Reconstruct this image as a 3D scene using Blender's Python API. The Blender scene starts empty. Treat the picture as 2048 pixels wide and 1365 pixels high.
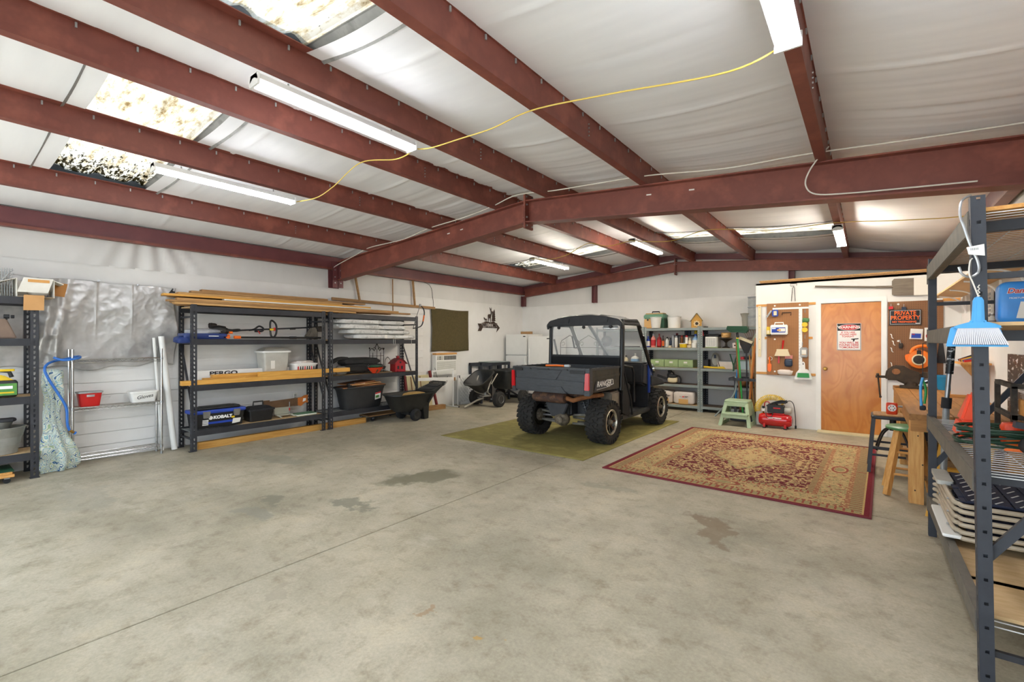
import bpy, bmesh, math, random
from mathutils import Vector, Matrix, Euler, noise as mnoise
PI = math.pi
S = bpy.context.scene
C = S.collection
random.seed(7)

# ------------------------------------------------------------------ camera, sky, exposure
CAM_H = 1.43
cam = bpy.data.cameras.new('camera')
cam.sensor_width = 36.0
cam.lens = 925.0 / 2048.0 * 36.0
cam.clip_start = 0.05
cam_ob = bpy.data.objects.new('camera', cam)
C.objects.link(cam_ob)
cam_ob.location = (0, 0, CAM_H)
cam_ob.rotation_euler = (PI / 2, 0, math.atan(711 / 925.0))
S.camera = cam_ob

W = bpy.data.worlds.new('sky'); S.world = W
W.use_nodes = True
_bg = W.node_tree.nodes['Background']
_bg.inputs[0].default_value = (0.74, 0.87, 1.0, 1)
_bg.inputs[1].default_value = 4.3

sun = bpy.data.lights.new('sun', 'SUN'); sun.energy = 9.0; sun.angle = 0.02; sun.color = (1, .95, .86)
so = bpy.data.objects.new('sun', sun); C.objects.link(so); so.rotation_euler = (math.radians(12), math.radians(-26), 0)

S.view_settings.view_transform = 'Standard'
S.view_settings.look = 'None'
S.view_settings.gamma = 1.0
S.view_settings.use_curve_mapping = False
S.view_settings.exposure = 0.25
S.cycles.max_bounces = 7; S.cycles.diffuse_bounces = 5; S.cycles.glossy_bounces = 3
S.cycles.caustics_reflective = False; S.cycles.caustics_refractive = False; S.cycles.adaptive_threshold = .02

def portal(x, y, z, w, h, rot):
    l = bpy.data.lights.new('door_daylight', 'AREA'); l.shape = 'RECTANGLE'; l.size = w; l.size_y = h
    l.cycles.is_portal = True
    o = bpy.data.objects.new('door_daylight', l); C.objects.link(o); o.location = (x, y, z); o.rotation_euler = rot

# ------------------------------------------------------------------ colour and materials
def L(c):
    def f(v):
        v = v / 255.0
        return v / 12.92 if v <= 0.04045 else ((v + 0.055) / 1.055) ** 2.4
    if isinstance(c, int): c = ((c >> 16) & 255, (c >> 8) & 255, c & 255)
    return (f(c[0]), f(c[1]), f(c[2]), 1)

MATS = {}
def nd(nt, typ, **kw):
    n = nt.nodes.new(typ)
    for k, v in kw.items():
        if k == 'inp':
            for a, b in v.items(): n.inputs[a].default_value = b
        else: setattr(n, k, v)
    return n
def mat(name, c, c2=None, rough=0.6, metal=0.0, scale=8.0, bump=0.0, bscale=None, stretch=None, detail=4.0,
        emit=None, estr=0.0, alpha=None, trans=0.0, lo=0.35, hi=0.65, c3=None, spec=0.5, coat=0.0, rvar=0.0):
    if name in MATS: return MATS[name]
    m = bpy.data.materials.new(name); MATS[name] = m
    m.use_nodes = True
    nt = m.node_tree; b = nt.nodes['Principled BSDF']
    b.inputs['Base Color'].default_value = L(c)
    b.inputs['Roughness'].default_value = rough
    b.inputs['Metallic'].default_value = metal
    b.inputs['Specular IOR Level'].default_value = spec
    if coat: b.inputs['Coat Weight'].default_value = coat
    if trans: b.inputs['Transmission Weight'].default_value = trans
    if alpha is not None: b.inputs['Alpha'].default_value = alpha
    if emit is not None:
        b.inputs['Emission Color'].default_value = L(emit); b.inputs['Emission Strength'].default_value = estr
    if c2 is not None or bump:
        tc = nd(nt, 'ShaderNodeTexCoord'); mp = nd(nt, 'ShaderNodeMapping')
        nt.links.new(tc.outputs['Object'], mp.inputs[0])
        if stretch: mp.inputs['Scale'].default_value = stretch
    if c2 is not None:
        nz = nd(nt, 'ShaderNodeTexNoise', inp={'Scale': scale, 'Detail': detail, 'Roughness': 0.6})
        nt.links.new(mp.outputs[0], nz.inputs['Vector'])
        rp = nd(nt, 'ShaderNodeValToRGB')
        rp.color_ramp.elements[0].position = lo; rp.color_ramp.elements[0].color = L(c)
        rp.color_ramp.elements[1].position = hi; rp.color_ramp.elements[1].color = L(c2)
        if c3 is not None:
            e = rp.color_ramp.elements.new((lo + hi) / 2); e.color = L(c3)
        nt.links.new(nz.outputs['Fac'], rp.inputs[0]); nt.links.new(rp.outputs[0], b.inputs['Base Color'])
    if bump:
        nb = nd(nt, 'ShaderNodeTexNoise', inp={'Scale': bscale or scale * 3, 'Detail': 5.0})
        nt.links.new(mp.outputs[0], nb.inputs['Vector'])
        bp = nd(nt, 'ShaderNodeBump', inp={'Strength': min(1.0, bump * 4), 'Distance': bump * 0.05})
        nt.links.new(nb.outputs['Fac'], bp.inputs['Height']); nt.links.new(bp.outputs[0], b.inputs['Normal'])
    return m

# ------------------------------------------------------------------ mesh builder
def frame(axis):
    a = Vector(axis).normalized()
    h = Vector((0, 0, 1)) if abs(a.z) < 0.9 else Vector((1, 0, 0))
    u = a.cross(h).normalized(); v = u.cross(a).normalized()
    return u, v, a

class MB:
    def __init__(s): s.v = []; s.f = []; s.m = []; s.sm = []; s.mi = 0; s.T = None
    def add(s, vs, fs, smooth=False):
        o = len(s.v)
        for p in vs:
            p = Vector(p)
            s.v.append(s.T @ p if s.T is not None else p)
        for f in fs:
            s.f.append([o + i for i in f]); s.m.append(s.mi); s.sm.append(smooth)
        return s
    def hexa(s, p):   # 8 points: bottom 4 ccw, top 4 ccw
        return s.add(p, [(0, 3, 2, 1), (4, 5, 6, 7), (0, 1, 5, 4), (1, 2, 6, 5), (2, 3, 7, 6), (3, 0, 4, 7)])
    def box(s, x0, x1, y0, y1, z0, z1):
        return s.hexa([(x0, y0, z0), (x1, y0, z0), (x1, y1, z0), (x0, y1, z0), (x0, y0, z1), (x1, y0, z1), (x1, y1, z1), (x0, y1, z1)])
    def cbox(s, c, d, r=(0, 0, 0)):
        R = Euler(r).to_matrix(); c = Vector(c)
        pts = [c + R @ Vector((sx * d[0] / 2, sy * d[1] / 2, sz * d[2] / 2)) for sz in (-1, 1) for sx, sy in ((-1, -1), (1, -1), (1, 1), (-1, 1))]
        return s.hexa(pts)
    def bar(s, p0, p1, w, h, up=(0, 0, 1)):   # rectangular bar between two points
        p0 = Vector(p0); p1 = Vector(p1); a = (p1 - p0).normalized(); up = Vector(up)
        if abs(a.dot(up)) > 0.95: up = Vector((1, 0, 0)) if abs(a.x) < .9 else Vector((0, 1, 0))
        x = a.cross(up).normalized(); y = x.cross(a).normalized()
        q = [(-w / 2, -h / 2), (w / 2, -h / 2), (w / 2, h / 2), (-w / 2, h / 2)]
        return s.hexa([p0 + x * i + y * j for i, j in q] + [p1 + x * i + y * j for i, j in q])
    def rings(s, rings, cap0=True, cap1=True, close=False, smooth=True):
        n = len(rings[0]); vs = [p for r in rings for p in r]; fs = []
        k = len(rings)
        for i in range(k if close else k - 1):
            a = i * n; b = ((i + 1) % k) * n
            for j in range(n):
                fs.append((a + j, a + (j + 1) % n, b + (j + 1) % n, b + j))
        s.add(vs, fs, smooth)
        if not close:
            o = len(s.v) - len(vs)
            if cap0: s.f.append([o + j for j in range(n)][::-1]); s.m.append(s.mi); s.sm.append(False)
            if cap1: s.f.append([o + (k - 1) * n + j for j in range(n)]); s.m.append(s.mi); s.sm.append(False)
        return s
    def cyl(s, p0, p1, r, n=12, r2=None, caps=True):
        p0 = Vector(p0); p1 = Vector(p1); u, v, a = frame(p1 - p0)
        r2 = r if r2 is None else r2
        R = []
        for p, rr in ((p0, r), (p1, r2)):
            R.append([p + u * (rr * math.cos(t)) + v * (rr * math.sin(t)) for t in [-2 * PI * i / n for i in range(n)]])
        return s.rings(R, caps, caps)
    def tube(s, pts, r, n=6, close=False, rad=None):
        pts = [Vector(p) for p in pts]; k = len(pts); R = []
        up = None
        for i, p in enumerate(pts):
            if close: a = pts[(i + 1) % k] - pts[i - 1]
            else: a = pts[min(i + 1, k - 1)] - pts[max(i - 1, 0)]
            if a.length < 1e-9: a = Vector((0, 0, 1))
            a.normalize()
            if up is None: u, v, _ = frame(a)
            else:
                u = (up - a * up.dot(a))
                u = u.normalized() if u.length > 1e-6 else frame(a)[0]
                v = u.cross(a)
            up = u; v = u.cross(a).normalized()
            rr = rad[i] if rad else r
            R.append([p + u * (rr * math.cos(t)) + v * (rr * math.sin(t)) for t in [2 * PI * j / n for j in range(n)]])
        return s.rings(R, True, True, close)
    def lathe(s, prof, c=(0, 0, 0), axis=(0, 0, 1), n=20, cap=True, sx=1.0, sy=1.0):
        u, v, a = frame(axis); c = Vector(c); R = []
        if abs(a.z) > .99: u, v = Vector((1, 0, 0)), Vector((0, 1, 0)) * (1 if a.z > 0 else -1)
        for r, h in prof:
            R.append([c + a * h + u * (r * sx * math.cos(t)) + v * (r * sy * math.sin(t)) for t in [2 * PI * j / n for j in range(n)]])
        return s.rings(R, cap, cap)
    def prism(s, poly, fn, h0, h1):   # fn(a,b,h)->xyz
        n = len(poly)
        vs = [fn(a, b, h0) for a, b in poly] + [fn(a, b, h1) for a, b in poly]
        fs = [list(range(n))[::-1], [n + i for i in range(n)]] + [(i, (i + 1) % n, n + (i + 1) % n, n + i) for i in range(n)]
        return s.add(vs, fs)
    def grid(s, fn, nu, nv, smooth=True, thick=0.0, closeu=False):
        P = [[Vector(fn(i / nu, j / nv)) for j in range(nv + 1)] for i in range(nu + 1)]
        vs = [p for r in P for p in r]; w = nv + 1
        fs = [(i * w + j, (i + 1) * w + j, (i + 1) * w + j + 1, i * w + j + 1) for i in range(nu) for j in range(nv)]
        return s.add(vs, fs, smooth)
    def rbox(s, x0, x1, y0, y1, z0, z1, r=0.02, n=4, taper=0.0, rz=0.0):  # rounded-corner (vertical edges) box, taper = bottom inset
        R = []
        levels = [(z0, taper + rz * .6), (z0 + rz, taper * (1 - rz / max(1e-6, z1 - z0)))] if rz else [(z0, taper)]
        levels += [(z1 - rz, taper * rz / max(1e-6, z1 - z0)), (z1, rz * .6)] if rz else [(z1, 0)]
        for z, ins in levels:
            a0, a1, b0, b1 = x0 + ins, x1 - ins, y0 + ins, y1 - ins
            rr = min(r, (a1 - a0) / 2 - 1e-4, (b1 - b0) / 2 - 1e-4)
            ring = []
            for cx, cy, t0 in ((a1 - rr, b1 - rr, 0), (a0 + rr, b1 - rr, PI / 2), (a0 + rr, b0 + rr, PI), (a1 - rr, b0 + rr, 1.5 * PI)):
                for k in range(n + 1):
                    t = t0 + PI / 2 * k / n
                    ring.append((cx + rr * math.cos(t), cy + rr * math.sin(t), z))
            R.append(ring)
        return s.rings(R)
    def mesh(s, name, mats, bevel=0.0, seg=2, merge=False):
        me = bpy.data.meshes.new(name)
        me.from_pydata([tuple(p) for p in s.v], [], s.f)
        for m in (mats if isinstance(mats, (list, tuple)) else [mats]):
            if isinstance(m, str): m = MATS[m]
            me.materials.append(m)
        me.polygons.foreach_set('material_index', s.m)
        me.polygons.foreach_set('use_smooth', s.sm)
        bm = bmesh.new(); bm.from_mesh(me)
        if merge: bmesh.ops.remove_doubles(bm, verts=bm.verts, dist=1e-5)
        bmesh.ops.recalc_face_normals(bm, faces=bm.faces)
        if bevel:
            ed = [e for e in bm.edges if len(e.link_faces) == 2 and e.calc_face_angle(0) > 0.6]
            bmesh.ops.bevel(bm, geom=ed, offset=bevel, segments=seg, affect='EDGES', clamp_overlap=True)
        bm.to_mesh(me); bm.free(); me.update()
        if any(s.sm): me.set_sharp_from_angle(angle=.7)
        return me
    def build(s, name, mats, parent=None, loc=None, rot=None, bevel=0.0, seg=2, merge=False, label=None):
        o = bpy.data.objects.new(name, s.mesh(name, mats, bevel, seg, merge)); C.objects.link(o)
        if parent is not None: o.parent = parent
        if loc is not None: o.location = loc
        if rot is not None: o.rotation_euler = rot
        if label: o['label'] = label
        return o

def thing(name, label, cat, loc=(0, 0, 0), rz=0.0, group=None, rot=None):
    o = bpy.data.objects.new(name, None); C.objects.link(o)
    o.empty_display_size = 0.1
    o.location = loc; o.rotation_euler = rot if rot is not None else (0, 0, rz)
    o['label'] = label; o['category'] = cat
    if group: o['group'] = group
    return o
def tag(o, label, cat, group=None):
    o['label'] = label; o['category'] = cat
    if group: o['group'] = group
    return o
def struct(o):
    o['kind'] = 'structure'; return o
def single(name, mb, m, label, cat, loc=(0, 0, 0), rot=(0, 0, 0), group=None, bevel=0.0, merge=False):
    return tag(mb.build(name, m, None, loc, rot, bevel, merge=merge), label, cat, group)
def copy_tree(o, parent=None, **kw):
    c = o.copy(); C.objects.link(c); c.parent = parent
    for k, v in kw.items(): c[k] = v
    for ch in [x for x in bpy.data.objects if x.parent is o]: copy_tree(ch, c)
    return c
_kids = {}
def lettering(txt, size, m, parent, loc, rot, name='lettering', depth=0.0006, shear=0.0, bold=0.0, align='CENTER', sx=1.0, space=1.0):
    cu = bpy.data.curves.new('txt', 'FONT'); cu.body = txt; cu.size = size; cu.align_x = align; cu.align_y = 'CENTER'
    cu.extrude = depth; cu.shear = shear; cu.offset = bold; cu.space_character = space; cu.resolution_u = 3
    t = bpy.data.objects.new('txt', cu); C.objects.link(t)
    dg = bpy.context.evaluated_depsgraph_get(); dg.update()
    me = bpy.data.meshes.new_from_object(t.evaluated_get(dg))
    bpy.data.objects.remove(t); bpy.data.curves.remove(cu)
    me.materials.clear(); me.materials.append(MATS[m] if isinstance(m, str) else m)
    o = bpy.data.objects.new(name, me); C.objects.link(o)
    o.parent = parent; o.location = loc; o.rotation_euler = rot; o.scale = (sx, 1, 1)
    return o
# rotations that turn XY text to face a direction
FACE_NY = (PI / 2, 0, 0)          # faces -Y (reads along +X)
FACE_PX = (PI / 2, 0, PI / 2)     # faces +X (reads along +Y)
FACE_NX = (PI / 2, 0, -PI / 2)

def wob(x, y, z, s=1.0, seed=0.0):
    return mnoise.noise(Vector((x * s + seed, y * s + seed * .7, z * s - seed)))

# shared materials
mat('steel_red', 0x7d4539, 0x8b4f41, rough=.5, scale=3, c3=0x733d33)
mat('steel_purple', 0x633539, 0x723f41, rough=.5, scale=3)
mat('white_paint', 0xe9e8e6, 0xe2e1de, rough=.75, scale=2, bump=.02, bscale=40)
mat('white_gloss', 0xf0f0ee, 0xe9e9e6, rough=.35, scale=3)
mat('white_plastic', 0xeeeeea, rough=.4)
mat('black_plastic', 0x161617, 0x1f1f20, rough=.5, scale=20)
mat('black_rubber', 0x17171a, 0x222226, rough=.75, scale=14)
mat('black_metal', 0x1b1c20, 0x24262b, rough=.45, scale=10)
mat('rack_black', 0x25262b, 0x303238, rough=.48, scale=6)
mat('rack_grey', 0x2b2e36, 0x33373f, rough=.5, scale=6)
mat('rack_edge', 0x5c5750, 0x6d675c, rough=.6, scale=12)
mat('grey_green', 0x838d8c, 0x8f9896, rough=.5, scale=5)
mat('chrome', 0xc9c9c9, rough=.2, metal=1.0)
mat('steel_bright', 0xb4b6b8, 0xa2a4a6, rough=.35, metal=.9, scale=20)
mat('zinc', 0x9fa3a4, 0xb9bcbc, rough=.5, metal=.55, scale=10, bump=.02)
mat('pine', 0xd8a25c, 0xc68a45, rough=.6, scale=4, stretch=(14, 1.2, 14), bump=.02)
mat('pine_x', 0xd8a25c, 0xc68a45, rough=.6, scale=4, stretch=(1.2, 14, 14), bump=.02)
mat('pine_z', 0xdcaa66, 0xc98f4b, rough=.6, scale=4, stretch=(14, 14, 1.2), bump=.02)
mat('wood_old', 0x8f6a42, 0xa98457, rough=.7, scale=4, stretch=(14, 1.2, 14), bump=.03)
mat('wood_brown', 0x7a4d28, 0x96643a, rough=.6, scale=4, stretch=(10, 10, 1.5))
mat('plywood', 0xd9b98c, 0xcaa878, rough=.7, scale=5, stretch=(2, 8, 2))
mat('cardboard', 0xb98a55, 0xc59661, rough=.8, scale=3)
mat('red_paint', 0xc41d1d, rough=.35)
mat('orange_plastic', 0xf0701c, rough=.45)
mat('yellow_cord', 0xcfb654, rough=.5)
mat('white_wire', 0xdad6cc, rough=.5)
mat('green_dark', 0x1f4a33, rough=.5)
mat('dark_iron', 0x2b2623, 0x3a322c, rough=.6, scale=20, metal=.4)
mat('paper', 0xe8e6df, rough=.8)
mat('ink', 0x222226, rough=.7)
mat('ink_white', 0xf2f2f0, rough=.6)
mat('blue_ink', 0x1c3fa0, rough=.6)
mat('red_ink', 0xc2282c, rough=.6)
# ------------------------------------------------------------------ room shell
LX, RX, BY, FY, RIDGE = -7.40, 1.03, 10.10, -1.3, -3.25
def ceil_z(x):
    d = abs(x - RIDGE)
    if d > 3.03: return 3.075 - (d - 3.03) * 0.175
    return 3.315 - 0.0792 * d
def raft_top(x): return 3.115 - 0.0785 * abs(x - RIDGE)
def purl_bot(x): return 3.115 - 0.0792 * abs(x - RIDGE)

# floor material: worn concrete with oil stains
def floor_mat():
    m = bpy.data.materials.new('concrete'); MATS['concrete'] = m; m.use_nodes = True
    nt = m.node_tree; b = nt.nodes['Principled BSDF']; lk = nt.links.new
    geo = nd(nt, 'ShaderNodeNewGeometry'); P = geo.outputs['Position']
    def noise(sc, det=5, ro=.6, stretch=None):
        n = nd(nt, 'ShaderNodeTexNoise', inp={'Scale': sc, 'Detail': det, 'Roughness': ro})
        if stretch:
            mp = nd(nt, 'ShaderNodeMapping'); mp.inputs['Scale'].default_value = stretch; lk(P, mp.inputs[0]); lk(mp.outputs[0], n.inputs['Vector'])
        else: lk(P, n.inputs['Vector'])
        return n.outputs['Fac']
    def ramp(src, stops):
        r = nd(nt, 'ShaderNodeValToRGB'); e = r.color_ramp.elements
        e[0].position, e[0].color = stops[0][0], L(stops[0][1]); e[1].position, e[1].color = stops[-1][0], L(stops[-1][1])
        for p, c in stops[1:-1]: x = e.new(p); x.color = L(c)
        lk(src, r.inputs[0]); return r.outputs[0]
    def mix(f, a, c, t='MIX'):
        x = nd(nt, 'ShaderNodeMix', data_type='RGBA', blend_type=t)
        if isinstance(f, float): x.inputs[0].default_value = f
        else: lk(f, x.inputs[0])
        for k, v in ((6, a), (7, c)):
            if isinstance(v, tuple): x.inputs[k].default_value = v
            else: lk(v, x.inputs[k])
        return x.outputs[2]
    def math2(op, a, c):
        x = nd(nt, 'ShaderNodeMath', operation=op)
        for k, v in ((0, a), (1, c)):
            if isinstance(v, (int, float)): x.inputs[k].default_value = v
            else: lk(v, x.inputs[k])
        return x.outputs[0]
    base = ramp(noise(.9, 6, .65), [(.32, 0xaea68f), (.5, 0xc2b8a0), (.68, 0xd3c7ab)])
    warm = ramp(noise(2.3, 6, .7), [(.38, 0xa39d8a), (.55, 0xc3bcaa), (.75, 0xdccfb2)])
    col = mix(.45, base, warm)
    blot = ramp(noise(.6, 6, .62), [(.36, 0x85887c), (.60, 0xffffff)])
    col = mix(.38, col, blot, 'MULTIPLY')
    spec = ramp(noise(7, 5, .75), [(.50, 0xffffff), (.72, 0xa08c6c)])
    col = mix(.45, col, spec, 'MULTIPLY')
    fine = ramp(noise(55, 3, .7), [(.3, 0xc8c8c8), (.7, 0xffffff)])
    col = mix(.5, col, fine, 'MULTIPLY')
    pale = noise(1.7, 6, .7, (1, 2.2, 1)); pm = ramp(pale, [(.6, 0x000000), (.74, 0xffffff)])
    pm2 = nd(nt, 'ShaderNodeRGBToBW'); lk(pm, pm2.inputs[0])
    col = mix(math2('MULTIPLY', pm2.outputs[0], .35), col, L(0xd9d5c6))
    # stains with a shape of their own
    wn = nd(nt, 'ShaderNodeTexNoise', inp={'Scale': 3.2, 'Detail': 5.0, 'Roughness': .65}); lk(P, wn.inputs['Vector'])
    sub = nd(nt, 'ShaderNodeVectorMath', operation='SUBTRACT'); lk(wn.outputs['Color'], sub.inputs[0]); sub.inputs[1].default_value = (.5, .5, .5)
    scl = nd(nt, 'ShaderNodeVectorMath', operation='SCALE'); lk(sub.outputs[0], scl.inputs[0]); scl.inputs['Scale'].default_value = .7
    add = nd(nt, 'ShaderNodeVectorMath', operation='ADD'); lk(P, add.inputs[0]); lk(scl.outputs[0], add.inputs[1])
    for (x, y, ax, ay, rz, c, k) in STAINS:
        mp = nd(nt, 'ShaderNodeMapping', vector_type='TEXTURE'); mp.inputs['Location'].default_value = (x, y, 0); mp.inputs['Rotation'].default_value = (0, 0, rz)
        mp.inputs['Scale'].default_value = (ax, ay, 1); lk(add.outputs[0], mp.inputs[0])
        ln = nd(nt, 'ShaderNodeVectorMath', operation='LENGTH'); lk(mp.outputs[0], ln.inputs[0])
        mr = nd(nt, 'ShaderNodeMapRange', inp={1: 1.0, 2: .72, 3: 0.0, 4: k}); lk(ln.outputs['Value'], mr.inputs[0])
        col = mix(mr.outputs[0], col, L(c))
    lk(col, b.inputs['Base Color'])
    rr = nd(nt, 'ShaderNodeMapRange', inp={1: .3, 2: .7, 3: .38, 4: .62}); lk(noise(1.3, 5), rr.inputs[0]); lk(rr.outputs[0], b.inputs['Roughness'])
    b.inputs['Specular IOR Level'].default_value = .35
    bp = nd(nt, 'ShaderNodeBump', inp={'Strength': .25, 'Distance': .004}); lk(noise(30, 5), bp.inputs['Height']); lk(bp.outputs[0], b.inputs['Normal'])
    return m
STAINS = [(-3.72, 3.26, .26, .55, -.5, 0x6f6c58, .85), (-3.62, 2.38, .26, .12, .35, 0x7b7a6b, .8), (-4.2, 1.95, .2, .11, .2, 0x7b7a6b, .75),
          (-4.05, 1.72, .3, .1, .2, 0x87867a, .6), (-5.6, 2.7, .5, .14, .2, 0x8a897a, .65), (-1.03, 3.85, .2, .12, -.4, 0x7d6b54, .8), (-.85, 3.6, .1, .22, .5, 0x7d6b54, .7),
          (-2.0, 4.15, .4, .1, 0, 0x8d8a7a, .5), (-5.6, 1.0, .6, .22, .1, 0x8d8c80, .35), (-.45, 1.45, .35, .2, .3, 0xa58f63, .4),
          (-1.9, 1.62, .05, .04, 0, 0x9c8263, .7), (-1.5, 1.72, .04, .03, 0, 0xb98f3f, .7), (-2.6, 1.3, .05, .1, .4, 0x9c9482, .6)]
floor_mat()
JX, JY = -2.93, 4.80      # control joints
g = .006
fl = MB().box(LX - .1, RX + .1, FY, BY + .1, -.12, -.02).build('floor', 'concrete'); struct(fl)
for (a, b, c, d) in ((LX - .1, JX - g, FY, JY - g), (JX + g, RX + .1, FY, JY - g), (LX - .1, JX - g, JY + g, BY + .1), (JX + g, RX + .1, JY + g, BY + .1)):
    MB().box(a, b, c, d, -.03, 0).build('slab', 'concrete', fl, bevel=.003, seg=1)
mat('ground', 0xd9d6cf, 0xcfccc4, rough=.9, scale=1)
gr = MB().box(-40, 40, -60, FY - .02, -.3, -.06).build('ground_outside', 'ground'); struct(gr)

# walls
mat('vinyl', 0xdedddb, 0xd5d4d1, rough=.55, scale=1.5, bump=.05, bscale=3, stretch=(1, 1, .25))
wl = MB().box(LX - .15, LX, FY, BY + .15, -.02, 2.36).build('wall_left', 'white_paint'); struct(wl)
wb = MB().box(LX, RX + .15, BY, BY + .15, -.02, 2.355).build('wall_back', 'white_paint'); struct(wb)
wr = MB().box(RX, RX + .15, FY, BY, -.02, 2.95).build('wall_right', 'white_paint'); struct(wr)
# ribbed horizontal siding boards on the left wall (visible behind the shelving)
z = .02
while z < 2.0:
    MB().hexa([(LX, .5, z), (LX + .018, .5, z), (LX + .018, 6.55, z), (LX, 6.55, z), (LX, .5, z + .140), (LX + .006, .5, z + .140), (LX + .006, 6.55, z + .140), (LX, 6.55, z + .140)]).build('siding_board', 'white_paint', wl)
    z += .152
def vinyl_wall(name, fn, n1, n2, parent):
    return MB().grid(fn, n1, n2).build(name, 'vinyl', parent)
# upper wall vinyl insulation with gathered folds
def up_left(u, v):
    y = FY + (BY - FY) * u; z = 2.345 + (2.95 - 2.345) * v
    cent = 1.85; ang = (y - cent) / (.25 + abs(2.9 - z) * 1.2 + .2)
    fold = .020 * math.sin(ang * 26) * math.exp(-((y - cent) / .7) ** 2) + .008 * math.sin(y * 9 + z * 3) * abs(wob(y, z, 0, .8)) + .006 * math.sin(y * 31 + 4 * wob(y, z, 1, 2)) * max(0, wob(y, z, 3, .5))
    return (LX + .012 + fold - .02 * v, y, z)
vinyl_wall('insulation_facing', up_left, 320, 8, wl)
def up_back(u, v):
    x = LX + (RX - LX) * u; z = 2.34 + (3.3 - 2.34) * v
    fold = .006 * math.sin(x * 4) + .004 * wob(x, z, 0, 2)
    return (x, BY - .012 + fold + .0 * v, z)
vinyl_wall('insulation_facing', up_back, 120, 6, wb)
MB().box(LX, RX + .15, BY + .05, BY + .15, 2.3, 3.4).build('sheathing', 'vinyl', wb)
MB().box(LX - .15, LX - .03, FY, BY + .15, 2.3, 3.0).build('sheathing', 'vinyl', wl)
# front wall behind the camera with two open roll-up door bays
wf = MB().box(LX - .15, -6.95, FY - .15, FY, -.02, 3.0).build('wall_front', 'white_paint'); struct(wf)
MB().box(-3.65, -2.75, FY - .15, FY, -.02, 3.2).build('pier', 'white_paint', wf)
MB().box(.55, RX + .15, FY - .15, FY, -.02, 3.0).build('pier', 'white_paint', wf)
MB().box(-6.95, -3.65, FY - .15, FY, 2.45, 3.25).build('header', 'white_paint', wf)
MB().box(-2.75, .55, FY - .15, FY, 2.45, 3.25).build('header', 'white_paint', wf)
MB().box(LX - .15, RX + .15, FY - .20, FY - .15, 2.9, 3.5).build('gable', 'white_paint', wf)
portal(-5.3, FY - .1, 1.2, 3.3, 2.45, (PI / 2, 0, 0))
portal(-1.1, FY - .1, 1.2, 3.3, 2.45, (PI / 2, 0, 0))

# ceiling insulation blanket in bays between purlins, with openings for the skylights
PX = [-7.33, -6.28, -4.78, -3.64, -2.87, -1.74, -.26, .96]
SKY_Y = [(.81, 1.55), (7.82, 8.62)]
SKY_BAY = {0: [(1, 0), (2, 0), (4, 0)], 1: [(1, 1), (2, 1), (4, 1), (5, 1)]}
def seam(y):
    return min(abs(y - s_) for s_ in (-.3, 1.9, 3.4, 4.9, 6.4, 9.2))
def ceil_pt(x, y, x0, x1):
    t = (x - x0) / (x1 - x0)
    sag = .035 * math.sin(PI * t)
    near = math.exp(-((y - 4.6) / .9) ** 2)
    r = .0055 * math.sin(PI * t) ** .6 * (wob(x * .35, y * 9, 0, 1.0) + .7 * wob(x * .3, y * 19, 4, 1.0)) * (.5 + near * 1.8)
    sm = -.010 * math.exp(-(seam(y + .05 * math.sin(x)) / .02) ** 2)
    return (x, y, ceil_z(x) - sag + r + sm * math.sin(PI * t) ** .5 + .006 * math.sin(PI * t) * wob(x, y, 2, .9))
mat('blanket', 0xf0f1f4, 0xe8e9ed, rough=.5, scale=1.2, bump=.04, bscale=4, stretch=(.5, 3, 1))
ce = MB().box(LX - .15, RX + .15, FY - .2, FY - .19, 3.3, 3.35).build('ceiling', 'blanket'); struct(ce)
def sheet(x0, x1, y0, y1, nx, ny, dy=None):
    mb = MB().grid(lambda u, v: ceil_pt(x0 + (x1 - x0) * u, y0 + (y1 - y0) * v, *dy), nx, ny)
    return mb
sky_bays = {1: [0, 1], 2: [0, 1], 4: [0, 1], 5: [1]}
for i in range(7):
    x0, x1 = PX[i], PX[i + 1]
    cuts = [SKY_Y[k] for k in sky_bays.get(i, [])]
    y = FY - .15; spans = []
    for a, b in cuts: spans.append((y, a)); y = b
    spans.append((y, BY + .1))
    for a, b in spans:
        n = max(4, int((b - a) / .022))
        sheet(x0, x1, a, b, 10, n, (x0, x1)).build('insulation_sheet', 'blanket', ce)
# solid steel roof deck above (with the same openings)
def deck(x0, x1, y0, y1):
    return MB().hexa([(x0, y0, ceil_z(x0) + .10), (x1, y0, ceil_z(x1) + .10), (x1, y1, ceil_z(x1) + .10), (x0, y1, ceil_z(x0) + .10),
                      (x0, y0, ceil_z(x0) + .14), (x1, y0, ceil_z(x1) + .14), (x1, y1, ceil_z(x1) + .14), (x0, y1, ceil_z(x0) + .14)])
for i in range(7):
    x0, x1 = (PX[i] if i else LX - .3), (PX[i + 1] if i < 6 else RX + .3)
    y = FY - .3
    for k in sky_bays.get(i, []):
        deck(x0, x1, y, SKY_Y[k][0]).build('roof_deck', 'zinc', ce); y = SKY_Y[k][1]
    deck(x0, x1, y, BY + .3).build('roof_deck', 'zinc', ce)

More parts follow.
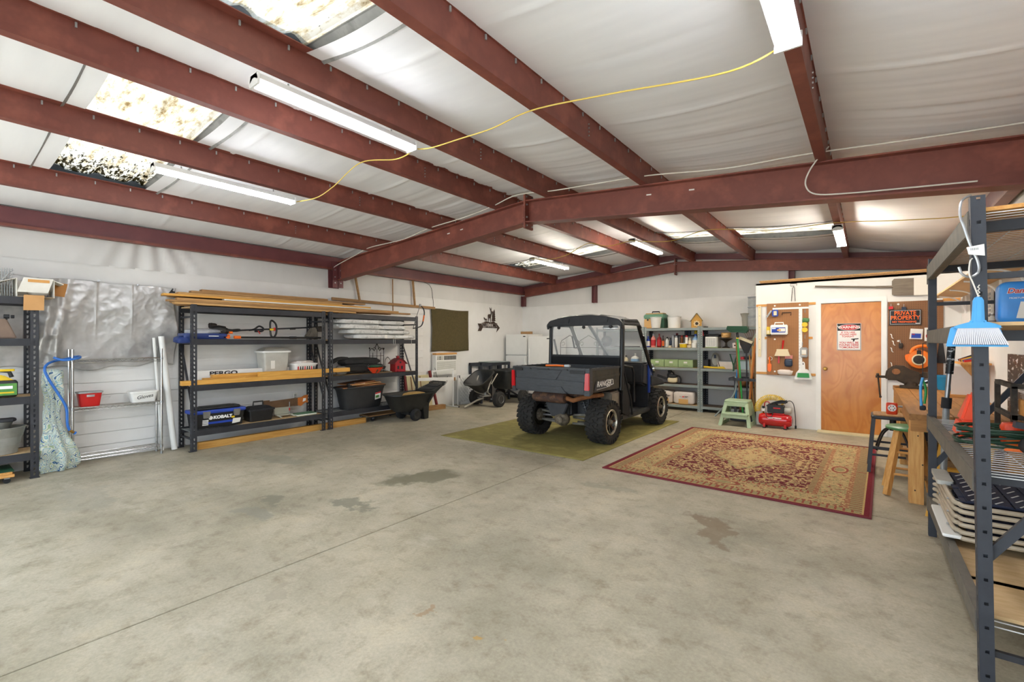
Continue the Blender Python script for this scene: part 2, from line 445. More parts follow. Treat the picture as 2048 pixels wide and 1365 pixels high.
# translucent corrugated skylights with dirt, and grey curb strips
def sky_mat():
    m = bpy.data.materials.new('fibreglass'); MATS['fibreglass'] = m; m.use_nodes = True
    nt = m.node_tree; lk = nt.links.new
    for n in list(nt.nodes): nt.nodes.remove(n)
    out = nd(nt, 'ShaderNodeOutputMaterial'); tr = nd(nt, 'ShaderNodeBsdfTranslucent'); df = nd(nt, 'ShaderNodeBsdfDiffuse')
    mx = nd(nt, 'ShaderNodeMixShader'); mx.inputs[0].default_value = .25
    geo = nd(nt, 'ShaderNodeNewGeometry')
    n1 = nd(nt, 'ShaderNodeTexNoise', inp={'Scale': 6.0, 'Detail': 7.0, 'Roughness': .7})
    mp = nd(nt, 'ShaderNodeMapping'); mp.inputs['Scale'].default_value = (.8, 2.5, 1); lk(geo.outputs['Position'], mp.inputs[0]); lk(mp.outputs[0], n1.inputs['Vector'])
    r1 = nd(nt, 'ShaderNodeValToRGB'); e = r1.color_ramp.elements
    e[0].position = .32; e[0].color = L(0x55442a); e[1].position = .54; e[1].color = L(0x9c988f)
    x = e.new(.43); x.color = L(0x877c67)
    lk(n1.outputs['Fac'], r1.inputs[0])
    n2 = nd(nt, 'ShaderNodeTexNoise', inp={'Scale': 13.0, 'Detail': 6.0, 'Roughness': .75}); lk(mp.outputs[0], n2.inputs['Vector'])
    sx = nd(nt, 'ShaderNodeSeparateXYZ'); lk(geo.outputs['Position'], sx.inputs[0])
    gx = nd(nt, 'ShaderNodeMapRange', inp={1: -5.3, 2: -6.3, 3: 0.0, 4: .24}); lk(sx.outputs[0], gx.inputs[0])
    ad = nd(nt, 'ShaderNodeMath', operation='SUBTRACT'); lk(n2.outputs['Fac'], ad.inputs[0]); lk(gx.outputs[0], ad.inputs[1])
    r2 = nd(nt, 'ShaderNodeValToRGB'); e = r2.color_ramp.elements
    e[0].position = .29; e[0].color = L(0x2a2618); e[1].position = .36; e[1].color = (1, 1, 1, 1)
    lk(ad.outputs[0], r2.inputs[0])
    ml = nd(nt, 'ShaderNodeMix', data_type='RGBA', blend_type='MULTIPLY'); ml.inputs[0].default_value = 1
    lk(r1.outputs[0], ml.inputs[6]); lk(r2.outputs[0], ml.inputs[7])
    lk(ml.outputs[2], tr.inputs[0]); lk(ml.outputs[2], df.inputs[0])
    lk(tr.outputs[0], mx.inputs[1]); lk(df.outputs[0], mx.inputs[2]); lk(mx.outputs[0], out.inputs[0])
sky_mat()
mat('flashing', 0x868786, 0x747573, rough=.5, scale=6, c3=0x939391)
wn_ = 0
for i, ks in sky_bays.items():
    for k in ks:
        wn_ += 1
        x0, x1 = PX[i], PX[i + 1]; y0, y1 = SKY_Y[k]
        prof = []
        for j in range(33):
            t = j / 32; y = y0 - .03 + (y1 - y0 + .06) * t
            ph = (y - y0 + .06) % .30
            h = .032 if .10 < ph < .14 else (.032 * (ph - .06) / .04 if .06 <= ph <= .10 else (.032 * (.18 - ph) / .04 if .14 <= ph <= .18 else 0))
            prof.append((y, h))
        mb = MB().grid(lambda u, v: (x0 + (x1 - x0) * u, prof[round(v * 32)][0], ceil_z(x0 + (x1 - x0) * u) + .05 + prof[round(v * 32)][1]), 4, 32, smooth=False)
        w = mb.build('window_%d' % wn_, 'fibreglass'); struct(w)
        for s_, yy in ((-1, y0), (1, y1)):
            MB().grid(lambda u, v: (x0 + (x1 - x0) * u, yy + s_ * .13 * v, ceil_z(x0 + (x1 - x0) * u) + .055 * (1 - v) - .012 * v - .034 * v * math.sin(PI * u)), 8, 6).build('curb_flashing', 'flashing', w)
            MB().hexa([(x0, yy, ceil_z(x0) + .045), (x1, yy, ceil_z(x1) + .045), (x1, yy + s_ * .01, ceil_z(x1) + .045), (x0, yy + s_ * .01, ceil_z(x0) + .045),
                       (x0, yy, ceil_z(x0) + .11), (x1, yy, ceil_z(x1) + .11), (x1, yy + s_ * .01, ceil_z(x1) + .11), (x0, yy + s_ * .01, ceil_z(x0) + .11)]).build('curb', 'flashing', w)

# ------------------------------------------------------------------ red steel frame
names = ['nearest the left wall', 'second from the left wall', 'just left of the ridge', 'just right of the ridge carrying a lit tube', 'right of the ridge, seen at the top centre', 'nearest the right side, running up to the shop light']
plab = ['red steel roof purlin second from the left eave, under the dirty skylight', 'red steel roof purlin carrying the farther left shop light', 'red steel roof purlin just left of the ridge', 'red steel roof purlin just right of the ridge, holding the long lit tube',
        'red steel roof purlin between the ridge skylight and the top right shop light', 'red steel roof purlin nearest the right wall, above the rack']
def zsec(x, zb, h, sgn):
    t = .006; w = .07
    return [(x, zb), (x, zb + h - t), (x + sgn * w, zb + h - t), (x + sgn * w, zb + h), (x - sgn * t, zb + h), (x - sgn * t, zb + t), (x - sgn * w, zb + t), (x - sgn * w, zb + .02), (x - sgn * (w + .003), zb + .02), (x - sgn * (w + .003), zb)]
for i, x in enumerate(PX[1:7]):
    zb = purl_bot(x); p = thing('roof_purlin', plab[i], 'purlin', (x, 4.0, zb), group='red roof purlins')
    MB().prism([(a - x, b - zb) for a, b in zsec(x, zb, ceil_z(x) - zb + .004, 1)], lambda a, b, h: (a, h - 4.0, b), FY, BY).build('purlin_channel', 'steel_red', p)
    for q in range(34):   # blanket clips along the top edge
        yy = .3 + q * .285
        if yy > 9.9: break
        MB().cbox((.006, yy - 4.0, ceil_z(x) - zb - .022), (.008, .010, .03)).build('clip', 'zinc', p)
    for yy in (3.25, 5.75):
        for dz in (.05, .08, .11, .14): MB().cyl((0, yy - 4, dz), (.008, yy - 4, dz), .006, 6).build('bolt', 'steel_bright', p)
for s_, lab in ((-1, 'dark red eave strut along the top of the left wall'), (1, 'dark red eave strut along the top of the right wall')):
    xa = LX + .09 if s_ < 0 else RX - .09
    p = thing('eave_strut', lab, 'beam', (xa, 4.0, 2.66))
    d = -s_
    MB().prism([(0, .03), (0, .215), (-.06 * d, .22), (-.06 * d, .214), (-.008 * d, .208), (-.008 * d, .03)], lambda a, b, h: (a, h - 4, b), FY, BY).build('web', 'steel_purple', p)
    MB().box(min(.03 * d, -.06 * d), max(.03 * d, -.06 * d), FY - 4, BY - 4, .0, .03).build('bottom_flange', 'steel_red', p)

def rafter(label, y, depth_r, depth_e, fw, colr, tails):
    root = thing('steel_rafter', label, 'beam', (RIDGE, y, raft_top(RIDGE)))
    ox, oz = RIDGE, raft_top(RIDGE)
    def seg(x0, x1):
        def dep(x): return depth_r + (depth_e - depth_r) * abs(x - RIDGE) / 4.1
        def hx(za0, za1, zb0, zb1, ya, yb): return MB().hexa([(x0 - ox, ya, za0 - oz), (x1 - ox, ya, zb0 - oz), (x1 - ox, yb, zb0 - oz), (x0 - ox, yb, za0 - oz), (x0 - ox, ya, za1 - oz), (x1 - ox, ya, zb1 - oz), (x1 - ox, yb, zb1 - oz), (x0 - ox, yb, za1 - oz)])
        t0, t1 = raft_top(x0), raft_top(x1); b0, b1 = t0 - dep(x0), t1 - dep(x1)
        hx(b0 + .012, t0 - .012, b1 + .012, t1 - .012, -.006, .006).build('web', colr, root)
        hx(t0 - .012, t0, t1 - .012, t1, -fw / 2, fw / 2).build('top_flange', colr, root)
        hx(b0, b0 + .014, b1, b1 + .014, -fw / 2, fw / 2).build('bottom_flange', colr, root)
    seg(LX + .17, RIDGE - .012); seg(RIDGE + .012, RX - .17)
    MB().box(-.012, 0, -fw / 2 - .008, fw / 2 + .008, -depth_r - .07, .075).build('splice_plate', colr, root)
    MB().box(.001, .013, -fw / 2 - .008, fw / 2 + .008, -depth_r - .07, .075).build('splice_plate', colr, root)
    for dz in (.045, -.05, -.20, -depth_r - .035):
        for yy in (-fw / 2 + .02, fw / 2 - .02):
            MB().cyl((.012, yy, dz), (.028, yy, dz), .011, 6).build('bolt', 'steel_bright', root)
            MB().cyl((-.028, yy, dz), (-.012, yy, dz), .011, 6).build('bolt', 'steel_bright', root)
    return root
nr = rafter('deep red steel rafter with bolted ridge plate crossing above the utility vehicle', 4.55, .265, .33, .15, 'steel_red', True)
for (x, z) in ((-1.75, -.10), (-1.33, -.07), (-4.6, -.16), (-4.35, -.13)):
    MB().cbox((x - RIDGE, -.008, raft_top(x) - raft_top(RIDGE) - .09), (.05, .003, .012), (0, .08 if x > RIDGE else -.08, 0)).build('bare_patch', 'paper', nr)
fr = rafter('red steel rafter against the back wall above the shelving', 9.97, .205, .21, .10, 'steel_red', False)
# columns
def column(label, x, y, z0, z1, w, d):
    c = thing('steel_column', label, 'column', (x, y, z0)); h = z1 - z0
    MB().box(-d / 2, -d / 2 + .012, -w / 2, w / 2, 0, h).build('flange', 'steel_purple', c)
    MB().box(d / 2 - .012, d / 2, -w / 2, w / 2, 0, h).build('flange', 'steel_purple', c)
    MB().box(-d / 2, d / 2, -.005, .005, 0, h).build('web', 'steel_purple', c)
    return c
c = column('red steel column stub at the left wall under the near rafter', -7.32, 4.5, 2.35, 2.80, .20, .15)
MB().box(.062, .072, -.10, .10, 0.0, .36).build('end_plate', 'steel_purple', c)
for zz in (.08, .18, .30):
    MB().cyl((.07, -.06, zz), (.085, -.06, zz), .012, 6).build('bolt', 'steel_bright', c)
    MB().cyl((.07, .05, zz), (.085, .05, zz), .012, 6).build('bolt', 'steel_bright', c)
column('red steel post stub in the far left corner', -7.28, 9.98, 2.35, 2.62, .10, .10)
column('red steel post stub on the back wall above the refrigerators', -5.2, 10.03, 2.35, 2.77, .12, .10)
column('red steel post stub on the back wall above the white partition', -1.12, 10.03, 2.35, 2.76, .12, .10)
column('red steel column stub at the right wall under the near rafter', .95, 4.5, 2.35, 2.80, .20, .12)
# rake channel along the gable
rk = thing('rake_channel', 'dark red rake channel under the ceiling along the back gable', 'beam', (RIDGE, 10.04, 3.2))
for xa, xb in ((LX + .05, RIDGE), (RIDGE, RX - .05)):
    MB().hexa([(xa - RIDGE, -.03, ceil_z(xa) - 3.33), (xb - RIDGE, -.03, ceil_z(xb) - 3.33), (xb - RIDGE, .03, ceil_z(xb) - 3.33), (xa - RIDGE, .03, ceil_z(xa) - 3.33),
               (xa - RIDGE, -.03, ceil_z(xa) - 3.215), (xb - RIDGE, -.03, ceil_z(xb) - 3.215), (xb - RIDGE, .03, ceil_z(xb) - 3.215), (xa - RIDGE, .03, ceil_z(xa) - 3.215)]).build('channel', 'steel_purple', rk)

# ------------------------------------------------------------------ shop lights
mat('tube_glow', 0xffffff, emit=0xf6f9ff, estr=55.0)
mat('tube_warm', 0xffffff, emit=0xfff5e4, estr=130.0)
mat('light_housing', 0xdcdcdc, rough=.4)
def shop_light(label, x, y0, y1, z, tm='tube_glow'):
    t = thing('shop_light', label, 'light', (x, (y0 + y1) / 2, z), group='ceiling shop lights')
    h = (y1 - y0) / 2
    MB().prism([(-.035, .045), (.035, .045), (.054, .004), (.048, .0), (.012, .018), (-.012, .018), (-.048, .0), (-.054, .004)], lambda a, b, c_: (a, c_, b), -h, h).build('housing', 'light_housing', t)
    for s_ in (-1, 1):
        MB().cyl((s_ * .034, -h + .025, -.010), (s_ * .034, h - .025, -.010), .0135, 10).build('tube', tm, t)
        MB().box(-.056, .056, s_ * h - (.012 if s_ > 0 else 0), s_ * h + (.012 if s_ < 0 else 0), -.028, .04).build('end_cap', 'light_housing', t)
    for yy in (-.4, .4):
        MB().cyl((0, yy, .045), (0, yy, .075), .006, 6).build('hanger', 'zinc', t)
    return t
shop_light('long lit shop light below the purlin right of the ridge, nearest the white skylight', -2.91, 1.25, 2.47, 2.985)
shop_light('lit shop light beside the dirty skylight at the left', -4.81, 1.25, 2.47, 2.90)
shop_light('lit twin tube shop light joined by the long yellow cord, nearest the grey rack', -.29, 1.25, 2.47, 2.80)
shop_light('far shop light left of the ridge near the back wall', -4.81, 6.85, 8.07, 2.90, 'tube_warm')
shop_light('far shop light just right of the ridge', -2.91, 6.85, 8.07, 2.985, 'tube_warm')
shop_light('far shop light nearest the right wall beside the long skylight', -.29, 6.85, 8.07, 2.80, 'tube_warm')

# ------------------------------------------------------------------ partition with door
PY = 8.86
wp = MB().box(-1.52, -.60, PY, PY + .11, 0, 2.41).build('wall_partition', 'white_paint'); struct(wp)
MB().box(.175, RX, PY, PY + .11, 0, 2.41).build('wall_panel', 'white_paint', wp)
MB().box(-.60, .175, PY, PY + .11, 2.035, 2.41).build('wall_panel', 'white_paint', wp)
MB().box(-1.52, -1.41, PY + .11, BY, 0, 2.41).build('side_panel', 'white_paint', wp)
MB().box(-1.52, RX, PY, BY, 2.38, 2.41).build('room_top', 'white_paint', wp)
def door_mat():
    m = bpy.data.materials.new('door_veneer'); MATS['door_veneer'] = m; m.use_nodes = True
    nt = m.node_tree; b = nt.nodes['Principled BSDF']; lk = nt.links.new
    tc = nd(nt, 'ShaderNodeTexCoord'); mp = nd(nt, 'ShaderNodeMapping'); mp.inputs['Scale'].default_value = (1.6, 1, .75); lk(tc.outputs['Object'], mp.inputs[0])
    n0 = nd(nt, 'ShaderNodeTexNoise', inp={'Scale': 2.1, 'Detail': 2.0, 'Roughness': .45, 'Distortion': .6}); lk(mp.outputs[0], n0.inputs['Vector'])
    m1 = nd(nt, 'ShaderNodeMath', operation='MULTIPLY'); m1.inputs[1].default_value = 48; lk(n0.outputs['Fac'], m1.inputs[0])
    m2 = nd(nt, 'ShaderNodeMath', operation='SINE'); lk(m1.outputs[0], m2.inputs[0])
    n3 = nd(nt, 'ShaderNodeTexNoise', inp={'Scale': 3.0, 'Detail': 3.0}); lk(mp.outputs[0], n3.inputs['Vector'])
    r = nd(nt, 'ShaderNodeValToRGB'); e = r.color_ramp.elements; e[0].position = .3; e[0].color = L(0xb8742f); e[1].position = .72; e[1].color = L(0xd08c45); lk(n3.outputs['Fac'], r.inputs[0])
    r2 = nd(nt, 'ShaderNodeValToRGB'); e = r2.color_ramp.elements; e[0].position = 0; e[0].color = L(0xf4ebe1); e[1].position = .7; e[1].color = (1, 1, 1, 1)
    m3 = nd(nt, 'ShaderNodeMath', operation='MULTIPLY_ADD'); m3.inputs[1].default_value = .5; m3.inputs[2].default_value = .5; lk(m2.outputs[0], m3.inputs[0]); lk(m3.outputs[0], r2.inputs[0])
    x = nd(nt, 'ShaderNodeMix', data_type='RGBA', blend_type='MULTIPLY'); x.inputs[0].default_value = 1; lk(r.outputs[0], x.inputs[6]); lk(r2.outputs[0], x.inputs[7]); lk(x.outputs[2], b.inputs['Base Color'])
    b.inputs['Roughness'].default_value = .22
door_mat()
d1 = MB().box(-.375, .375, 0, .035, .012, 2.022).build('door_1', 'door_veneer', None, (-.212, PY + .004, 0), bevel=.002); struct(d1)
mat('brass', 0xb48a45, rough=.3, metal=1.0)
MB().lathe([(.030, 0), (.032, .006), (.014, .012), (.013, .03), (.024, .036), (.027, .048), (.02, .058), (.0, .06)], (-.32, 0, .99), (0, -1, 0), 16).build('door_knob', 'brass', d1)
for zz in (.25, .99, 1.75): MB().cyl((.377, -.004, zz - .045), (.377, -.004, zz + .045), .007, 8).build('hinge', 'brass', d1)
t1 = MB().box(-.655, -.587, PY - .016, PY, 0, 2.095).build('trim_1', 'white_gloss', bevel=.004); struct(t1)
MB().box(.163, .231, PY - .016, PY, 0, 2.095).build('casing', 'white_gloss', t1, bevel=.004)
MB().box(-.655, .231, PY - .017, PY, 2.027, 2.095).build('casing', 'white_gloss', t1, bevel=.004)
MB().box(-.60, -.587, PY - .004, PY + .1, 0, 2.03).build('jamb', 'white_gloss', t1); MB().box(.163, .176, PY - .004, PY + .1, 0, 2.03).build('jamb', 'white_gloss', t1)
mat('threshold', 0xd8cda6, 0xcfc49a, rough=.7, scale=5)
th = MB().box(-.63, .17, PY - .24, PY - .01, 0, .018).build('trim_2', 'threshold', bevel=.004); struct(th)
# ------------------------------------------------------------------ floor mat and rug
mat('olive_mat', 0x8f8549, 0xa09556, rough=.9, scale=3, c3=0x80763f, bump=.03, bscale=60, lo=.3, hi=.7)
def matf(u, v):
    x = -5.10 + 2.42 * u; y = 4.88 + 3.42 * v
    e = min(u, 1 - u, v, 1 - v)
    return (x + .012 * wob(x, y, 0, 1.5) + .03 * v, y + .012 * wob(x, y, 5, 1.5), .006 + .003 * wob(x, y, 1, 2) + .001)
mb = MB(); mb.grid(matf, 40, 50)
mo = single('floor_mat', mb, 'olive_mat', 'olive green floor mat spread under the utility vehicle', 'mat')
sm_ = mo.modifiers.new('thickness', 'SOLIDIFY'); sm_.thickness = .006; sm_.offset = -1
def rug_mat():
    m = bpy.data.materials.new('rug_weave'); MATS['rug_weave'] = m; m.use_nodes = True
    nt = m.node_tree; b = nt.nodes['Principled BSDF']; lk = nt.links.new
    tc = nd(nt, 'ShaderNodeTexCoord'); sp = nd(nt, 'ShaderNodeSeparateXYZ'); lk(tc.outputs['Object'], sp.inputs[0])
    def M(op, a, c=None):
        x = nd(nt, 'ShaderNodeMath', operation=op)
        for k, v in ((0, a), (1, c)):
            if v is None: continue
            if isinstance(v, (int, float)): x.inputs[k].default_value = v
            else: lk(v, x.inputs[k])
        return x.outputs[0]
    def mix(f, a, c):
        x = nd(nt, 'ShaderNodeMix', data_type='RGBA')
        if isinstance(f, float): x.inputs[0].default_value = f
        else: lk(f, x.inputs[0])
        for k, v in ((6, a), (7, c)):
            if isinstance(v, tuple): x.inputs[k].default_value = v
            else: lk(v, x.inputs[k])
        return x.outputs[2]
    HX, HY = 1.185, 1.55
    ax = M('ABSOLUTE', sp.outputs[0]); ay = M('ABSOLUTE', sp.outputs[1])
    dx = M('SUBTRACT', HX, ax); dy = M('SUBTRACT', HY, ay)
    dd = M('MINIMUM', dx, dy)
    # mirrored coordinates give the weave its symmetry
    cv = nd(nt, 'ShaderNodeCombineXYZ'); lk(ax, cv.inputs[0]); lk(ay, cv.inputs[1])
    def noise(sc, det=2.0, dist=1.2, src=None, ro=.5):
        n = nd(nt, 'ShaderNodeTexNoise', inp={'Scale': sc, 'Detail': det, 'Roughness': ro, 'Distortion': dist}); lk(src or cv.outputs[0], n.inputs['Vector']); return n.outputs['Fac']
    MAR, BEI, OLI, RED, TAN = L(0x6f2d34), L(0xc6aa7c), L(0xa0936b), L(0x995747), L(0xbb9d6f)
    def gt(a, t): return M('GREATER_THAN', a, t)
    scroll = gt(M('ABSOLUTE', M('SUBTRACT', noise(7.5, 2.5, 1.6), .5)), .04)
    scroll2 = gt(noise(16, 2, .8), .60)
    field = mix(scroll, BEI, MAR); field = mix(scroll2, field, BEI)
    fl_ = gt(noise(26, 1, .4), .63); field = mix(fl_, field, OLI)
    # lozenge medallion
    md = M('ADD', M('DIVIDE', ax, .42), M('DIVIDE', ay, .62)); md = M('ADD', md, M('MULTIPLY', M('SUBTRACT', noise(9, 1, .5), .5), .5))
    inner = mix(gt(noise(20, 2, 1), .57), BEI, RED); inner = mix(gt(noise(31, 1, .6), .6), inner, OLI)
    field = mix(M('LESS_THAN', md, 1.0), field, inner)
    ring = M('LESS_THAN', M('ABSOLUTE', M('SUBTRACT', md, 1.02)), .05); field = mix(ring, field, OLI)
    # main border motif
    bmot = gt(M('ABSOLUTE', M('SUBTRACT', noise(10, 2, 1.4), .5)), .045)
    bord = mix(bmot, OLI, BEI); bord = mix(gt(noise(22, 2, .8), .62), bord, RED)
    # cartouches along the border
    for (cx, cy, rx, ry) in ((0, HY - .29, .16, .075), (HX - .29, 0, .075, .16)):
        q = M('ADD', M('POWER', M('DIVIDE', M('SUBTRACT', ax, cx), rx), 2), M('POWER', M('DIVIDE', M('SUBTRACT', ay, cy), ry), 2))
        q = M('SQRT', q); r_ = M('LESS_THAN', M('ABSOLUTE', M('SUBTRACT', q, .9)), .14); bord = mix(r_, bord, RED); c_ = M('LESS_THAN', q, .5); bord = mix(c_, bord, OLI)
    # narrow guard bands: repeated dashes
    along = nd(nt, 'ShaderNodeMix', data_type='FLOAT'); lk(gt(dx, 0), along.inputs[0])
    s1 = M('LESS_THAN', dx, dy)
    run = M('ADD', M('MULTIPLY', s1, ay), M('MULTIPLY', M('SUBTRACT', 1.0, s1), ax))
    dash = gt(M('FRACT', M('MULTIPLY', run, 22)), .34)
    g1 = mix(dash, TAN, RED); g1 = mix(gt(noise(40, 1, .2), .58), g1, BEI)
    g2 = mix(gt(M('FRACT', M('MULTIPLY', run, 17)), .3), RED, OLI)
    col = field
    for lim, c in ((.485, g2), (.435, g1), (.395, bord), (.185, g1), (.145, g2), (.055, L(0xc4a671)), (.042, L(0x7a2c34))):
        col = mix(M('LESS_THAN', dd, lim), col, c)
    wv = nd(nt, 'ShaderNodeTexNoise', inp={'Scale': 160.0, 'Detail': 2.0}); lk(tc.outputs['Object'], wv.inputs['Vector'])
    mr = nd(nt, 'ShaderNodeMapRange', inp={1: .3, 2: .7, 3: .72, 4: 1.15}); lk(wv.outputs['Fac'], mr.inputs[0])
    mm = nd(nt, 'ShaderNodeMix', data_type='RGBA', blend_type='MULTIPLY'); mm.inputs[0].default_value = 1; lk(col, mm.inputs[6]); lk(mr.outputs[0], mm.inputs[7])
    lk(mm.outputs[2], b.inputs['Base Color']); b.inputs['Roughness'].default_value = .95; b.inputs['Specular IOR Level'].default_value = .1
    bp = nd(nt, 'ShaderNodeBump', inp={'Strength': .3, 'Distance': .003}); lk(wv.outputs['Fac'], bp.inputs['Height']); lk(bp.outputs[0], b.inputs['Normal'])
rug_mat()
mat('rug_edge', 0x742a32, rough=.95)
rg = thing('area_rug', 'red and beige oriental rug with floral pattern in front of the door', 'rug', (-1.135, 6.27, 0), -.022)
mb = MB().grid(lambda u, v: (-1.185 + 2.37 * u, -1.55 + 3.1 * v, .010 + .0025 * wob(u * 3, v * 4, 0)), 24, 32); rp_ = mb.build('rug_pile', 'rug_weave', rg)
E_ = MB(); 
for (a, b, c, d) in ((-1.195, 1.195, -1.56, -1.545), (-1.195, 1.195, 1.545, 1.56)): MB().box(a, b, c, d, .0005, .013).build('edge_binding', 'rug_edge', rg)
for (a, b, c, d) in ((-1.195, -1.18, -1.545, 1.545), (1.18, 1.195, -1.545, 1.545)): MB().box(a, b, c, d, .0005, .013).build('edge_binding', 'rug_edge', rg)
MB().box(-1.18, 1.18, -1.545, 1.545, .0005, .006).build('rug_backing', 'rug_edge', rg)

# ------------------------------------------------------------------ utility vehicle
mat('utv_black', 0x232427, 0x2c2d30, rough=.55, scale=12, bump=.02, bscale=150)
mat('utv_dusty', 0x38362f, 0x2b2a27, rough=.65, scale=6, c3=0x3d392f, bump=.02, bscale=150)
mat('utv_grey', 0x35373a, 0x404347, rough=.5, scale=10, stretch=(1, 1, 6), bump=.02, bscale=120)
mat('utv_trim', 0x6b7278, rough=.5)
mat('tire_rubber', 0x1e1d1c, 0x2b2825, rough=.85, scale=10)
mat('rim_black', 0x151516, rough=.25, coat=.5)
mat('rim_lip', 0xcdc6b6, rough=.3, metal=.8)
mat('rust', 0x5f4030, 0x7d5a40, rough=.85, scale=9, c3=0x4a3730)
mat('rust_orange', 0xa0673a, 0x7a4c2c, rough=.8, scale=14)
mat('cast_dirty', 0x7d7261, 0x453d33, rough=.8, scale=18)
mat('lamp_red', 0xc40d16, rough=.3, coat=.2)
mat('utv_blue', 0x1c3f9a, rough=.3, coat=.5)
mat('dusty_panel', 0x8d8679, 0x766d5f, rough=.8, scale=12, stretch=(6, 6, 1))
mat('seat_vinyl', 0x1b1b1d, rough=.5)
mat('clear_panel', 0xe8edf0, rough=.08, alpha=.14, spec=.6)
mat('hazy_panel', 0xe4e6e2, 0xf4f4f2, rough=.25, alpha=.22, scale=2.5)
mat('arm_dusty', 0x7b776e, 0x5a574f, rough=.6, scale=12)
U = thing('utility_vehicle', 'black utility vehicle with cargo bed, roof and knobby tires on the olive mat', 'vehicle', (-3.485, 6.85, .008))
def wheel(sx, y):
    r, w = .305, .275
    cx = sx * .575
    prof = [(.165, -w * .36), (.20, -w * .46), (.25, -w * .5), (.282, -w * .44), (.292, -w * .3), (.294, 0), (.292, w * .3), (.282, w * .44), (.25, w * .5), (.20, w * .46), (.165, w * .36)]
    t = MB().lathe(prof, (cx, y, r), (1, 0, 0), 40, cap=False).build('tire', 'tire_rubber', U)
    tb = MB()
    for k in range(24):
        for row, (off, ww, ph) in enumerate(((-.095, .075, 0), (-.028, .05, .5), (.034, .05, 0), (.097, .075, .5))):
            a = 2 * PI * (k + ph) / 24; rr = .297 if abs(off) < .06 else .290
            sk = .35 * (1 if row % 2 else -1)
            c = Vector((cx + off, y + rr * math.cos(a), r + rr * math.sin(a)))
            T = Matrix.Translation(c) @ Matrix.Rotation(a - PI / 2, 4, 'X') @ Matrix.Rotation(sk, 4, 'Z')
            tb.T = T; tb.box(-ww / 2, ww / 2, -.02, .02, -.012, .010)
        for sd in (-1, 1):   # shoulder lugs
            a = 2 * PI * (k + (.25 if sd < 0 else .75)) / 24
            T = Matrix.Translation((cx + sd * .128, y + .272 * math.cos(a), r + .272 * math.sin(a))) @ Matrix.Rotation(a - PI / 2, 4, 'X')
            tb.T = T; tb.box(-.016, .016, -.016, .016, -.03, .018)
    tb.T = None
    td = tb.build('tread_blocks', 'tire_rubber', t); td['kind'] = 'stuff'
    o = sx
    MB().lathe([(.172, .085), (.178, .125), (.165, .132), (.158, .12), (.155, .085)], (cx, y, r), (o, 0, 0), 32, cap=False).build('rim_lip', 'rim_lip', t)
    MB().lathe([(.158, -.09), (.157, .10), (.14, .07), (.07, .05), (.05, .085), (0.001, .09)], (cx, y, r), (o, 0, 0), 32, cap=True).build('rim', 'rim_black', t)
    for k in range(7):
        a = 2 * PI * k / 7
        MB().bar((cx + o * .075, y + .05 * math.cos(a), r + .05 * math.sin(a)), (cx + o * .10, y + .15 * math.cos(a), r + .15 * math.sin(a)), .03, .03, (o, 0, 0)).build('spoke', 'rim_black', t)
        MB().cyl((cx + o * .105, y + .148 * math.cos(a + .4), r + .148 * math.sin(a + .4)), (cx + o * .118, y + .148 * math.cos(a + .4), r + .148 * math.sin(a + .4)), .008, 6).build('rim_bolt', 'rim_lip', t)
    MB().lathe([(.036, .08), (.034, .12), (.02, .135), (.001, .137)], (cx, y, r), (o, 0, 0), 14).build('hub_cap', 'cast_dirty', t)
for sx in (-1, 1):
    wheel(sx, -.98); wheel(sx, .95)
# cargo bed
bw = .625
MB().box(-bw + .02, bw - .02, -1.44, -.56, .745, .775).build('bed_floor', 'utv_black', U)
for sx in (-1, 1):
    x0, x1 = (bw - .035, bw) if sx > 0 else (-bw, -bw + .035)
    sp_ = MB().hexa([(x0, -1.45, .74), (x1, -1.45, .735), (x1, -.55, .735), (x0, -.55, .74), (x0, -1.45, 1.035), (x1, -1.45, 1.035), (x1, -.55, 1.035), (x0, -.55, 1.035)]).build('bed_side', 'utv_dusty', U, bevel=.006)
    MB().box(min(x0, x1) - .008, max(x0, x1) + .008, -1.46, -.55, 1.03, 1.06).build('rail', 'utv_grey', sp_, bevel=.006)
    MB().hexa([(x1 - .01 if sx > 0 else x0 - .008, -1.44, .905), (x1 + .008 if sx > 0 else x0 + .01, -1.44, .905), (x1 + .008 if sx > 0 else x0 + .01, -.56, .925), (x1 - .01 if sx > 0 else x0 - .008, -.56, .925), (x1 - .01 if sx > 0 else x0 - .006, -1.44, .93), (x1 + .004 if sx > 0 else x0 + .01, -1.44, .93), (x1 + .004 if sx > 0 else x0 + .01, -.56, .965), (x1 - .01 if sx > 0 else x0 - .006, -.56, .965)]).build('side_crease', 'utv_dusty', sp_)
    for k in range(7): MB().cyl((sx * (bw - .018), -1.40 + k * .13, 1.058), (sx * (bw - .018), -1.40 + k * .13, 1.064), .012, 8).build('tie_hole', 'black_plastic', sp_)
    # tail lamp pillar
    MB().hexa([(sx * (bw - .075), -1.50, .70), (sx * (bw + .012), -1.49, .70), (sx * (bw + .012), -1.40, .72), (sx * (bw - .075), -1.40, .72), (sx * (bw - .055), -1.50, 1.06), (sx * (bw + .004), -1.49, 1.06), (sx * (bw + .004), -1.40, 1.06), (sx * (bw - .055), -1.40, 1.06)]).build('tail_lamp_housing', 'utv_grey', U, bevel=.008)
    tl = MB().hexa([(sx * (bw - .062), -1.515, .775), (sx * (bw + .006), -1.51, .775), (sx * (bw + .006), -1.48, .775), (sx * (bw - .062), -1.48, .775), (sx * (bw - .05), -1.515, 1.0), (sx * (bw + .006), -1.51, 1.0), (sx * (bw + .006), -1.48, 1.0), (sx * (bw - .05), -1.48, 1.0)]).build('tail_lamp', 'lamp_red', U, bevel=.006, label='red tail lamp')
MB().box(-bw, bw, -.585, -.55, .74, 1.06).build('bed_front_panel', 'utv_grey', U, bevel=.006)
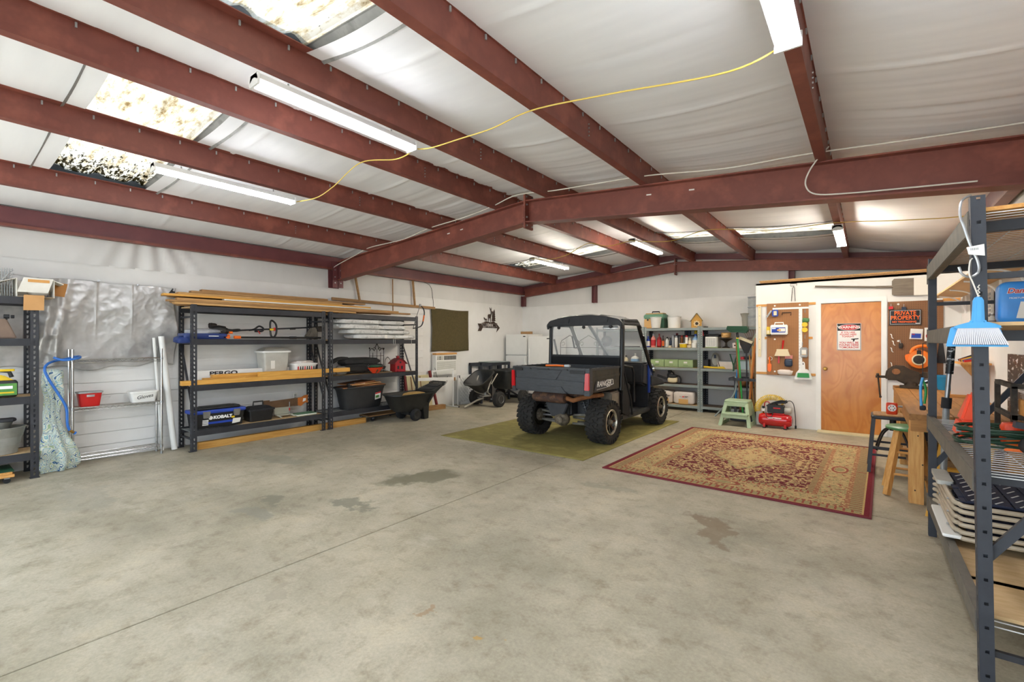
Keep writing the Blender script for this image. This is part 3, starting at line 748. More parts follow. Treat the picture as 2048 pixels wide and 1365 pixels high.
# tailgate with stepped relief
tg = MB().hexa([(-bw + .07, -1.48, .715), (bw - .07, -1.48, .715), (bw - .07, -1.44, .715), (-bw + .07, -1.44, .715), (-bw + .055, -1.485, 1.03), (bw - .055, -1.485, 1.03), (bw - .055, -1.44, 1.03), (-bw + .055, -1.44, 1.03)]).build('tailgate', 'utv_grey', U, bevel=.005)
MB().prism([(-.56, .735), (.56, .735), (.56, .885), (-.56, .905)], lambda a, b, h: (a, h, b), -1.50, -1.47).build('lower_relief', 'utv_grey', tg, bevel=.008)
MB().prism([(-.24, .715), (.30, .715), (.22, .81), (-.17, .81)], lambda a, b, h: (a, h, b), -1.512, -1.47).build('step_recess', 'utv_grey', tg, bevel=.008)
MB().prism([(-.13, .90), (.12, .89), (.22, 1.03), (-.20, 1.03)], lambda a, b, h: (a, h, b), -1.493, -1.47).build('centre_relief', 'utv_grey', tg, bevel=.006)
MB().box(-bw + .05, bw - .05, -1.495, -1.43, 1.025, 1.06).build('top_rail', 'utv_grey', tg, bevel=.008)
MB().box(.34, .58, -1.51, -1.48, .985, 1.035).build('latch_handle', 'black_plastic', tg, bevel=.01)
MB().box(-.58, -.44, -1.505, -1.48, 1.0, 1.05).build('scuff_plate', 'black_plastic', tg, bevel=.006)
for xx in (-.3, .0, .3): MB().cyl((xx, -1.50, 1.035), (xx, -1.49, 1.035), .013, 8).build('hole', 'black_plastic', tg)
# decal on the right bed side
mat('decal_dark', 0x2c3038, rough=.4)
dc = MB().prism([(-1.36, .765), (-.92, .795), (-.80, .80), (-.78, .86), (-.86, .885), (-1.30, .885), (-1.34, .84)], lambda a, b, h: (bw + h, a, b), .0085, .0105).build('decal', 'decal_dark', U, label='dark badge with white lettering')
lettering('RANGER', .10, 'ink_white', dc, (bw + .012, -1.08, .840), (PI / 2, 0, PI / 2), shear=.3, bold=.002, sx=1.12)
for yy in (-1.0, -.972, -.944, -.916): MB().prism([(yy, .789), (yy + .018, .790), (yy + .021, .806), (yy + .003, .805)], lambda a, b, h: (bw + h, a, b), .0107, .0115).build('small_print', 'ink_white', dc)
MB().prism([(-.90, .80), (-.785, .815), (-.80, .885), (-1.0, .893), (-1.0, .888), (-.81, .879), (-.80, .822), (-.90, .807)], lambda a, b, h: (bw + h, a, b), .0107, .0115).build('outline', 'ink_white', dc)
MB().prism([(-1.30, .768), (-.95, .788), (-.95, .792), (-1.30, .773)], lambda a, b, h: (bw + h, a, b), .0107, .0115).build('stripe', 'ink_white', dc)
# items lying on the tailgate
st = thing('tie_strap', 'orange and black tie-down strap lying on the cargo bed rail', 'strap', (-3.42, 5.47, 1.078))
MB().tube([(-.18, 0, .006), (0, .01, .012), (.12, 0, .008)], .014, 8).build('webbing', 'orange_plastic', st)
MB().cbox((.17, 0, .012), (.09, .04, .03)).build('buckle', 'zinc', st, bevel=.006)
# drivetrain under the bed
MB().lathe([(.04, -.30), (.085, -.29), (.098, -.27), (.098, .2), (.085, .225), (.04, .24)], (-.08, -1.27, .625), (1, 0, 0), 20, sy=.82).build('muffler', 'rust', U, label='rusty muffler')
MB().cyl((-.30, -1.27, .625), (-.36, -1.27, .60), .05, 12, .035).build('muffler_end', 'rust', U)
MB().tube([(.15, -1.27, .625), (.26, -1.26, .60), (.36, -1.22, .635), (.46, -1.1, .66), (.52, -.9, .66)], .034, 10).build('exhaust_pipe', 'rust_orange', U, label='rust orange exhaust pipe')
MB().box(-.14, .18, -1.2, -.9, .36, .60).build('engine_block', 'black_plastic', U, bevel=.03)
MB().hexa([(-.10, -1.28, .36), (.10, -1.28, .36), (.10, -1.16, .36), (-.10, -1.16, .36), (-.20, -1.27, .55), (.18, -1.27, .55), (.18, -1.16, .55), (-.20, -1.16, .55)]).build('rear_bracket', 'utv_black', U, bevel=.01)
MB().lathe([(.02, -.1), (.07, -.09), (.09, -.03), (.1, .0), (.09, .05), (.06, .09), (.02, .1)], (.06, -1.22, .32), (1, 0, 0), 16).build('differential', 'cast_dirty', U, label='dirty cast differential housing')
MB().lathe([(.03, 0), (.055, .005), (.06, .03), (.03, .05)], (.06, -1.30, .32), (0, -1, 0), 12).build('differential_cover', 'cast_dirty', U)
MB().bar((-.35, -1.12, .66), (.35, -1.12, .66), .05, .05).build('cross_member', 'rust', U)
for sx in (-1, 1):
    for (za, zb, ya) in ((.36, .38, -1.06), (.36, .38, -.9), (.24, .24, -1.06), (.24, .24, -.9)):
        MB().tube([(sx * .13, ya, za), (sx * .48, -.98, zb)], .018, 8).build('control_arm', 'arm_dusty', U)
    MB().tube([(sx * .10, -.98, .315), (sx * .5, -.98, .305)], .018, 8).build('axle_shaft', 'steel_bright', U)
    MB().tube([(sx * .34, -1.0, .36), (sx * .24, -1.02, .68)], .020, 8).build('shock_body', 'black_metal', U)
    co = [(sx * (.34 - .1 * t) + .045 * math.cos(t * 40), -1.0 - .02 * t + .045 * math.sin(t * 40), .42 + .24 * t) for t in [k / 70 for k in range(71)]]
    MB().tube(co, .008, 6).build('coil_spring', 'steel_bright', U)
    MB().lathe([(.02, -.05), (.09, -.03), (.10, .02), (.06, .06)], (sx * .47, -.98, .305), (sx, 0, 0), 14).build('wheel_hub', 'cast_dirty', U)
    MB().tube([(sx * .12, .95, .32), (sx * .5, .95, .3)], .02, 8).build('front_axle', 'utv_black', U)
# chassis, floor, seat base, doors
MB().hexa([(-.36, -1.0, .34), (.36, -1.0, .34), (.36, -.3, .28), (-.36, -.3, .28), (-.4, -1.0, .70), (.4, -1.0, .70), (.4, -.5, .72), (-.4, -.5, .72)]).build('engine_cover', 'utv_black', U, bevel=.02)
MB().box(-.60, .60, -.45, .66, .27, .31).build('floor_pan', 'utv_black', U, bevel=.01)
MB().box(-.55, .55, -.45, -.02, .31, .66).build('seat_base', 'utv_black', U, bevel=.02)
for sx in (-1, 1):
    MB().hexa([(sx * .40, -.72, .34), (sx * .57, -.72, .34), (sx * .57, -.42, .30), (sx * .40, -.42, .30), (sx * .40, -.74, .68), (sx * .57, -.72, .68), (sx * .57, -.42, .69), (sx * .40, -.42, .69)]).build('air_box', 'dusty_panel', U, bevel=.02, label='dusty grey side panel behind the door')
    MB().box(min(sx * .56, sx * .62), max(sx * .56, sx * .62), -.46, .66, .25, .33).build('rocker_panel', 'utv_black', U, bevel=.015)
MB().rbox(-.56, .56, -.42, .02, .64, .76, r=.06, rz=.03).build('bench_cushion', 'seat_vinyl', U)
sb = MB(); sb.T = Matrix.Translation((0, -.40, .74)) @ Matrix.Rotation(.16, 4, 'X')
for xx in (-.37, .0, .37):
    b_ = MB(); b_.T = Matrix.Translation((xx, -.36, .74)) @ Matrix.Rotation(.16, 4, 'X'); b_.rbox(-.175, .175, -.05, .05, 0, .46, r=.04, rz=.05); b_.build('seat_back', 'seat_vinyl', U)
# dash, steering wheel, hood
MB().hexa([(-.58, .42, .72), (.58, .42, .72), (.58, .78, .62), (-.58, .78, .62), (-.58, .46, 1.06), (.58, .46, 1.06), (.58, .80, 1.07), (-.58, .80, 1.07)]).build('dashboard', 'utv_black', U, bevel=.03)
MB().box(-.58, .58, .64, .70, .30, .80).build('firewall', 'utv_black', U)
MB().tube([(-.30 + .16 * math.cos(a), .33 + .06 * math.sin(a), 1.02 + .15 * math.sin(a)) for a in [2 * PI * k / 20 for k in range(20)]], .014, 8, close=True).build('steering_wheel', 'black_plastic', U)
MB().bar((-.30, .33, 1.02), (-.30, .52, .92), .04, .04).build('steering_column', 'black_plastic', U)
MB().hexa([(-.55, .78, .66), (.55, .78, .66), (.40, 1.36, .55), (-.40, 1.36, .55), (-.55, .78, 1.07), (.55, .78, 1.07), (.40, 1.34, .84), (-.40, 1.34, .84)]).build('hood', 'utv_blue', U, bevel=.04)
for sx in (-1, 1):
    MB().hexa([(sx * .40, .66, .66), (sx * .635, .66, .66), (sx * .66, 1.32, .66), (sx * .40, 1.32, .66), (sx * .42, .68, .90), (sx * .62, .68, .86), (sx * .64, 1.28, .72), (sx * .42, 1.30, .80)]).build('front_fender', 'utv_black', U, bevel=.03)
    MB().hexa([(sx * .585, .62, .56), (sx * .615, .62, .56), (sx * .615, .68, .56), (sx * .585, .68, .56), (sx * .585, .62, 1.05), (sx * .605, .62, 1.05), (sx * .605, .70, 1.02), (sx * .585, .70, 1.02)]).build('blue_door_trim', 'utv_blue', U, bevel=.008)
    MB().lathe([(.0, -.02), (.07, 0), (.085, .03), (.06, .05), (.0, .055)], (sx * .56, .84, .95), (sx * .7, .6, .2), 16).build('head_lamp', 'chrome', U)
# roll cage
mat('rops', 0x17181a, rough=.4)
for sx in (-1, 1):
    MB().tube([(sx * .615, -.50, .70), (sx * .62, -.47, 1.1), (sx * .62, -.45, 1.60), (sx * .605, -.43, 1.72)], .034, 10).build('rear_pillar', 'rops', U)
    MB().tube([(sx * .605, -.43, 1.72), (sx * .605, .10, 1.735), (sx * .605, .16, 1.70), (sx * .61, .22, 1.60), (sx * .615, .68, .98)], .030, 10).build('front_pillar', 'rops', U)
    MB().tube([(sx * .62, -.45, 1.06), (sx * .62, -.10, 1.02), (sx * .62, -.04, .93), (sx * .62, -.02, .48)], .018, 8).build('side_hoop', 'rops', U)
    MB().tube([(sx * .63, .30, 1.52), (sx * .655, .28, 1.50), (sx * .655, .36, 1.30), (sx * .63, .40, 1.30)], .014, 8).build('grab_handle', 'rops', U)
    # side net
    mat('net_black', 0x121214, rough=.8)
    MB().add([(sx * .625, -.44, .98), (sx * .63, -.20, .55), (sx * .63, -.22, .28), (sx * .625, -.46, .36), (sx * .612, -.44, .98), (sx * .612, -.20, .55), (sx * .612, -.22, .28), (sx * .612, -.46, .36)],
             [(0, 1, 2, 3), (7, 6, 5, 4), (0, 4, 5, 1), (1, 5, 6, 2), (2, 6, 7, 3), (3, 7, 4, 0)]).build('side_net', 'net_black', U)
    MB().tube([(sx * .625, -.43, 1.0), (sx * .64, -.20, .56), (sx * .64, -.14, .30)], .016, 6).build('net_strap', 'net_black', U)
    MB().tube([(sx * .60, -.40, 1.45), (sx * .56, -.34, 1.15), (sx * .52, -.30, .80)], .016, 6).build('seat_belt', 'net_black', U)
for (ya, za) in ((-.43, 1.72), (.10, 1.735)): MB().tube([(-.605, ya, za), (.605, ya, za)], .03, 10).build('cross_bar', 'rops', U)
MB().tube([(-.615, .66, 1.0), (.615, .66, 1.0)], .022, 8).build('cross_bar', 'rops', U)
# roof with moulded ribs
def rooff(u, v):
    x = -.655 + 1.31 * u; y = -.53 + .74 * v
    e = min(u, 1 - u) * 1.31; ev = min(v, 1 - v) * .74
    z = 1.838 - .10 * (x / .655) ** 2 - .05 * max(0, 1 - e / .09) ** 2 - .05 * max(0, 1 - ev / .08) ** 2
    rib = 0
    for c in (-.34, .34):
        rib = max(rib, min(1, max(0, (.10 - abs(x - c)) / .03)))
    if abs(x) < .17: rib = max(rib, .6 * min(1, (.17 - abs(x)) / .03))
    return (x, y, z - .012 + .018 * rib)
rf = MB().grid(rooff, 48, 20).build('roof', 'utv_black', U)
sd_ = rf.modifiers.new('thickness', 'SOLIDIFY'); sd_.thickness = .03; sd_.offset = -1
MB().prism([(-.645, 1.60), (-.60, 1.655), (.60, 1.655), (.645, 1.60), (.66, 1.68), (.60, 1.745), (.40, 1.79), (.15, 1.815), (-.15, 1.815), (-.40, 1.79), (-.60, 1.745), (-.66, 1.68)], lambda a, b, h: (a, h, b), -.545, -.49).build('roof_rear_fascia', 'utv_black', U, bevel=.012)
for xx in (-.33, .33): MB().prism([(-.10, 1.69), (.10, 1.69), (.12, 1.775), (-.12, 1.785)], lambda a, b, h, xx=xx: (a + xx, h, b), -.558, -.53).build('fascia_pad', 'utv_black', U, bevel=.01)
# rear window panel and lower flap
MB().box(-.585, .585, -.475, -.468, 1.20, 1.66).build('rear_window', 'hazy_panel', U)
MB().box(-.60, .60, -.485, -.465, 1.17, 1.205).build('window_lower_rail', 'rops', U, bevel=.006)
MB().box(-.60, .60, -.48, -.465, 1.04, 1.18).build('rear_flap', 'net_black', U)
for xx in (-.45, 0, .45): MB().lathe([(.02, 0), (.028, .01), (.022, .03), (.0, .032)], (xx, -.48, 1.635), (0, -1, 0), 12).build('window_clamp', 'black_plastic', U)
MB().rbox(-.13, .13, -.02, .02, 0, .07, r=.02, rz=.02).build('rear_view_mirror', 'chrome', U, (.22, -.02, 1.60), (-.2, 0, .1))
MB().bar((-.05, .62, 1.05), (-.26, .18, 1.68), .07, .02).build('windshield_brace', 'utv_trim', U)
MB().add([(-.575, .66, 1.02), (.575, .66, 1.02), (.575, .20, 1.66), (-.575, .20, 1.66), (-.575, .667, 1.02), (.575, .667, 1.02), (.575, .207, 1.66), (-.575, .207, 1.66)],
         [(0, 1, 2, 3), (7, 6, 5, 4), (0, 4, 5, 1), (1, 5, 6, 2), (2, 6, 7, 3), (3, 7, 4, 0)]).build('windshield', 'clear_panel', U)
# ------------------------------------------------------------------ helpers for storage
def punched(mb, o, ux, uz, w, h, pitch, hw, hh, z0=.04, tear=0.0):
    """sheet-metal face with a column of real slots; o corner, ux across, uz up"""
    o = Vector(o); ux = Vector(ux); uz = Vector(uz)
    def P(a, b): return o + ux * a + uz * b
    def quad(a0, b0, a1, b1): mb.add([P(a0, b0), P(a1, b0), P(a1, b1), P(a0, b1)], [(0, 1, 2, 3)])
    l = (w - hw) / 2; r = l + hw
    quad(0, 0, l, h); quad(r, 0, w, h)
    z = 0; k = z0
    while k + hh < h:
        mb.add([P(l, z), P(r, z), P(r, k), P(l + tear, k)] + ([P(l, k + hh * .5)] if tear else []), [(0, 1, 2, 3) + ((4,) if tear else ())])
        z = k + hh; k += pitch
    quad(l, z, r, h)
def post(parent, x, y, h, w, sx, sy, m, pitch=.055, hw=.016, hh=.032, tear=.006):
    mb = MB()
    punched(mb, (x, y, 0), (0, sy, 0), (0, 0, 1), w, h, pitch, hw, hh, .03, tear)   # face across y
    punched(mb, (x, y, 0), (sx, 0, 0), (0, 0, 1), w * .8, h, pitch, hw, hh, .03, tear)
    o = mb.build('upright_post', m, parent)
    s_ = o.modifiers.new('gauge', 'SOLIDIFY'); s_.thickness = .004; s_.offset = 0
    return o
def lump(mb, c, d, n=16, k=10, amp=.06, seed=0.0, pw=.6, fs=2.0, flat=True):
    """soft, noisy rounded block (bags, cloth, cushions)"""
    def sp(v, p): return math.copysign(abs(v) ** p, v)
    R = []
    for i in range(k + 1):
        ph = -PI / 2 + PI * i / k
        ring = []
        for j in range(n):
            th = 2 * PI * j / n
            v = Vector((sp(math.cos(ph), pw) * sp(math.cos(th), pw), sp(math.cos(ph), pw) * sp(math.sin(th), pw), sp(math.sin(ph), pw)))
            f = 1 + amp * (wob(v.x, v.y, v.z, fs, seed) + .5 * wob(v.x, v.y, v.z, fs * 2.6, seed + 3))
            p = Vector((v.x * d[0] / 2 * f, v.y * d[1] / 2 * f, v.z * d[2] / 2 * (f if v.z > 0 or not flat else 1)))
            ring.append(Vector(c) + p)
        R.append(ring)
    return mb.rings(R)
LEV = [1.885, 1.455, .855, .268]
def rack(label, y0, y1, x0=-7.345, x1=-6.88, h=1.905, levels=LEV, decks=('wood', 'wood', 'wood', 'wood'), m='rack_black', cat='shelf'):
    """boltless steel shelving: x1 = front plane (towards the room), origin at floor centre"""
    cx, cy = (x0 + x1) / 2, (y0 + y1) / 2
    t = thing('storage_rack', label, cat, (cx, cy, 0), group='black steel storage racks on the left')
    hx, hy = (x1 - x0) / 2, (y1 - y0) / 2
    for sx in (-1, 1):
        for sy in (-1, 1): post(t, sx * hx, sy * hy, h, .062, -sx, -sy, m)
    for i, z in enumerate(levels):
        for sx in (-1, 1):
            MB().prism([(0, 0), (.028, 0), (.028, -.018), (.044, -.022), (.044, -.075), (0, -.075)], lambda a, b, q, sx=sx: (sx * (hx - .003 - a + .0), q, z + b + .0), -hy + .005, hy - .005).build('beam', m, t)
        for yy in (-hy * .5, 0, hy * .5): MB().box(-hx + .03, hx - .03, yy - .02, yy + .02, z - .045, z - .02).build('deck_support', m, t)
        dk = decks[i]
        if dk == 'wood': MB().box(-hx + .03, hx - .008, -hy + .02, hy - .02, z - .018, z - .004).build('deck_board', 'plywood', t)
        elif dk == 'mesh':
            mesh_deck(t, -hx + .03, hx - .03, -hy + .02, hy - .02, z - .01)
        elif dk == 'half':
            mesh_deck(t, -hx + .03, hx - .03, -hy + .02, -.15, z - .016)
            MB().box(-hx + .03, hx - .008, -.30, hy - .02, z - .016, z - .002).build('deck_board', 'plywood', t)
    for sy in (-1, 1):   # end bracing
        y = sy * (hy - .02)
        for z in (h - .16, levels[-1] - .11): MB().bar((-hx + .02, y, z), (hx - .02, y, z), .022, .022).build('cross_brace', m, t)
        MB().bar((-hx + .02, y, 1.40), (hx - .02, y, .52), .026, .012).build('diagonal_brace', m, t)
        MB().box(-hx - .012, -hx + .05, y - .045, y + .03, 0, .006).build('foot', m, t); MB().box(hx - .05, hx + .006, y - .045, y + .03, 0, .006).build('foot', m, t)
    return t
def mesh_deck(t, x0, x1, y0, y1, z, sx=.05, sy=.075, m='zinc', w=.004):
    mb = MB(); 
    n = max(2, int((x1 - x0) / sx)); k = max(2, int((y1 - y0) / sy))
    for i in range(n + 1):
        x = x0 + (x1 - x0) * i / n; mb.box(x - w / 2, x + w / 2, y0, y1, z - w, z)
    for j in range(k + 1):
        y = y0 + (y1 - y0) * j / k; mb.box(x0, x1, y - w / 2, y + w / 2, z - 2 * w, z - w)
    o = mb.build('wire_deck', m, t); o['kind'] = 'stuff'
    return o

rack('black steel rack at the far left edge holding tubs and a jug', -1.03, .82, decks=('wood', 'wood', 'wood', 'wood'))
rack('black steel rack with toolboxes, yellow lumber and string trimmer', 2.20, 4.05, decks=('wood', 'wood', 'wood', 'half'))
rack('black steel rack with bubble-wrapped cushions and red barn birdhouse', 4.12, 5.97, decks=('wood', 'wood', 'wood', 'mesh'))

# ------------------------------------------------------------------ far-left rack contents
ct = thing('cage_trap', 'grey sheet metal and wire cage trap on top of the leftmost rack', 'cage', (-7.08, .29, 1.886))
mat('galv', 0xb3b5b1, 0x9da09c, rough=.45, scale=8, metal=.3)
MB().hexa([(-.13, -.30, 0), (.13, -.30, 0), (.13, .27, 0), (-.13, .27, 0), (-.13, -.30, .27), (.13, -.30, .27), (.13, .22, .27), (-.13, .22, .27)]).build('side_sheet', 'galv', ct)
mb = MB()
for k in range(7):
    mb.cyl((.125, .24 + .018 * k, 0 + .0), (.125, .24 + .018 * k, .29), .002, 4); mb.cyl((-.125, .24 + .018 * k, 0), (-.125, .24 + .018 * k, .29), .002, 4)
for k in range(8):
    mb.cyl((.125, .22, .02 + k * .036), (.125, .355, .02 + k * .036), .002, 4); mb.cyl((-.125, .22, .02 + k * .036), (-.125, .355, .02 + k * .036), .002, 4); mb.cyl((-.125, .355, .02 + k * .036), (.125, .355, .02 + k * .036), .002, 4)
o = mb.build('wire_grid', 'zinc', ct); o['kind'] = 'stuff'
MB().tube([(.13, .335, .26), (.13, .25, .12)], .005, 6).build('latch_rod', 'zinc', ct)
MB().tube([(.0, -.2, .27), (.0, -.15, .31), (0, .05, .31), (0, .1, .27)], .006, 6).build('carry_handle', 'zinc', ct)
bx = thing('open_carton', 'white printed cardboard carton with open flaps on the leftmost rack', 'box', (-7.05, .80, 1.886))
mat('carton_white', 0xe4e1d9, 0xd8d4ca, rough=.8, scale=6)
mat('carton_inside', 0xb59f86, rough=.85)
for (a, b, c, d) in ((-.18, .16, -.14, -.134), (-.18, .16, .134, .14)): MB().box(a, b, c, d, 0, .19).build('side_wall', 'carton_white', bx)
MB().box(-.18, -.174, -.134, .134, 0, .19).build('side_wall', 'carton_white', bx)
MB().box(-.18, .16, -.134, .134, 0, .006).build('carton_base', 'carton_inside', bx)
MB().hexa([(.155, -.135, .05), (.16, -.135, .05), (.16, .09, .05), (.155, .09, .05), (.17, -.09, .2), (.176, -.09, .2), (.176, .13, .2), (.17, .13, .2)]).build('front_flap', 'carton_white', bx)
MB().hexa([(-.1, -.14, .185), (.17, -.14, .185), (.2, -.30, .12), (-.1, -.3, .12), (-.1, -.14, .191), (.17, -.14, .191), (.2, -.30, .126), (-.1, -.3, .126)]).build('top_flap', 'carton_white', bx)
MB().hexa([(-.16, .13, .185), (.16, .13, .185), (.17, .21, .15), (-.14, .21, .15), (-.16, .13, .191), (.16, .13, .191), (.17, .21, .156), (-.14, .21, .156)]).build('top_flap', 'carton_white', bx)
MB().box(.177, .178, -.06, .10, .155, .185).build('printed_band', 'pine', bx)
lump(MB(), (.02, .03, .09), (.2, .17, .14), 14, 8, .2, 2).build('crumpled_paper', 'carton_white', bx)
mb = MB().hexa([(0, -.075, -.16), (.005, -.075, -.16), (.005, .075, -.155), (0, .075, -.155), (0, -.072, .0), (.005, -.072, .0), (.005, .078, 0), (0, .078, 0)])
single('cardboard_sheet', mb, 'cardboard', 'tan cardboard sheet hanging over the leftmost rack corner post', 'cardboard', (-6.855, .78, 1.906))
mat('orange_board', 0xbb7f36, 0xa96f2b, rough=.6, scale=5)
mb = MB().hexa([(0, -.09, .0), (.008, -.09, 0), (.008, .03, -.01), (0, .03, -.01), (-.02, -.08, .15), (-.012, -.08, .15), (-.012, .06, .14), (-.02, .06, .14)])
single('brown_folder', mb, 'orange_board', 'orange-brown board standing behind the open carton in front of the tarp', 'board', (-7.12, 1.02, 1.93))
hp = thing('seed_hopper', 'brown metal hopper with wing bolts on the leftmost rack', 'hopper', (-7.06, .40, 1.456))
mat('brown_metal', 0x6f5a4c, 0x7b6656, rough=.55, scale=8)
MB().hexa([(-.13, -.26, 0), (.13, -.26, 0), (.13, .27, 0), (-.13, .27, 0), (-.10, -.2, .20), (.10, -.2, .20), (.10, .20, .20), (-.10, .20, .20)]).build('hopper_body', 'brown_metal', hp, bevel=.008)
for yy in (.05, .20):
    MB().cyl((.07, yy - .02, .225), (.07, yy + .02, .225), .022, 10).build('wing_bolt', 'black_metal', hp)
    MB().cyl((.07, yy + .03, .225), (.07, yy + .055, .225), .018, 10).build('wing_bolt', 'black_metal', hp)
    MB().cyl((.07, yy, .19), (.07, yy, .225), .008, 6).build('bolt_stem', 'black_metal', hp)
jg = thing('weed_killer_jug', 'black jug with green label and yellow sprayer handle on the leftmost rack', 'jug', (-7.02, .55, .856))
mat('label_green', 0x3f7d3a, 0x5c9544, rough=.5, scale=12)
mat('yellow_plastic', 0xe0bd1f, rough=.4)
MB().rbox(-.07, .07, -.13, .13, 0, .17, r=.03, rz=.02).build('jug_body', 'black_plastic', jg)
MB().hexa([(-.06, -.12, .165), (.06, -.12, .165), (.06, .11, .165), (-.06, .11, .165), (-.03, -.05, .225), (.03, -.05, .225), (.03, .03, .225), (-.03, .03, .225)]).build('jug_shoulder', 'yellow_plastic', jg, bevel=.01)
MB().box(.0705, .0715, -.10, .12, .02, .14).build('label', 'label_green', jg)
MB().box(.0718, .0722, -.07, .09, .085, .115).build('label_band', 'ink_white', jg); MB().box(.0718, .0722, -.05, .1, .04, .055).build('label_stripe', 'yellow_plastic', jg)
MB().tube([(0, -.02, .22), (0, .0, .27), (0, .07, .26), (0, .09, .20)], .018, 8).build('sprayer', 'black_plastic', jg)
MB().rbox(-.02, .02, -.12, .11, .262, .285, r=.012).build('sprayer_head', 'yellow_plastic', jg)
mat('galv_tub', 0xb0b2ad, 0x9a9c96, rough=.55, scale=6, metal=.25, bump=.03)
def washtub(label, loc, sx, sy, h, z):
    t = thing('wash_tub', label, 'tub', loc)
    prof = [(.80, 0), (.82, h * .3), (.86, h * .3 + .006), (.9, h * .62), (.93, h * .62 + .006), (1.0, h - .012), (1.03, h - .006), (1.03, h), (.98, h), (.8, .02), (0.02, .012)]
    MB().lathe(prof, axis=(0, 0, 1), n=28, sx=sx, sy=sy).build('tub_shell', 'galv_tub', t)
    MB().tube([(sx * .95, -.05, h * .75), (sx * 1.12, -.05, h * .72), (sx * 1.14, 0, h * .45), (sx * 1.12, .06, h * .72), (sx * .95, .06, h * .75)], .006, 6).build('drop_handle', 'steel_bright', t)
    return t
washtub('large galvanized wash tub on the bottom shelf of the leftmost rack', (-7.10, .46, .268), .20, .29, .27, 0)
washtub('small galvanized tub stacked inside the large wash tub', (-7.10, .42, .45), .17, .24, .15, 0)
mb = MB(); lump(mb, (0, 0, .02), (.09, .14, .045), 14, 8, .2, 4); single('work_glove', mb, 'black_rubber', 'dark crumpled glove on the rim of the small galvanized tub', 'glove', (-6.99, .60, .60))
dl = thing('wood_dolly', 'wooden furniture dolly with green pad and casters under the leftmost rack', 'dolly', (-7.0, .37, 0))
for xx in (-.15, .15): MB().box(xx - .045, xx + .045, -.3, .27, .062, .092).build('rail', 'pine', dl, bevel=.003)
for yy in (-.25, .21): MB().box(-.2, .2, yy - .045, yy + .045, .092, .118).build('cross_board', 'pine_x', dl, bevel=.003)
MB().box(-.2, .2, -.3, .27, .118, .126).build('green_pad', 'green_dark', dl, bevel=.003)
for xx in (-.15, .15):
    for yy in (-.25, .22):
        MB().cyl((xx - .012, yy, .028), (xx + .012, yy, .028), .028, 14).build('caster_wheel', 'black_rubber', dl); MB().box(xx - .018, xx + .018, yy - .02, yy + .02, .045, .062).build('caster_fork', 'zinc', dl)

# ------------------------------------------------------------------ silver tarp hung on the wall
mat('tarp_silver', 0xb3b2b0, 0x9b9a98, rough=.36, scale=2.2, metal=.35, bump=.06, bscale=14, c3=0xbfbebc)
def ridge(x, y, z, sc, sd=0.0): return 1 - min(1, abs(wob(x, y, z, sc, sd)) * 3.2)
def tarpf(u, v):
    y = .50 + 1.66 * u; top = 2.165 - .02 * u + .012 * math.sin(u * 17) - .018 * math.sin(PI * ((u * 3) % 1)); bot = 1.12 + .025 * math.sin(u * 9) + .02 * math.sin(u * 23)
    if u > .94: y -= .02 * math.sin(v * 8)
    z = top + (bot - top) * v
    d = .05 + .020 * wob(y, z, 2, 2.2) + .008 * ridge(y, z * .8, 0, 3.0) + .004 * ridge(y, z, 4, 7.0, 2.0) + .0025 * ridge(y, z, 1, 15.0, 5.0)
    d += .014 * math.sin(u * 20 + 3 * wob(y, z, 0, 1.6)) * v
    crease = .008 * max(0, 1 - abs(u - .52 + .01 * v) / .010) + .006 * max(0, 1 - abs(u - .72) / .008)
    gw = math.exp(-((u - .27) / .075) ** 2)
    g_ = gw * (.10 * math.sin(PI * min(1, v * 1.15)) + .035 * math.sin(u * 70 + 6 * v) + .03 * ridge(y, z, 7, 4.0)) * (1 if v < .95 else .4)
    tot = max(.004, d + crease + max(-.02, g_))
    if y < .86: tot = min(tot, .012 + .3 * d)
    if y > 1.0:
        lim = .012 + .45 * d; t_ = min(1, max(0, (z - 1.37) / .3)); t_ = max(t_, 1 - min(1, (y - 1.0) / .1)); tot = min(tot, lim + (tot - lim) * t_ * t_ * (3 - 2 * t_)) if tot > lim else tot
    return (LX + .02 + tot, y, z)
tp = thing('silver_tarp', 'wrinkled silver tarp hung on the white wall behind the wire shelf', 'tarp', (LX + .05, 1.35, 1.12))
o = MB().grid(lambda u, v: Vector(tarpf(u, v)) - Vector((LX + .05, 1.35, 1.12)), 190, 110).build('tarp_sheet', 'tarp_silver', tp)
s_ = o.modifiers.new('t', 'SOLIDIFY'); s_.thickness = .003
for (yy, zz) in ((1.75, 2.135), (2.13, 2.10), (.93, 1.93), (1.37, 2.15)):
    MB().lathe([(.008, 0), (.014, .002), (.014, .005), (.008, .006)], (.06 if yy != .93 else .13, yy - 1.35, zz - 1.12), (1, 0, 0), 12).build('grommet', 'steel_bright', tp)
MB().prism([(-.045, -.03), (.03, -.02), (-.0, .04)], lambda a, b, h: (h, a + 2.12 - 1.35, b + 2.09 - 1.12), .045, .05).build('corner_patch', 'ink', tp)
MB().prism([(-.04, -.03), (.03, .0), (.0, .05)], lambda a, b, h: (h, a + .93 - 1.35, b + 1.93 - 1.12), .12, .125).build('corner_patch', 'ink', tp)

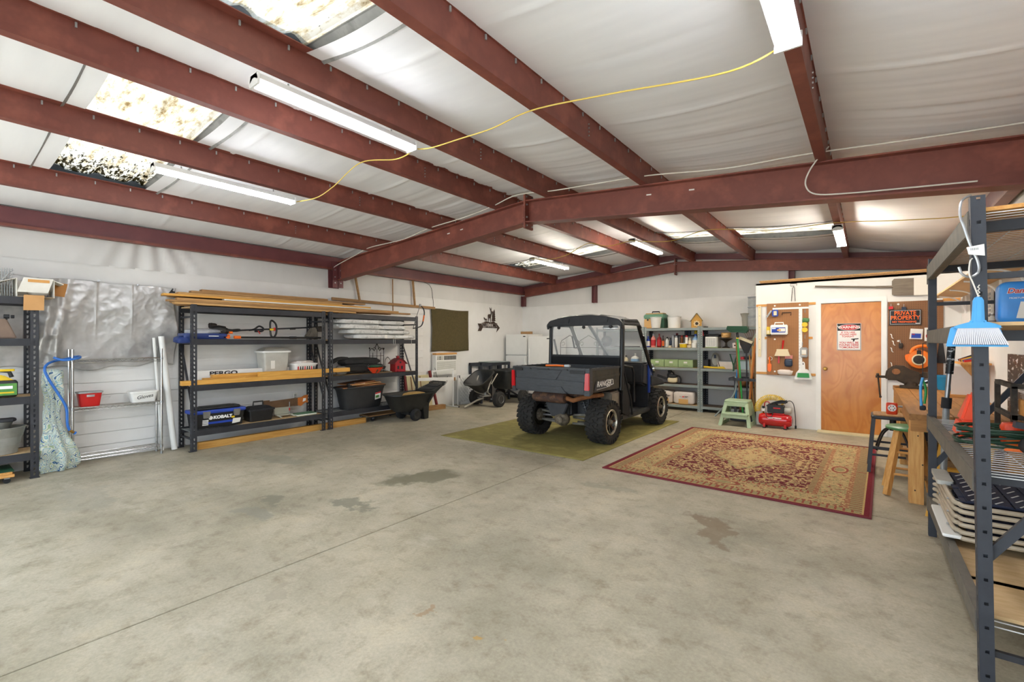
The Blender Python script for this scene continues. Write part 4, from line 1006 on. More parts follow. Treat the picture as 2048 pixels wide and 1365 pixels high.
# ------------------------------------------------------------------ chrome wire shelf unit
ws = thing('wire_shelf', 'narrow chrome wire shelf with three tiers against the left wall', 'shelf', (-7.215, 1.532, 0))
hx, hy = .10, .415
for sx in (-1, 1):
    for sy in (-1, 1):
        p_ = MB().cyl((sx * hx, sy * hy, .03), (sx * hx, sy * hy, 1.335), .0125, 10).build('pole', 'chrome', ws)
        MB().cyl((sx * hx, sy * hy, 0), (sx * hx, sy * hy, .03), .014, 10).build('foot', 'steel_bright', p_)
for z in (.105, .665, 1.215):
    for sx in (-1, 1):
        for dz in (0, -.035): MB().cyl((sx * hx, -hy, z + dz), (sx * hx, hy, z + dz), .0035, 6).build('edge_wire', 'chrome', ws)
        zz = [(sx * hx, -hy + 2 * hy * k / 28, z - (.033 if k % 2 else .002)) for k in range(29)]
        MB().tube(zz, .002, 4).build('truss_wire', 'chrome', ws)
    for sy in (-1, 1):
        MB().cyl((-hx, sy * hy, z), (hx, sy * hy, z), .0035, 6).build('edge_wire', 'chrome', ws)
    for k in range(6):
        x = -hx + 2 * hx * (k + .5) / 6; MB().cyl((x, -hy, z + .003), (x, hy, z + .003), .0018, 5).build('shelf_wire', 'chrome', ws)
    for k in range(5):
        y = -hy + 2 * hy * (k + .5) / 5; MB().cyl((-hx, y, z), (hx, y, z), .003, 5).build('shelf_rib', 'chrome', ws)
    for sx in (-1, 1):
        for sy in (-1, 1): MB().cyl((sx * hx, sy * hy, z - .02), (sx * hx, sy * hy, z + .008), .017, 10).build('clip_collar', 'steel_bright', ws)
rb = thing('red_bucket', 'red plastic tub with a metal rim on the chrome wire shelf', 'tub', (-7.215, 1.275, .67))
MB().rbox(-.075, .075, -.105, .105, 0, .155, r=.025, taper=.018).build('tub_body', 'red_paint', rb)
MB().rbox(-.085, .085, -.115, .115, .155, .172, r=.03).build('metal_rim', 'zinc', rb)
MB().rbox(-.005, .005, -.035, .035, -.012, .012, r=.004).build('handle_slot', 'zinc', rb, (.073, .0, .125))
gb = thing('glove_bin', 'white plastic bin with handwritten word on the chrome wire shelf', 'bin', (-7.215, 1.78, .67))
MB().rbox(-.09, .09, -.14, .14, 0, .125, r=.03, taper=.022).build('bin_body', 'white_plastic', gb)
MB().rbox(-.095, .095, -.15, .15, .118, .135, r=.035).build('bin_rim', 'white_plastic', gb)
lettering('Gloves', .06, 'ink', gb, (.0835, .0, .068), (PI / 2, -.16, PI / 2), shear=.25)
# blue hose
hs = thing('blue_hose', 'blue rubber hose draped over the wire shelf corner', 'hose', (-7.12, 1.0, .42))
def crv(pts, n=8):   # Catmull-Rom
    P = [Vector(p) for p in pts]; out = []
    for i in range(len(P) - 1):
        p0, p1, p2, p3 = P[max(i - 1, 0)], P[i], P[i + 1], P[min(i + 2, len(P) - 1)]
        for k in range(n):
            t = k / n; out.append(.5 * ((2 * p1) + (p2 - p0) * t + (2 * p0 - 5 * p1 + 4 * p2 - p3) * t * t + (-p0 + 3 * p1 - 3 * p2 + p3) * t ** 3))
    out.append(P[-1]); return out
mat('hose_blue', 0x2f6fc4, rough=.4)
MB().tube(crv([(.10, -.05, .83), (.13, .03, .80), (.12, .15, .82), (-.02, .17, .835), (-.05, .08, .81), (.05, -.06, .78), (.12, -.12, .72), (.13, -.10, .62), (.13, -.02, .44), (.13, .045, .28), (.13, .055, .10), (.12, .075, .02)]), .0125, 10).build('hose_tube', 'hose_blue', hs)
MB().cyl((.12, .075, .02), (.118, .11, -.012), .014, 10).build('brass_coupling', 'brass', hs); MB().cyl((.118, .11, -.012), (.117, .125, -.02), .018, 10).build('tap_knob', 'hose_blue', hs)
# paisley cloth bundle
def paisley():
    m = bpy.data.materials.new('paisley'); MATS['paisley'] = m; m.use_nodes = True
    nt = m.node_tree; b = nt.nodes['Principled BSDF']; lk = nt.links.new
    tc = nd(nt, 'ShaderNodeTexCoord')
    n = nd(nt, 'ShaderNodeTexNoise', inp={'Scale': 8.0, 'Detail': 1.5, 'Distortion': 1.2}); lk(tc.outputs['Object'], n.inputs['Vector'])
    mu = nd(nt, 'ShaderNodeMath', operation='MULTIPLY'); mu.inputs[1].default_value = 7; lk(n.outputs['Fac'], mu.inputs[0])
    fr_ = nd(nt, 'ShaderNodeMath', operation='FRACT'); lk(mu.outputs[0], fr_.inputs[0])
    r = nd(nt, 'ShaderNodeValToRGB'); r.color_ramp.interpolation = 'CONSTANT'; e = r.color_ramp.elements
    e[0].position = 0; e[0].color = L(0xcfd8cf); e[1].position = .28; e[1].color = L(0x86b3bd)
    for p, c in ((.42, 0xdfe0d2), (.6, 0x9fb48f), (.72, 0xd5d9cd), (.86, 0x3f6690)): x = e.new(p); x.color = L(c)
    lk(fr_.outputs[0], r.inputs[0]); lk(r.outputs[0], b.inputs['Base Color']); b.inputs['Roughness'].default_value = .9
paisley()
def pais(u, v):
    th = 2 * PI * u; z = 1.12 * v
    w = .10 - .045 * v + (.035 * max(0, .38 - v) / .38) + .02 * math.sin(v * 9)
    f = 1 + .26 * math.sin(th * 5 + v * 5) + .32 * wob(math.cos(th), math.sin(th), v * 3, 1.6)
    if v > .985: w *= .3
    if v < .02: w *= .85
    return (w * f * math.cos(th) * .8 + .01 * math.sin(v * 6), w * f * math.sin(th) + .03 * (1 - v) + .03 * wob(v * 3, 0, 0), z)
mb = MB().grid(pais, 48, 56); 
single('patterned_cloth', mb, 'paisley', 'blue green paisley cloth bundle standing beside the leftmost rack', 'cloth', (-7.10, .955, .004), merge=True)
# white pipes leaning on the wall
for (a, b, r_, lab) in (((-7.20, 2.11, .0), (-7.27, 1.985, 1.48), .034, 'thick white plastic pipe leaning between wire shelf and black rack'), ((-7.25, 1.995, .0), (-7.29, 1.91, 1.46), .016, 'thin white plastic pipe leaning behind the wire shelf post')):
    a = Vector(a); d = Vector(b) - a; d.z -= 0
    u_, v_, w_ = frame(d); n = 16; R = []
    for (rr, p) in ((r_, a), (r_, a + d), (r_ * .88, a + d), (r_ * .88, a + d * .9)):
        R.append([p - a + u_ * rr * math.cos(2 * PI * j / n) + v_ * rr * math.sin(2 * PI * j / n) for j in range(n)])
    single('plastic_pipe', MB().rings(R), 'white_plastic', lab, 'pipe', (a.x, a.y, .012))

# ------------------------------------------------------------------ toolbox rack contents (middle left)
def board(name, label, p0, p1, w, h, m='pine', cat='lumber', group=None, up=(0, 0, 1)):
    p0 = Vector(p0); p1 = Vector(p1)
    return single(name, MB().bar((0, 0, 0), p1 - p0, w, h, up), m, label, cat, tuple(p0), group=group, bevel=.002)
mat('lumber_a', 0xc9a067, 0xae8148, rough=.65, scale=4, stretch=(14, 1.2, 14), bump=.02)
mat('lumber_b', 0xa98050, 0x8d6840, rough=.7, scale=4, stretch=(14, 1.2, 14), bump=.02)
mat('lumber_c', 0xcf9640, 0xdda851, rough=.6, scale=4, stretch=(14, 1.2, 14))
mat('lumber_w', 0xe6e3dc, rough=.6)
TY = [(2.02, 4.62, 'lumber_a'), (1.95, 5.80, 'lumber_b'), (2.06, 5.55, 'lumber_a'), (2.60, 5.35, 'lumber_w'), (1.92, 4.95, 'lumber_c'), (2.08, 4.40, 'lumber_a'), (2.22, 4.85, 'lumber_b'), (2.35, 4.15, 'lumber_b')]
top = []
for i, (a_, b_, m_) in enumerate(TY):
    h_ = .026 if i != 3 else .016
    z_ = 1.899 + .0285 * i - (.010 if i > 3 else 0)
    top.append((-6.935 - .012 * i + .012 * math.sin(i * 2.3), a_, b_, z_, .09, h_, m_, i))
    if i < 7: top.append((-7.06 - .006 * i, a_ + .06 + .05 * math.sin(i), b_ - .25 - .1 * (i % 2), z_, .10, h_, ('lumber_b', 'lumber_a')[i % 2], i))
    if i < 7: top.append((-7.20, a_ + .12, b_ - .1 - .15 * (i % 3), z_, .11, h_, ('lumber_a', 'lumber_b')[i % 2], i))
for k, (x, y0, y1, z, w, h, m, li) in enumerate(top):
    row = sorted([b[0] for b in top if b[7] == li], reverse=True); q = row.index(x)
    pos = ('nearest the room', 'middle of its layer', 'nearest the wall')[q]
    lay = ('bottom', 'second', 'third', 'fourth', 'fifth', 'sixth', 'seventh', 'topmost')[li]
    tone = {'lumber_a': 'yellow pine', 'lumber_b': 'weathered brown', 'lumber_w': 'white painted', 'lumber_c': 'orange stained'}[m]
    board('lumber_board', '%s board in the %s layer of the rack-top pile, %s' % (tone, lay, pos), (x, y0, z + h / 2), (x + .012 * math.sin(k), y1, z + h / 2), w, h, m, 'board', 'boards stacked on top of the racks')
# string trimmer (upper shelf)
tr = thing('string_trimmer', 'black string trimmer with engine and guard lying on the toolbox rack', 'trimmer', (-7.10, 3.2, 1.456))
lump(MB(), (.02, -.62, .10), (.15, .20, .17), 14, 8, .2, 5).build('engine_housing', 'black_plastic', tr)
lump(MB(), (.0, -.68, .18), (.08, .10, .08), 12, 7, .4, 6).build('air_filter_cover', 'dark_iron', tr)
MB().lathe([(.05, 0), (.045, .03), (.03, .05), (.02, .10), (.022, .16), (.018, .2)], (.02, -.54, .11), (0, 1, .10), 12).build('clutch_housing', 'black_plastic', tr)
MB().cyl((.05, -.55, .04), (.05, -.49, .04), .025, 10).build('fuel_cap', 'orange_plastic', tr); MB().cyl((.07, -.50, .09), (.07, -.46, .09), .018, 10).build('choke_knob', 'orange_plastic', tr)
MB().tube([(.02, -.36, .125), (.02, .62, .185), (.02, .78, .195)], .012, 8).build('shaft', 'black_metal', tr)
MB().tube(crv([(.02, -.22, .13), (.02, -.15, .145), (.02, -.08, .19), (.02, -.02, .16), (.02, -.04, .12), (.02, -.14, .115)]), .013, 8).build('rear_grip', 'black_plastic', tr)
MB().bar((.03, -.10, .12), (.03, -.07, .08), .008, .012).build('trigger', 'red_paint', tr)
MB().tube(crv([(.02, .08, .13), (.03, .075, .24), (.03, .10, .28), (.03, .16, .22), (.03, .165, .10), (.03, .13, .035), (.03, .09, .05), (.02, .08, .13)]), .014, 8).build('loop_handle', 'black_plastic', tr)
MB().cbox((.045, .09, .145), (.02, .05, .03)).build('warning_tag', 'yellow_plastic', tr); MB().cbox((.045, .13, .15), (.02, .02, .05)).build('handle_clamp', 'red_paint', tr)
MB().cyl((.02, .38, .165), (.02, .46, .17), .018, 10).build('coupler', 'black_plastic', tr)
mat('guard_grey', 0x6e665a, 0x5b5348, rough=.7, scale=10)
MB().hexa([(-.05, .62, .03), (.09, .62, .03), (.09, .80, .0), (-.05, .80, .0), (-.01, .72, .2), (.05, .72, .2), (.05, .82, .19), (-.01, .82, .19)]).build('guard', 'guard_grey', tr, bevel=.02)
lump(MB(), (.02, .86, .17), (.1, .12, .09), 12, 7, .3, 8).build('cutting_head', 'dark_iron', tr)
ps = thing('pole_saw', 'black pole with orange collar lying at the front of the trimmer shelf', 'pole', (-6.97, 3.4, 1.458))
MB().cyl((0, -.62, .022), (0, .62, .022), .016, 10).build('pole', 'black_plastic', ps)
MB().cyl((0, -.66, .024), (0, -.58, .024), .023, 10).build('collar', 'orange_plastic', ps); MB().cyl((0, .12, .022), (0, .22, .022), .021, 10).build('joint_sleeve', 'black_metal', ps)
MB().cbox((0, -.76, .022), (.04, .09, .035)).build('pole_head', 'orange_plastic', ps, bevel=.008)
bc = thing('blue_tool_case', 'blue case wrapped in clear film beside the trimmer engine', 'case', (-7.08, 2.44, 1.456))
mat('case_blue', 0x21356e, rough=.35); mat('cling_film', 0xb9bcc4, 0xd7d9dd, rough=.2, scale=9, alpha=.55)
MB().rbox(-.13, .13, -.30, .21, 0, .075, r=.02, rz=.01).build('case_body', 'case_blue', bc)
MB().box(.1305, .132, -.02, .10, .035, .045).build('case_label', 'ink_white', bc)
lump(MB(), (-.01, -.02, .095), (.25, .42, .09), 18, 8, .3, 9).build('film', 'cling_film', bc)
mb = MB(); lump(mb, (0, 0, .045), (.2, .22, .10), 14, 8, .3, 12); single('blue_tarp_bundle', mb, 'case_blue', 'dark blue folded bundle sticking out past the toolbox rack post', 'bundle', (-7.05, 2.18, 1.40))
# middle shelf
mat('sack_white', 0xe3d9d2, 0xd6cbc3, rough=.8, scale=6, bump=.04)
sb_ = thing('storage_bin', 'translucent grey storage bin with lid behind the yellow lumber', 'bin', (-7.17, 3.36, .856))
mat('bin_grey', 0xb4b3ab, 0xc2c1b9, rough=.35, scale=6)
MB().rbox(-.14, .14, -.19, .19, 0, .40, r=.03, taper=.03).build('bin_body', 'bin_grey', sb_)
MB().rbox(-.155, .155, -.215, .215, .40, .425, r=.035).build('lid_rim', 'white_plastic', sb_)
MB().hexa([(-.15, -.2, .425), (.15, -.2, .425), (.15, .2, .425), (-.15, .2, .425), (-.08, -.12, .48), (.08, -.12, .48), (.08, .12, .48), (-.08, .12, .48)]).build('lid', 'bin_grey', sb_, bevel=.01)
MB().box(.128, .131, -.09, -.03, .16, .32).build('paper_label', 'paper', sb_); MB().box(.131, .1325, -.09, .01, .30, .33).build('blue_sticker', 'utv_blue', sb_)
lb = thing('laundry_basket', 'white slotted laundry basket at the end of the yellow lumber', 'basket', (-7.13, 3.80, .856)); lb.scale = (1, .9, 1)
MB().rbox(-.16, .16, -.21, .19, 0, .20, r=.05, taper=.03).build('basket_body', 'white_plastic', lb)
MB().rbox(-.175, .175, -.225, .205, .20, .225, r=.06).build('basket_rim', 'white_plastic', lb)
for k in range(9):
    y = -.17 + k * .04
    MB().box(.146, .158, y, y + .018, .06, .18).build('slot', 'ink' if k % 3 else 'red_ink', lb)
lump(MB(), (0, 0, .235), (.27, .34, .06), 16, 7, .35, 3).build('contents', 'sack_white', lb)
wx = thing('long_carton', 'long white cardboard carton with blue lettering behind the yellow lumber', 'box', (-7.20, 2.97, .856))
MB().box(-.07, .07, -.62, .62, 0, .17).build('carton', 'white_plastic', wx, bevel=.002)
lettering('PERGO', .075, 'ink', wx, (.0708, -.30, .125), FACE_PX, bold=.003, sx=1.5)
MB().box(.0703, .0712, -.55, -.50, .03, .05).build('blue_mark', 'blue_ink', wx)
for (x, y0, y1, z, h, w, lab) in ((-6.93, 2.10, 4.05, .858, .06, .085, 'long yellow two-by-four at the front of the middle shelf'), (-6.93, 3.05, 4.5, .919, .065, .085, 'upper yellow two-by-four spanning to the next rack'), (-7.03, 2.38, 4.0, .858, .075, .085, 'yellow two-by-four at the back of the lumber on the middle shelf'), (-7.03, 2.48, 3.9, .935, .04, .085, 'short yellow board resting on the rear two-by-four')):
    board('lumber_board', lab, (x, y0, z + h / 2), (x, y1, z + h / 2), w, h, 'lumber_c', 'board')
# bottom shelf: blue toolbox
tb = thing('toolbox', 'large black and blue toolbox with silver latches on the bottom shelf', 'toolbox', (-7.09, 2.56, .272))
mat('tb_blue', 0x2546a8, rough=.4)
MB().rbox(-.14, .14, -.31, .31, 0, .19, r=.02, taper=.02).build('box_body', 'black_plastic', tb)
ld = MB().rbox(-.155, .155, -.33, .33, .19, .235, r=.03, rz=.01).build('lid', 'tb_blue', tb)
MB().rbox(-.10, .12, -.26, .27, .235, .268, r=.03, rz=.012).build('lid_top', 'black_plastic', ld); MB().rbox(-.07, .09, -.20, .20, .262, .276, r=.02).build('lid_tray', 'black_plastic', ld)
for yy in (-.17, .20): MB().hexa([(.14, yy - .035, .13), (.16, yy - .035, .13), (.16, yy + .035, .13), (.14, yy + .035, .13), (.14, yy - .045, .22), (.172, yy - .045, .22), (.172, yy + .045, .22), (.14, yy + .045, .22)]).build('latch', 'steel_bright', tb, bevel=.004)
pl_ = MB().hexa([(.118, -.12, .03), (.122, -.12, .03), (.122, .26, .03), (.118, .26, .03), (.126, -.16, .075), (.130, -.16, .075), (.130, .26, .075), (.126, .26, .075)]).build('front_label', 'tb_blue', tb)
lettering('KOBALT', .055, 'ink_white', tb, (.140, .03, .13), (PI / 2 - .1, 0, PI / 2), shear=.1, bold=.003, sx=1.1)
MB().lathe([(.018, 0), (.026, .0005), (.026, .001)], (.138, -.115, .13), (1, 0, 0), 14).build('badge', 'ink_white', tb)
MB().box(.134, .138, .14, .18, .10, .125).build('yellow_sticker', 'yellow_plastic', tb); MB().hexa([(.126, .15, .02), (.13, .15, .02), (.13, .25, .03), (.126, .25, .03), (.133, .16, .09), (.137, .16, .09), (.137, .26, .09), (.133, .26, .09)]).build('picture_label', 'paper', tb)
for k in range(4): MB().box(.122 + .003 * k, .1255 + .003 * k, -.21, -.14, .035 + .02 * k, .047 + .02 * k).build('size_text', 'ink_white', tb)
t2 = thing('small_toolbox', 'small black plastic toolbox with raised handle on the bottom shelf', 'toolbox', (-7.09, 3.11, .272))
MB().rbox(-.13, .13, -.17, .17, 0, .15, r=.02, taper=.02).build('box_body', 'black_plastic', t2)
MB().rbox(-.14, .14, -.185, .185, .15, .175, r=.02).build('lid_rim', 'black_rubber', t2)
MB().hexa([(-.12, -.17, .175), (.12, -.17, .175), (.12, .17, .175), (-.12, .17, .175), (-.07, -.12, .21), (.07, -.12, .21), (.07, .12, .21), (-.07, .12, .21)]).build('lid', 'black_rubber', t2, bevel=.008)
MB().tube([(0, -.07, .205), (0, -.065, .27), (0, .065, .27), (0, .07, .205)], .012, 8).build('handle', 'black_plastic', t2)
mt = thing('mitre_box', 'grey metal mitre box with a brown saw guide on the bottom shelf', 'tool', (-7.09, 3.50, .272))
mat('sage_metal', 0xa9aa9b, rough=.5)
MB().box(-.05, -.035, -.14, .10, .03, .15).build('back_fence', 'sage_metal', mt, bevel=.004)
MB().box(-.05, .06, -.14, .10, .025, .04).build('bed_plate', 'sage_metal', mt, bevel=.004)
for yy in (-.12, .08): MB().bar((.05, yy, .03), (.10, yy + .03, 0.006), .02, .012).build('leg', 'sage_metal', mt); MB().bar((-.04, yy, .03), (-.09, yy - .02, .006), .02, .012).build('leg', 'sage_metal', mt)
MB().cyl((.03, .06, .04), (.03, .06, .22), .008, 8).build('guide_post', 'steel_bright', mt); MB().cyl((.03, .06, .09), (.03, .06, .13), .0095, 8).build('guide_band', 'red_paint', mt)
sw = thing('hand_saw', 'hand saw with orange wooden handle resting on the mitre box', 'saw', (-7.12, 3.53, .42))
mat('saw_blade', 0x5c4330, 0x6f553d, rough=.5, scale=8, metal=.3)
MB().prism([(-.30, .0), (.20, -.01), (.24, .12), (-.30, .10)], lambda a, b, h: (h, a, b), -.002, .002).build('blade', 'saw_blade', sw)
mat('saw_handle', 0xb96a2c, rough=.4)
MB().prism([(.19, .0), (.24, -.02), (.31, .03), (.36, .02), (.345, .09), (.36, .15), (.30, .145), (.25, .12), (.19, .115)], lambda a, b, h: (h, a, b), -.012, .012).build('saw_handle', 'saw_handle', sw, bevel=.005)
MB().prism([(.265, .045), (.315, .06), (.32, .10), (.275, .10)], lambda a, b, h: (h, a, b), .0115, .0135).build('grip_hole', 'white_paint', sw)
MB().box(-.003, .003, -.33, -.24, -.02, .12).build('blade_guard', 'saw_blade', sw)
gbk = thing('green_binder', 'flat green book lying on the plywood bottom shelf', 'book', (-7.06, 3.80, .268))
mat('book_green', 0x5d8466, rough=.6)
MB().box(-.11, .11, -.17, .15, 0, .004).build('cover', 'book_green', gbk); MB().box(-.105, .105, -.165, .145, .004, .022).build('pages', 'paper', gbk); MB().box(-.11, .11, -.17, .15, .022, .027).build('cover', 'book_green', gbk)
mat('beam_pine', 0xc99b52, 0xb1803a, rough=.65, scale=3, stretch=(12, 1.0, 12), bump=.02)
board('timber_beam', 'long yellow timber post on the floor under the black racks', (-7.0, 2.30, .046), (-7.0, 4.86, .046), .09, .09, 'beam_pine', 'timber')
ol = thing('wall_outlet', 'white electrical outlet on the wall behind the hand saw', 'outlet', (LX + .010, 3.82, .47)); MB().box(0, .006, -.035, .035, 0, .115).build('cover_plate', 'paper', ol, bevel=.002)
for zz in (.035, .08): MB().box(.006, .008, -.016, .016, zz - .014, zz + .014).build('socket', 'bin_grey', ol, bevel=.003)

# ------------------------------------------------------------------ cushion rack contents (right of the two)
mat('bubble_wrap', 0xcfcfcd, 0xb6b6b4, rough=.3, scale=14, bump=.12, bscale=45, c3=0xd9d9d7)
ly = 1.462
for k, (y0, y1, lab) in enumerate(((4.62, 5.93, 'bottom'), (4.50, 5.80, 'second'), (4.34, 5.72, 'third'), (4.30, 5.68, 'top'))):
    cu_ = thing('wrapped_cushion', '%s of four bubble-wrapped cushions stacked on the rack' % {'bottom': 'bottom one', 'second': 'second lowest', 'third': 'third lowest', 'top': 'topmost'}[k * 0 or ('bottom', 'second', 'third', 'top')[k]], 'cushion', (-7.1, (y0 + y1) / 2, ly + .002 + k * .086), group='wrapped cushions')
    w = y1 - y0
    lump(MB(), (0, -w * .18, .042), (.42, w * .66, .088), 40, 10, .10, 20 + k, .4, 3.0).build('pad', 'bubble_wrap', cu_)
    lump(MB(), (0, w * .30, .040), (.41, w * .42, .080), 36, 10, .10, 30 + k, .4, 3.0).build('pad', 'bubble_wrap', cu_)
    MB().tube([(.205, -.02 + .03 * k, .085), (.215, -.02 + .03 * k, .04), (.21, -.02 + .03 * k, .005)], .004, 5).build('tie_string', 'paper', cu_)
    if k == 0:
        MB().lathe([(.001, 0), (.035, .001), (.035, .003), (.001, .004)], (.215, -.05, .045), (1, 0, 0), 16).build('round_tag', 'paper', cu_)
        for yy in (.10, .14, .52): MB().tube([(.215, yy, .03), (.235, yy + .005, 0), (.24, yy, -.07), (.24, yy + .01, -.11)], .003, 5).build('tie_string', 'paper', cu_)
bk = thing('black_fabric', 'heap of black landscape fabric on the middle shelf beside the barn', 'fabric', (-7.14, 4.82, .868))
mat('fabric_black', 0x1a1a1b, 0x262525, rough=.85, scale=6, bump=.06, bscale=14)
lump(MB(), (-.02, .05, .20), (.26, .82, .14), 36, 12, .2, 41, .8, 2.4).build('upper_roll', 'fabric_black', bk)
lump(MB(), (.0, .08, .085), (.28, .92, .15), 36, 12, .18, 42, .7, 2.4).build('lower_fold', 'fabric_black', bk)
MB().tube(crv([(.02, -.52, .20), (.03, -.45, .24), (.02, -.36, .26), (-.02, -.2, .25)]), .035, 10).build('roll_end', 'fabric_black', bk)
rk_ = thing('fish_stone', 'grey lumpy stone ornament at the left end of the middle shelf', 'ornament', (-6.99, 4.40, .86)); mat('stone_grey', 0x77736c, 0x8b867e, rough=.8, scale=12, bump=.05)
lump(MB(), (0, 0, .075), (.14, .22, .15), 20, 10, .15, 44, .9).build('body', 'stone_grey', rk_); MB().cyl((.05, .07, .09), (.075, .07, .095), .022, 12).build('eye_spot', 'brown_metal', rk_)
rs = thing('red_dish', 'orange-red bowl with green strap on the middle shelf', 'bowl', (-6.965, 5.06, .858)); rs.scale = (.75, .9, 1)
mat('dish_red', 0xd9421f, rough=.4)
MB().lathe([(.07, 0), (.12, .05), (.165, .09), (.17, .10), (.15, .10), (.11, .06), (.02, .02)], n=24, sx=.75).build('bowl', 'dish_red', rs)
MB().tube([(.04, -.02, .004), (.10, -.01, .06), (.08, .02, .115), (0, .03, .12)], .012, 6).build('green_strap', 'green_dark', rs)
gs = thing('green_reel', 'dark green cord reel lying on the orange-red bowl', 'reel', (-6.965, 5.06, .962)); gs.scale = (.8, .9, 1)
MB().lathe([(.02, 0), (.13, .004), (.14, .02), (.13, .035), (.02, .04)], n=20, sx=.7).build('reel_disc', 'green_dark', gs)
for yy in (-.17, .16): MB().tube([(.02, yy - .025, .03), (.02, yy, .05), (.02, yy + .025, .03), (.02, yy, .012)], .006, 6, close=True).build('ring', 'steel_bright', gs)
bs = thing('binding_strip', 'pale blue strip lying between the bowl and the red barn', 'strip', (-6.96, 5.25, .862)); MB().bar((0, -.12, .075), (.02, .14, .006), .035, .008).build('strip', 'zinc', bs)
# wrought iron gate ornament
ir = thing('iron_trellis', 'ornate black iron mini gate behind the red barn birdhouse', 'ornament', (-7.18, 5.25, .856))
for (y, h) in ((-.16, .43), (-.09, .36), (0, .42), (.08, .36), (.15, .42)): MB().cyl((0, y, 0), (0, y, h), .006, 6).build('bar', 'dark_iron', ir)
for (y, h) in ((-.16, .43), (.15, .42), (0, .50)): lump(MB(), (0, y, h + .012), (.025, .025, .03), 8, 6, 0).build('finial', 'dark_iron', ir)
for s_ in (-1, 1):
    MB().tube(crv([(0, s_ * .15, .40), (0, s_ * .11, .44), (0, s_ * .06, .40), (0, s_ * .03, .47), (0, 0, .52)]), .006, 6).build('scroll', 'dark_iron', ir)
    MB().tube(crv([(0, s_ * .02, .42), (0, s_ * .06, .46), (0, s_ * .08, .42), (0, s_ * .05, .39)]), .005, 6).build('scroll', 'dark_iron', ir)
for z in (.05, .30): MB().cyl((0, -.16, z), (0, .15, z), .005, 6).build('rail', 'dark_iron', ir)
for s_ in (-1, 1): MB().tube(crv([(.0, .24 + s_ * .06, .0), (.0, .24 + s_ * .06, .2), (0, .24, .27), (0, .24 - s_ * .02, .25)]), .005, 6).build('side_scroll', 'dark_iron', ir)
# red barn birdhouse
bn = thing('barn_birdhouse', 'red wooden barn birdhouse with cupola on the black rack', 'birdhouse', (-7.02, 5.60, .857), -.25)
mat('barn_red', 0xa81f28, 0x951a22, rough=.55, scale=14, stretch=(8, 8, 1)); mat('barn_roof', 0x7f2a2c, rough=.5)
prf = [(-.10, 0), (.10, 0), (.10, .155), (.06, .205), (0, .235), (-.06, .205), (-.10, .155)]
MB().prism(prf, lambda a, b, h: (h, a, b), -.12, .12).build('barn_body', 'barn_red', bn)
for s_ in (-1, 1):
    MB().bar((0, s_ * .135, .145), (0, s_ * .065, .215), .29, .008, (0, s_ * .7, .7)).build('roof_panel', 'barn_roof', bn); MB().bar((0, s_ * .07, .212), (0, 0, .246), .29, .008, (0, s_ * .4, .9)).build('roof_panel', 'barn_roof', bn)
MB().box(-.025, .025, -.02, .02, .235, .285).build('cupola', 'barn_red', bn); MB().box(-.035, .035, -.03, .03, .285, .292).build('cupola_roof', 'barn_roof', bn); MB().cyl((0, 0, .29), (0, 0, .315), .005, 6).build('weather_vane', 'barn_red', bn)
for yy in (-.045, .03): MB().box(.119, .1225, yy - .018, yy + .018, .05, .11).build('window', 'ink', bn, bevel=.0)
MB().lathe([(.018, 0), (.018, .003)], (.1195, 0, .175), (1, 0, 0), 14).build('entry_hole', 'ink', bn); MB().box(.12, .16, -.07, .07, .008, .02).build('perch', 'barn_red', bn)
# big tub with cardboard on bottom shelf
kt = thing('stock_tank', 'large black plastic stock tank full of cardboard on the bottom shelf', 'tub', (-7.09, 4.84, .262))
mat('tank_black', 0x212223, 0x2b2b2c, rough=.6, scale=8)
def oval(rx, ry, n=40): return [(rx * math.copysign(abs(math.cos(t)) ** .7, math.cos(t)), ry * math.copysign(abs(math.sin(t)) ** .7, math.sin(t))) for t in [2 * PI * j / n for j in range(n)]]
R = []
for (f, z) in ((.80, .0), (.83, .06), (.87, .12), (.90, .2), (.95, .30), (1.0, .355), (1.06, .362), (1.06, .385), (.98, .385), (.82, .03)): R.append([(a, b, z) for a, b in oval(.20 * f, .46 * f)])
MB().rings(R).build('tank_shell', 'tank_black', kt)
tk = MB().hexa([(.180, .17, .13), (.184, .17, .13), (.177, .29, .15), (.173, .29, .15), (.187, .17, .25), (.191, .17, .25), (.185, .29, .27), (.181, .29, .27)]).build('tank_label', 'paper', kt)
MB().hexa([(.1875, .17, .225), (.1905, .17, .225), (.1845, .29, .245), (.181, .29, .245), (.190, .17, .25), (.193, .17, .25), (.187, .29, .27), (.183, .29, .27)]).build('label_red', 'red_ink', tk); MB().hexa([(.187, .18, .16), (.190, .18, .16), (.185, .25, .17), (.181, .25, .17), (.189, .18, .20), (.192, .18, .20), (.187, .25, .21), (.183, .25, .21)]).build('label_green', 'label_green', tk)
mat('cardboard_dark', 0xa06a3e, 0x8d5a33, rough=.8, scale=4)
for k, (dy, dz, rx, m) in enumerate(((-.05, .385, .03, 'cardboard_dark'), (.05, .405, -.04, 'cardboard_dark'), (.0, .425, .02, 'cardboard'), (-.08, .445, .05, 'cardboard_dark'))):
    MB().cbox((-.0, dy, dz), (.34, .78 - .08 * k, .014), (rx, 0, .04 * k)).build('cardboard_piece', m, kt)
MB().cbox((.12, -.12, .43), (.08, .2, .03), (0, .1, 0)).build('white_pack', 'paper', kt); lump(MB(), (.14, -.28, .42), (.1, .16, .07), 12, 7, .3, 50).build('black_bag', 'black_plastic', kt)
